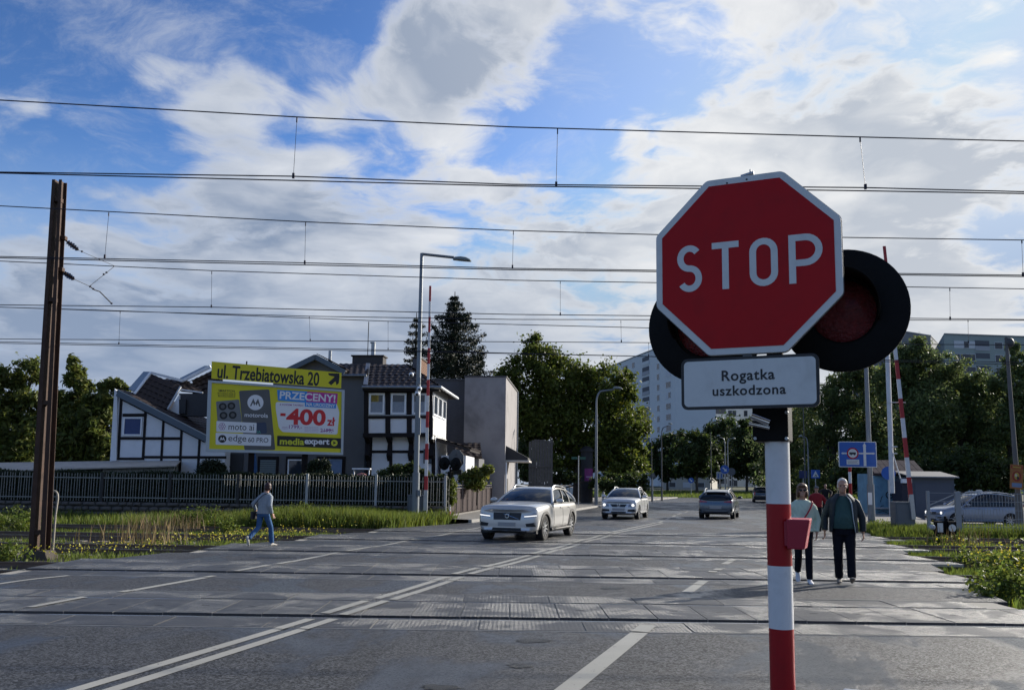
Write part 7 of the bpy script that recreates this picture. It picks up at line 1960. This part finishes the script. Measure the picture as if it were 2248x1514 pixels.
def build_trees():
    g = 'trees behind the garden'
    tree('ash_tree', 'airy tree at the left edge of the picture', 60, [(20, 830, 50, 40), (70, 815, 45, 30), (-10, 890, 60, 60), (60, 880, 60, 55), (40, 950, 80, 60), (-50, 850, 60, 60), (30, 1000, 90, 50), (110, 920, 50, 60)], 16000, .42, LEAF_A, 30, g, aspect=.4, shell=.3)
    tree('ash_tree', 'light green tree with upright shoots behind the mast', 58, [(163, 800, 16, 22), (168, 828, 22, 24), (178, 850, 34, 36), (140, 880, 45, 40), (190, 910, 55, 50), (150, 960, 70, 50), (180, 1005, 70, 40), (158, 790, 9, 16)], 13000, .40, LEAF_A, 165, g, aspect=.4, shell=.3)
    tree('ash_tree', 'tree just left of the timbered house wing', 57, [(245, 845, 32, 22), (225, 880, 40, 40), (215, 930, 45, 60), (270, 850, 14, 12), (225, 990, 50, 50)], 11000, .38, LEAF_A, 225, g, aspect=.4, shell=.3)
    g = 'trees along the street'
    tree('lime_tree', 'big leafy tree behind the grey tower at mid picture', 74, [(1180, 775, 52, 38), (1125, 835, 48, 45), (1235, 830, 75, 55), (1330, 850, 62, 60), (1375, 930, 52, 70), (1385, 1000, 38, 50), (1290, 930, 80, 75), (1190, 910, 80, 70), (1110, 900, 42, 60), (1230, 1000, 55, 45), (1350, 1030, 50, 38), (1165, 985, 40, 40), (1380, 860, 26, 24), (1300, 990, 60, 40)], 62000, .30, LEAF_L, 1270, g, depth=.85, shell=.55, tr=.4)
    for args in (('wide low tree left of the hatchback below the tower block', 150, [(1455, 992, 44, 36), (1490, 975, 40, 28), (1430, 1020, 30, 34), (1475, 1030, 45, 25)], 9000, 1465), ('slim young tree in front of the low cream building', 135, [(1520, 985, 44, 36), (1550, 972, 34, 28), (1535, 1030, 38, 20), (1505, 1035, 26, 18)], 8000, 1530),
                 ('taller willow-like tree under the supplementary plate', 158, [(1562, 958, 28, 30), (1590, 965, 46, 46), (1560, 1010, 40, 36), (1600, 1030, 50, 25)], 9000, 1580), ('dark tree beside the far black car', 150, [(1625, 945, 32, 28), (1650, 955, 40, 36), (1640, 985, 46, 46), (1610, 1015, 46, 34), (1660, 1030, 50, 26), (1690, 980, 40, 50)], 12000, 1640)):
        tree('roadside_tree', args[0], args[1], args[2], args[3], .55, LEAF_D, args[4], 'far trees beyond the junction', tr=.22)
    g = 'tall trees behind the kiosk'
    R = [('tall tree behind the supplementary plate right edge', 92, [(1740, 900, 55, 70), (1720, 980, 60, 60), (1770, 960, 50, 70), (1745, 1040, 60, 35), (1700, 1030, 40, 40)], 16000, 1740),
         ('round-headed tree below the right signal disc', 86, [(1830, 860, 50, 45), (1800, 920, 55, 60), (1860, 920, 55, 60), (1830, 1000, 65, 60), (1790, 1040, 50, 40), (1850, 830, 40, 30)], 20000, 1830),
         ('tall tree just left of the raised white arm', 84, [(1915, 835, 48, 45), (1960, 830, 40, 36), (1900, 910, 60, 60), (1945, 960, 55, 60), (1910, 1020, 60, 50), (1890, 810, 35, 30)], 20000, 1915),
         ('highest bushy tree between the barrier and the green block', 80, [(2015, 778, 52, 34), (1980, 810, 50, 40), (2050, 800, 50, 40), (1985, 850, 55, 45), (2040, 840, 55, 45), (2000, 910, 70, 65), (2060, 920, 60, 60), (2020, 1000, 70, 60), (1970, 780, 24, 22)], 30000, 2010),
         ('broad tree in front of the green block', 82, [(2110, 830, 52, 42), (2150, 845, 40, 32), (2090, 900, 60, 60), (2150, 900, 55, 55), (2120, 990, 70, 70), (2170, 960, 50, 60), (2075, 830, 30, 26)], 26000, 2115),
         ('tree beside the concrete lamp post at the right edge', 78, [(2205, 850, 48, 42), (2250, 800, 40, 44), (2235, 770, 22, 26), (2200, 920, 55, 60), (2260, 930, 60, 70), (2220, 1010, 70, 60), (2290, 860, 60, 60)], 26000, 2225)]
    for lb, D, cl, n, bx in R: tree('willow_tree', lb, D, cl, int(n * 1.15), .34, LEAF_W, bx, g, depth=.9, shell=.5, drop=.15, tr=.35, aspect=.42, warm=.05)
    tree('willow_tree', 'dark understorey tree behind the shed roof', 70, [(2040, 1040, 60, 40), (2130, 1030, 60, 50), (2210, 1040, 60, 45), (1960, 1030, 50, 40), (1880, 1050, 50, 35)], 22000, .32, LEAF_D, 2090, g, shell=.3, tr=.2)
    tree('willow_tree', 'dark understorey tree behind the couple', 100, [(1720, 1050, 60, 26), (1790, 1050, 60, 30), (1850, 1050, 50, 30), (1680, 1040, 40, 30)], 14000, .42, LEAF_D, 1790, g, shell=.3, tr=.2)
    # dark shrubs under the lime tree and behind the planks
    tree('lilac_shrub', 'dark shrubs under the big leafy tree', 70, [(1180, 1040, 40, 25), (1150, 1010, 26, 40), (1230, 1050, 40, 20), (1340, 1060, 50, 24), (1400, 1060, 30, 26)], 12000, .26, LEAF_D, 1230, 'shrubs', shell=.3, tr=.1)
    # spruce: whorls of drooping boughs
    def spruce(label, px, D, ytop, ybase, wpx, n_wh, dens, seed, lop=0.0):
        rng = np.random.default_rng(seed); b = Vector((Xat(px, D), D, 0)); zt = P(px, ytop, D).z; zb = P(px, ybase, D).z; W = wpx * D / F_PX
        r = thing('spruce_tree', label, 'tree', b, 0, 'conifers behind the house'); m = MB(); m.tube([(0, 0, 0), (0, 0, zt * .5), (0, 0, zt)], [.32, .2, .03], 9); tk = m.build('trunk', BARK, r, smooth=True)
        C = []; bm_ = MB()
        for i in range(n_wh):
            t = (i + rng.uniform(-.3, .3)) / n_wh; z = zt - .5 - (zt - .5 - zb) * max(0, t); L = (W * (.10 + .90 * max(0, t) ** .8)) * rng.uniform(.72, 1.15); nb = int(rng.integers(5, 8))
            for j in range(nb):
                a = 2 * math.pi * (j + rng.uniform(-.3, .3)) / nb + i * 1.3; l = L * rng.uniform(.65, 1.12) * (1 + lop * math.cos(a)); dz = -.28 * l
                k = int(dens * (8 + 30 * l)); s = rng.random(k) ** .7
                tip = .22 * l
                x = np.cos(a) * l * s; y = np.sin(a) * l * s; zz = z + dz * s + tip * s ** 3
                wdt = .05 + .34 * np.sin(np.pi * np.clip(s, .05, .97)) * min(1, l / 2.2)
                p = np.stack([x, y, zz], 1) + rng.normal(size=(k, 3)) * np.stack([wdt, wdt, wdt * .35 + .04], 1); p[:, 2] -= rng.random(k) * .35 * wdt * 2; C.append(p)
                bm_.tube([(0, 0, z), (math.cos(a) * l * .5, math.sin(a) * l * .5, z + dz * .5 + tip * .12), (math.cos(a) * l, math.sin(a) * l, z + dz + tip)], [.05, .03, .01], 5)
        bm_.build('boughs', BARK, r)
        C = np.concatenate(C); V, Q = leaf_quads(C, .26, .1, rng, None, .28); fast_mesh('crown', V, Q, NEEDLE, r, tints(len(C), rng, .35, .02))
    spruce('dark spruce rising behind the house and tower', 990, 68, 640, 830, 112, 16, 3.0, 3)
    spruce('thinner conifer just left of the spruce behind the lamp post', 905, 72, 686, 850, 70, 10, 1.7, 9, .25)
    # garden shrubs
    def bush(name, label, D, lumps, n, size, mat, zb=.5, group='garden shrubs', shell=.8, cat='shrub', warm=.03):
        px = lumps[0][0]; b = Vector((Xat(px, D), D, zb)); r = thing(name, label, cat, b, 0, group); k = D / F_PX; cl = []
        for (x, y, rx, ry) in lumps: q = P(x, y, D) - b; cl.append(((q.x, q.y, q.z), (rx * k, rx * k, ry * k)))
        C, N = clump_points(n, cl, max(60, n // 12), RNG, shell); V, Q = leaf_quads(C, size, .2, RNG, N); fast_mesh('foliage', V, Q, mat, r, tints(len(C), RNG, .3, warm))
        MB().cyl((0, 0, 0), (0, 0, max(.1, cl[0][0][2])), .05, .03, n=8).build('stem', BARK, r); return r
    bush('ball_shrub', 'clipped dark ball shrub in front of the timbered wing', 39.5, [(466, 1032, 26, 20)], 5000, .10, HEDGE, shell=.9)
    bush('cloud_shrub', 'cloud-pruned shrub in front of the grey wall', 39.4, [(692, 1022, 14, 12), (712, 1022, 12, 13), (705, 1036, 19, 8), (684, 1036, 10, 9)], 6000, .09, HEDGE, shell=.9)
    bush('climbing_shrub', 'low spreading shrub in front of the timbered bay', 39.0, [(880, 1030, 26, 11), (905, 1024, 14, 10), (850, 1038, 20, 8), (920, 1040, 24, 12)], 5000, .12, LEAF_D, shell=.5)
    bush('young_tree_shrub', 'bright green shrub in front of the grey tower', 44, [(1048, 1042, 24, 16), (1025, 1050, 18, 14), (1070, 1030, 14, 10), (1040, 1060, 26, 14)], 4200, .17, LEAF_A, shell=.5, warm=.2)
    bush('hedge_end', 'sunlit end of the hedge behind the banded post', 38.6, [(965, 1062, 16, 20), (985, 1068, 16, 26), (950, 1075, 16, 22), (985, 1090, 16, 20)], 7000, .10, LEAF_L, .2, shell=.7)  # sunlight put into the colour: lighter leaves than the rest of the hedge
    # clipped hedge behind the pickets
    a, b = Xat(-70, 38.4), Xat(985, 37.6); L = b - a; r = thing('hedge', 'dark clipped hedge standing behind the picket fence', 'hedge', (a, 38.4, .3)); n = 46000
    x = RNG.random(n) * L; f = RNG.random(n); top = f < .3; y = np.where(top, RNG.random(n) * .7, np.abs(RNG.normal(0, .10, n))) - .8 * x / L; z = np.where(top, 1.52 + RNG.normal(0, .05, n) + .05 * np.sin(x * 1.7), RNG.random(n) * 1.5)
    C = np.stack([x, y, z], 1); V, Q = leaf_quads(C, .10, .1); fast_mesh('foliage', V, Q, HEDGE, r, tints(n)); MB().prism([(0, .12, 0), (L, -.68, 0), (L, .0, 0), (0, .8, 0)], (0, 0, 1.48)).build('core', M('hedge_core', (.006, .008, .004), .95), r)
build_trees()

def blades(name, pts, h, w, mat, lean=.35, spread=.4, warm=.1, rng=RNG):
    n = len(pts); a = rng.uniform(0, 2 * np.pi, n); dx = np.stack([np.cos(a), np.sin(a), np.zeros(n)], 1); b = rng.uniform(0, 2 * np.pi, n); ln = np.stack([np.cos(b), np.sin(b), np.zeros(n)], 1) * (h * lean * rng.random(n))[:, None]; up = np.zeros((n, 3)); up[:, 2] = h
    w = np.broadcast_to(w, n)[:, None] if np.ndim(w) else w
    m = pts + up * .55 + ln * .35; t = pts + up + ln
    V = np.stack([pts - dx * w, pts + dx * w, m + dx * w * .8, t, m - dx * w * .8], 1).reshape(-1, 3); Q = np.arange(5 * n).reshape(n, 5)
    tt = tints(n, rng, spread, warm); tt = np.repeat(tt[::4], 5, 0)
    o = fast_mesh(name, V, Q, mat, None, tt, 'stuff'); return o
def build_grass():
    rng = np.random.default_rng(5)
    def patchy(x, y, s, seed): return .5 + .25 * np.sin(x * s + seed) + .25 * np.sin(y * s * 1.3 + x * .4 * s + seed * 2) + .2 * np.sin(x * s * 2.7 - y * 2.1 * s)
    # left verge: between the tracks and up to the fence
    n = 95000; y = rng.uniform(13.2, 37.3, n); x = xL(y) - np.abs(rng.gamma(1.3, 6.0, n)) + rng.normal(0, .10, n)
    x = np.where(y > 31, np.minimum(x, xL(y) + .3), x); ok = (np.abs(x) / y < .68) & (y > 13)
    rail = np.zeros(n, bool)
    for c, s in TR:
        yc = c + s * x; d = np.abs(y - yc); rail |= (np.abs(d - HG) < .28); ok &= ~((d < 1.25) & (rng.random(n) < .93))
    ok &= ~(rail & (rng.random(n) < .96)); ok &= ~((y < 15.4) & (rng.random(n) < .55)); ok &= (rng.random(n) < np.clip(patchy(x, y, .8, 1.0) + .05, 0, 1) + .9 * (y > 31))
    x, y = x[ok], y[ok]; h = .07 + .20 * rng.random(len(x)) ** 1.5 + .10 * np.clip(patchy(x, y, 1.1, 4), 0, 1); h = np.where(y > 31, h * 1.5 + .28 * np.clip((x + 15) / 8, 0, 1.0) * rng.random(len(x)), h); h = np.where(y < 31, h * .55, h)
    z = np.where(y > 31.5, -.12, -.14); blades('grass', np.stack([x, y, z], 1), h, .006 + .0003 * y, GRASS, .5, .45, .14, rng)['label'] = 'weedy grass along the left edge of the crossing'
    # tall grass bank near the lamp post
    n = 26000; y = rng.uniform(31.5, 37.2, n); x = xL(y) - rng.gamma(1.5, 2.2, n); h = (.35 + .5 * rng.random(n)) * np.clip(1.15 - np.abs(x + 7.5) / 9, .35, 1); blades('tall_grass', np.stack([x, y, np.full(n, -.12)], 1), h, .012, GRASS, .45, .4, .2, rng)['label'] = 'tall bright grass in front of the stone footing'
    # right verge
    n = 26000; y = rng.uniform(11.9, 35.5, n); x = xR(y) + .1 + rng.gamma(1.0, 1.9, n); ok = (x / y < .70); rail = np.zeros(n, bool)
    for c, s in TR:
        yc = c + s * x; d = np.abs(y - yc); rail |= (np.abs(d - HG) < .32); ok &= ~((d < 1.2) & (rng.random(n) < .93))
    ok &= ~(rail & (rng.random(n) < .97)); ok &= ~((np.abs(y - 11.35) < .95)); ok &= (rng.random(n) < np.clip(patchy(x, y, .9, 2.0) + .35, 0, 1)); x, y = x[ok], y[ok]
    h = (.06 + .16 * rng.random(len(x)) ** 1.4 + .10 * np.clip(patchy(x, y, 1.0, 1), 0, 1)) * np.where(y < 30, .8, 1.2); blades('grass', np.stack([x, y, np.full(len(x), -.14)], 1), h, .006 + .0003 * y, GRASS, .5, .45, .12, rng)['label'] = 'weedy grass between the tracks on the right'
    n = 30000; y = rng.uniform(30.6, 35.0, n); x = rng.uniform(13.0, 26, n); blades('grass_bank', np.stack([x, y, np.full(n, -.13)], 1), .2 + .3 * rng.random(n), .010, GRASS, .5, .4, .12, rng)['label'] = 'grass bank below the right barrier and mesh fence'
    n = 20000; y = rng.uniform(118, 150, n); x = rng.uniform(10, 70, n); blades('lawn_grass', np.stack([x, y, np.interp(y, [118, 122, 150], [0, .05, .5])], 1), .25 + .2 * rng.random(n), .05, GRASS, .3, .3, .1, rng)['label'] = 'distant grass beyond the junction'
    # leafy weeds in lumps
    cl = []
    for (px, py, r, hh) in ((2190, 1310, .50, .42), (2235, 1285, .55, .50), (2165, 1322, .22, .16), (2215, 1318, .3, .26), (2248, 1315, .4, .35), (2120, 1242, .35, .22), (2180, 1250, .45, .26), (2060, 1198, .35, .2), (1975, 1168, .8, .36), (1930, 1165, .7, .32), (2110, 1195, .4, .22),
                          (30, 1165, 1.0, .45), (430, 1160, .9, .5), (650, 1150, 1.0, .55), (740, 1145, 1.2, .6), (820, 1140, 1.2, .6), (880, 1140, 1.2, .55), (940, 1144, .8, .35), (590, 1160, .8, .45), (10, 1240, .5, .3), (500, 1170, .6, .3)):
        q = G(px, min(py, 1345), -.1); cl.append(((q.x, q.y, hh * .35), (r, r * .8, hh)))
    C, N = clump_points(30000, cl, 40, rng, .2); C = C[C[:, 2] > -.12]; N = None; V, Q = leaf_quads(C, .075, .5, rng); fast_mesh('weeds', V, Q, leaf_mat('weed_leaf', (.12, .16, .03), .5), None, tints(len(C), rng, .4, .12), 'stuff')['label'] = 'leafy weeds growing beside the tracks'
    # yellow flowers, pale umbels
    fl = []
    def spray(px, py, r, n, h0, h1):
        q = G(px, min(py, 1345), -.1); k = rng.normal(size=(n, 2)) * r; z = rng.uniform(h0, h1, n); fl.append(np.stack([q.x + k[:, 0], q.y + k[:, 1] * .7, z], 1))
    for px, py, r, n, a, b in ((2200, 1300, .35, 110, .3, .62), (2240, 1275, .35, 70, .35, .66), (2175, 1240, .5, 60, .2, .42), (2120, 1225, .4, 40, .15, .4), (1960, 1165, 1.0, 70, .1, .35), (330, 1212, .6, 90, .05, .24), (150, 1228, .5, 80, .05, .2), (440, 1201, .7, 120, .05, .26), (560, 1190, .6, 170, .05, .30), (650, 1182, .8, 90, .05, .3), (30, 1228, .5, 40, .05, .2), (760, 1165, 1.2, 40, .1, .35), (250, 1218, .5, 70, .05, .2), (500, 1195, .6, 90, .05, .28)): spray(px, py, r, n, a, b)
    C = np.concatenate(fl); V, Q = leaf_quads(C, .05, .8, rng); fast_mesh('yellow_flowers', V, Q, FLOWER, None, tints(len(C), rng, .3, .2), 'stuff')['label'] = 'small yellow flowers among the weeds'
    pts = []
    for px, py, n in ((320, 1165, 90), (395, 1165, 100), (465, 1150, 60), (540, 1140, 60), (280, 1190, 60), (330, 1195, 80), (2110, 1200, 60), (760, 1135, 60)):
        q = G(px, py, -.1); k = rng.normal(size=(n, 2)) * .45; pts.append(np.stack([q.x + k[:, 0], q.y + k[:, 1], np.full(n, -.12)], 1))
    C = np.concatenate(pts); blades('dry_stalks', C, .35 + .4 * rng.random(len(C)), .010, DRY, .35, .3, .1, rng)['label'] = 'dry brown stalks beside the rails'
build_grass()
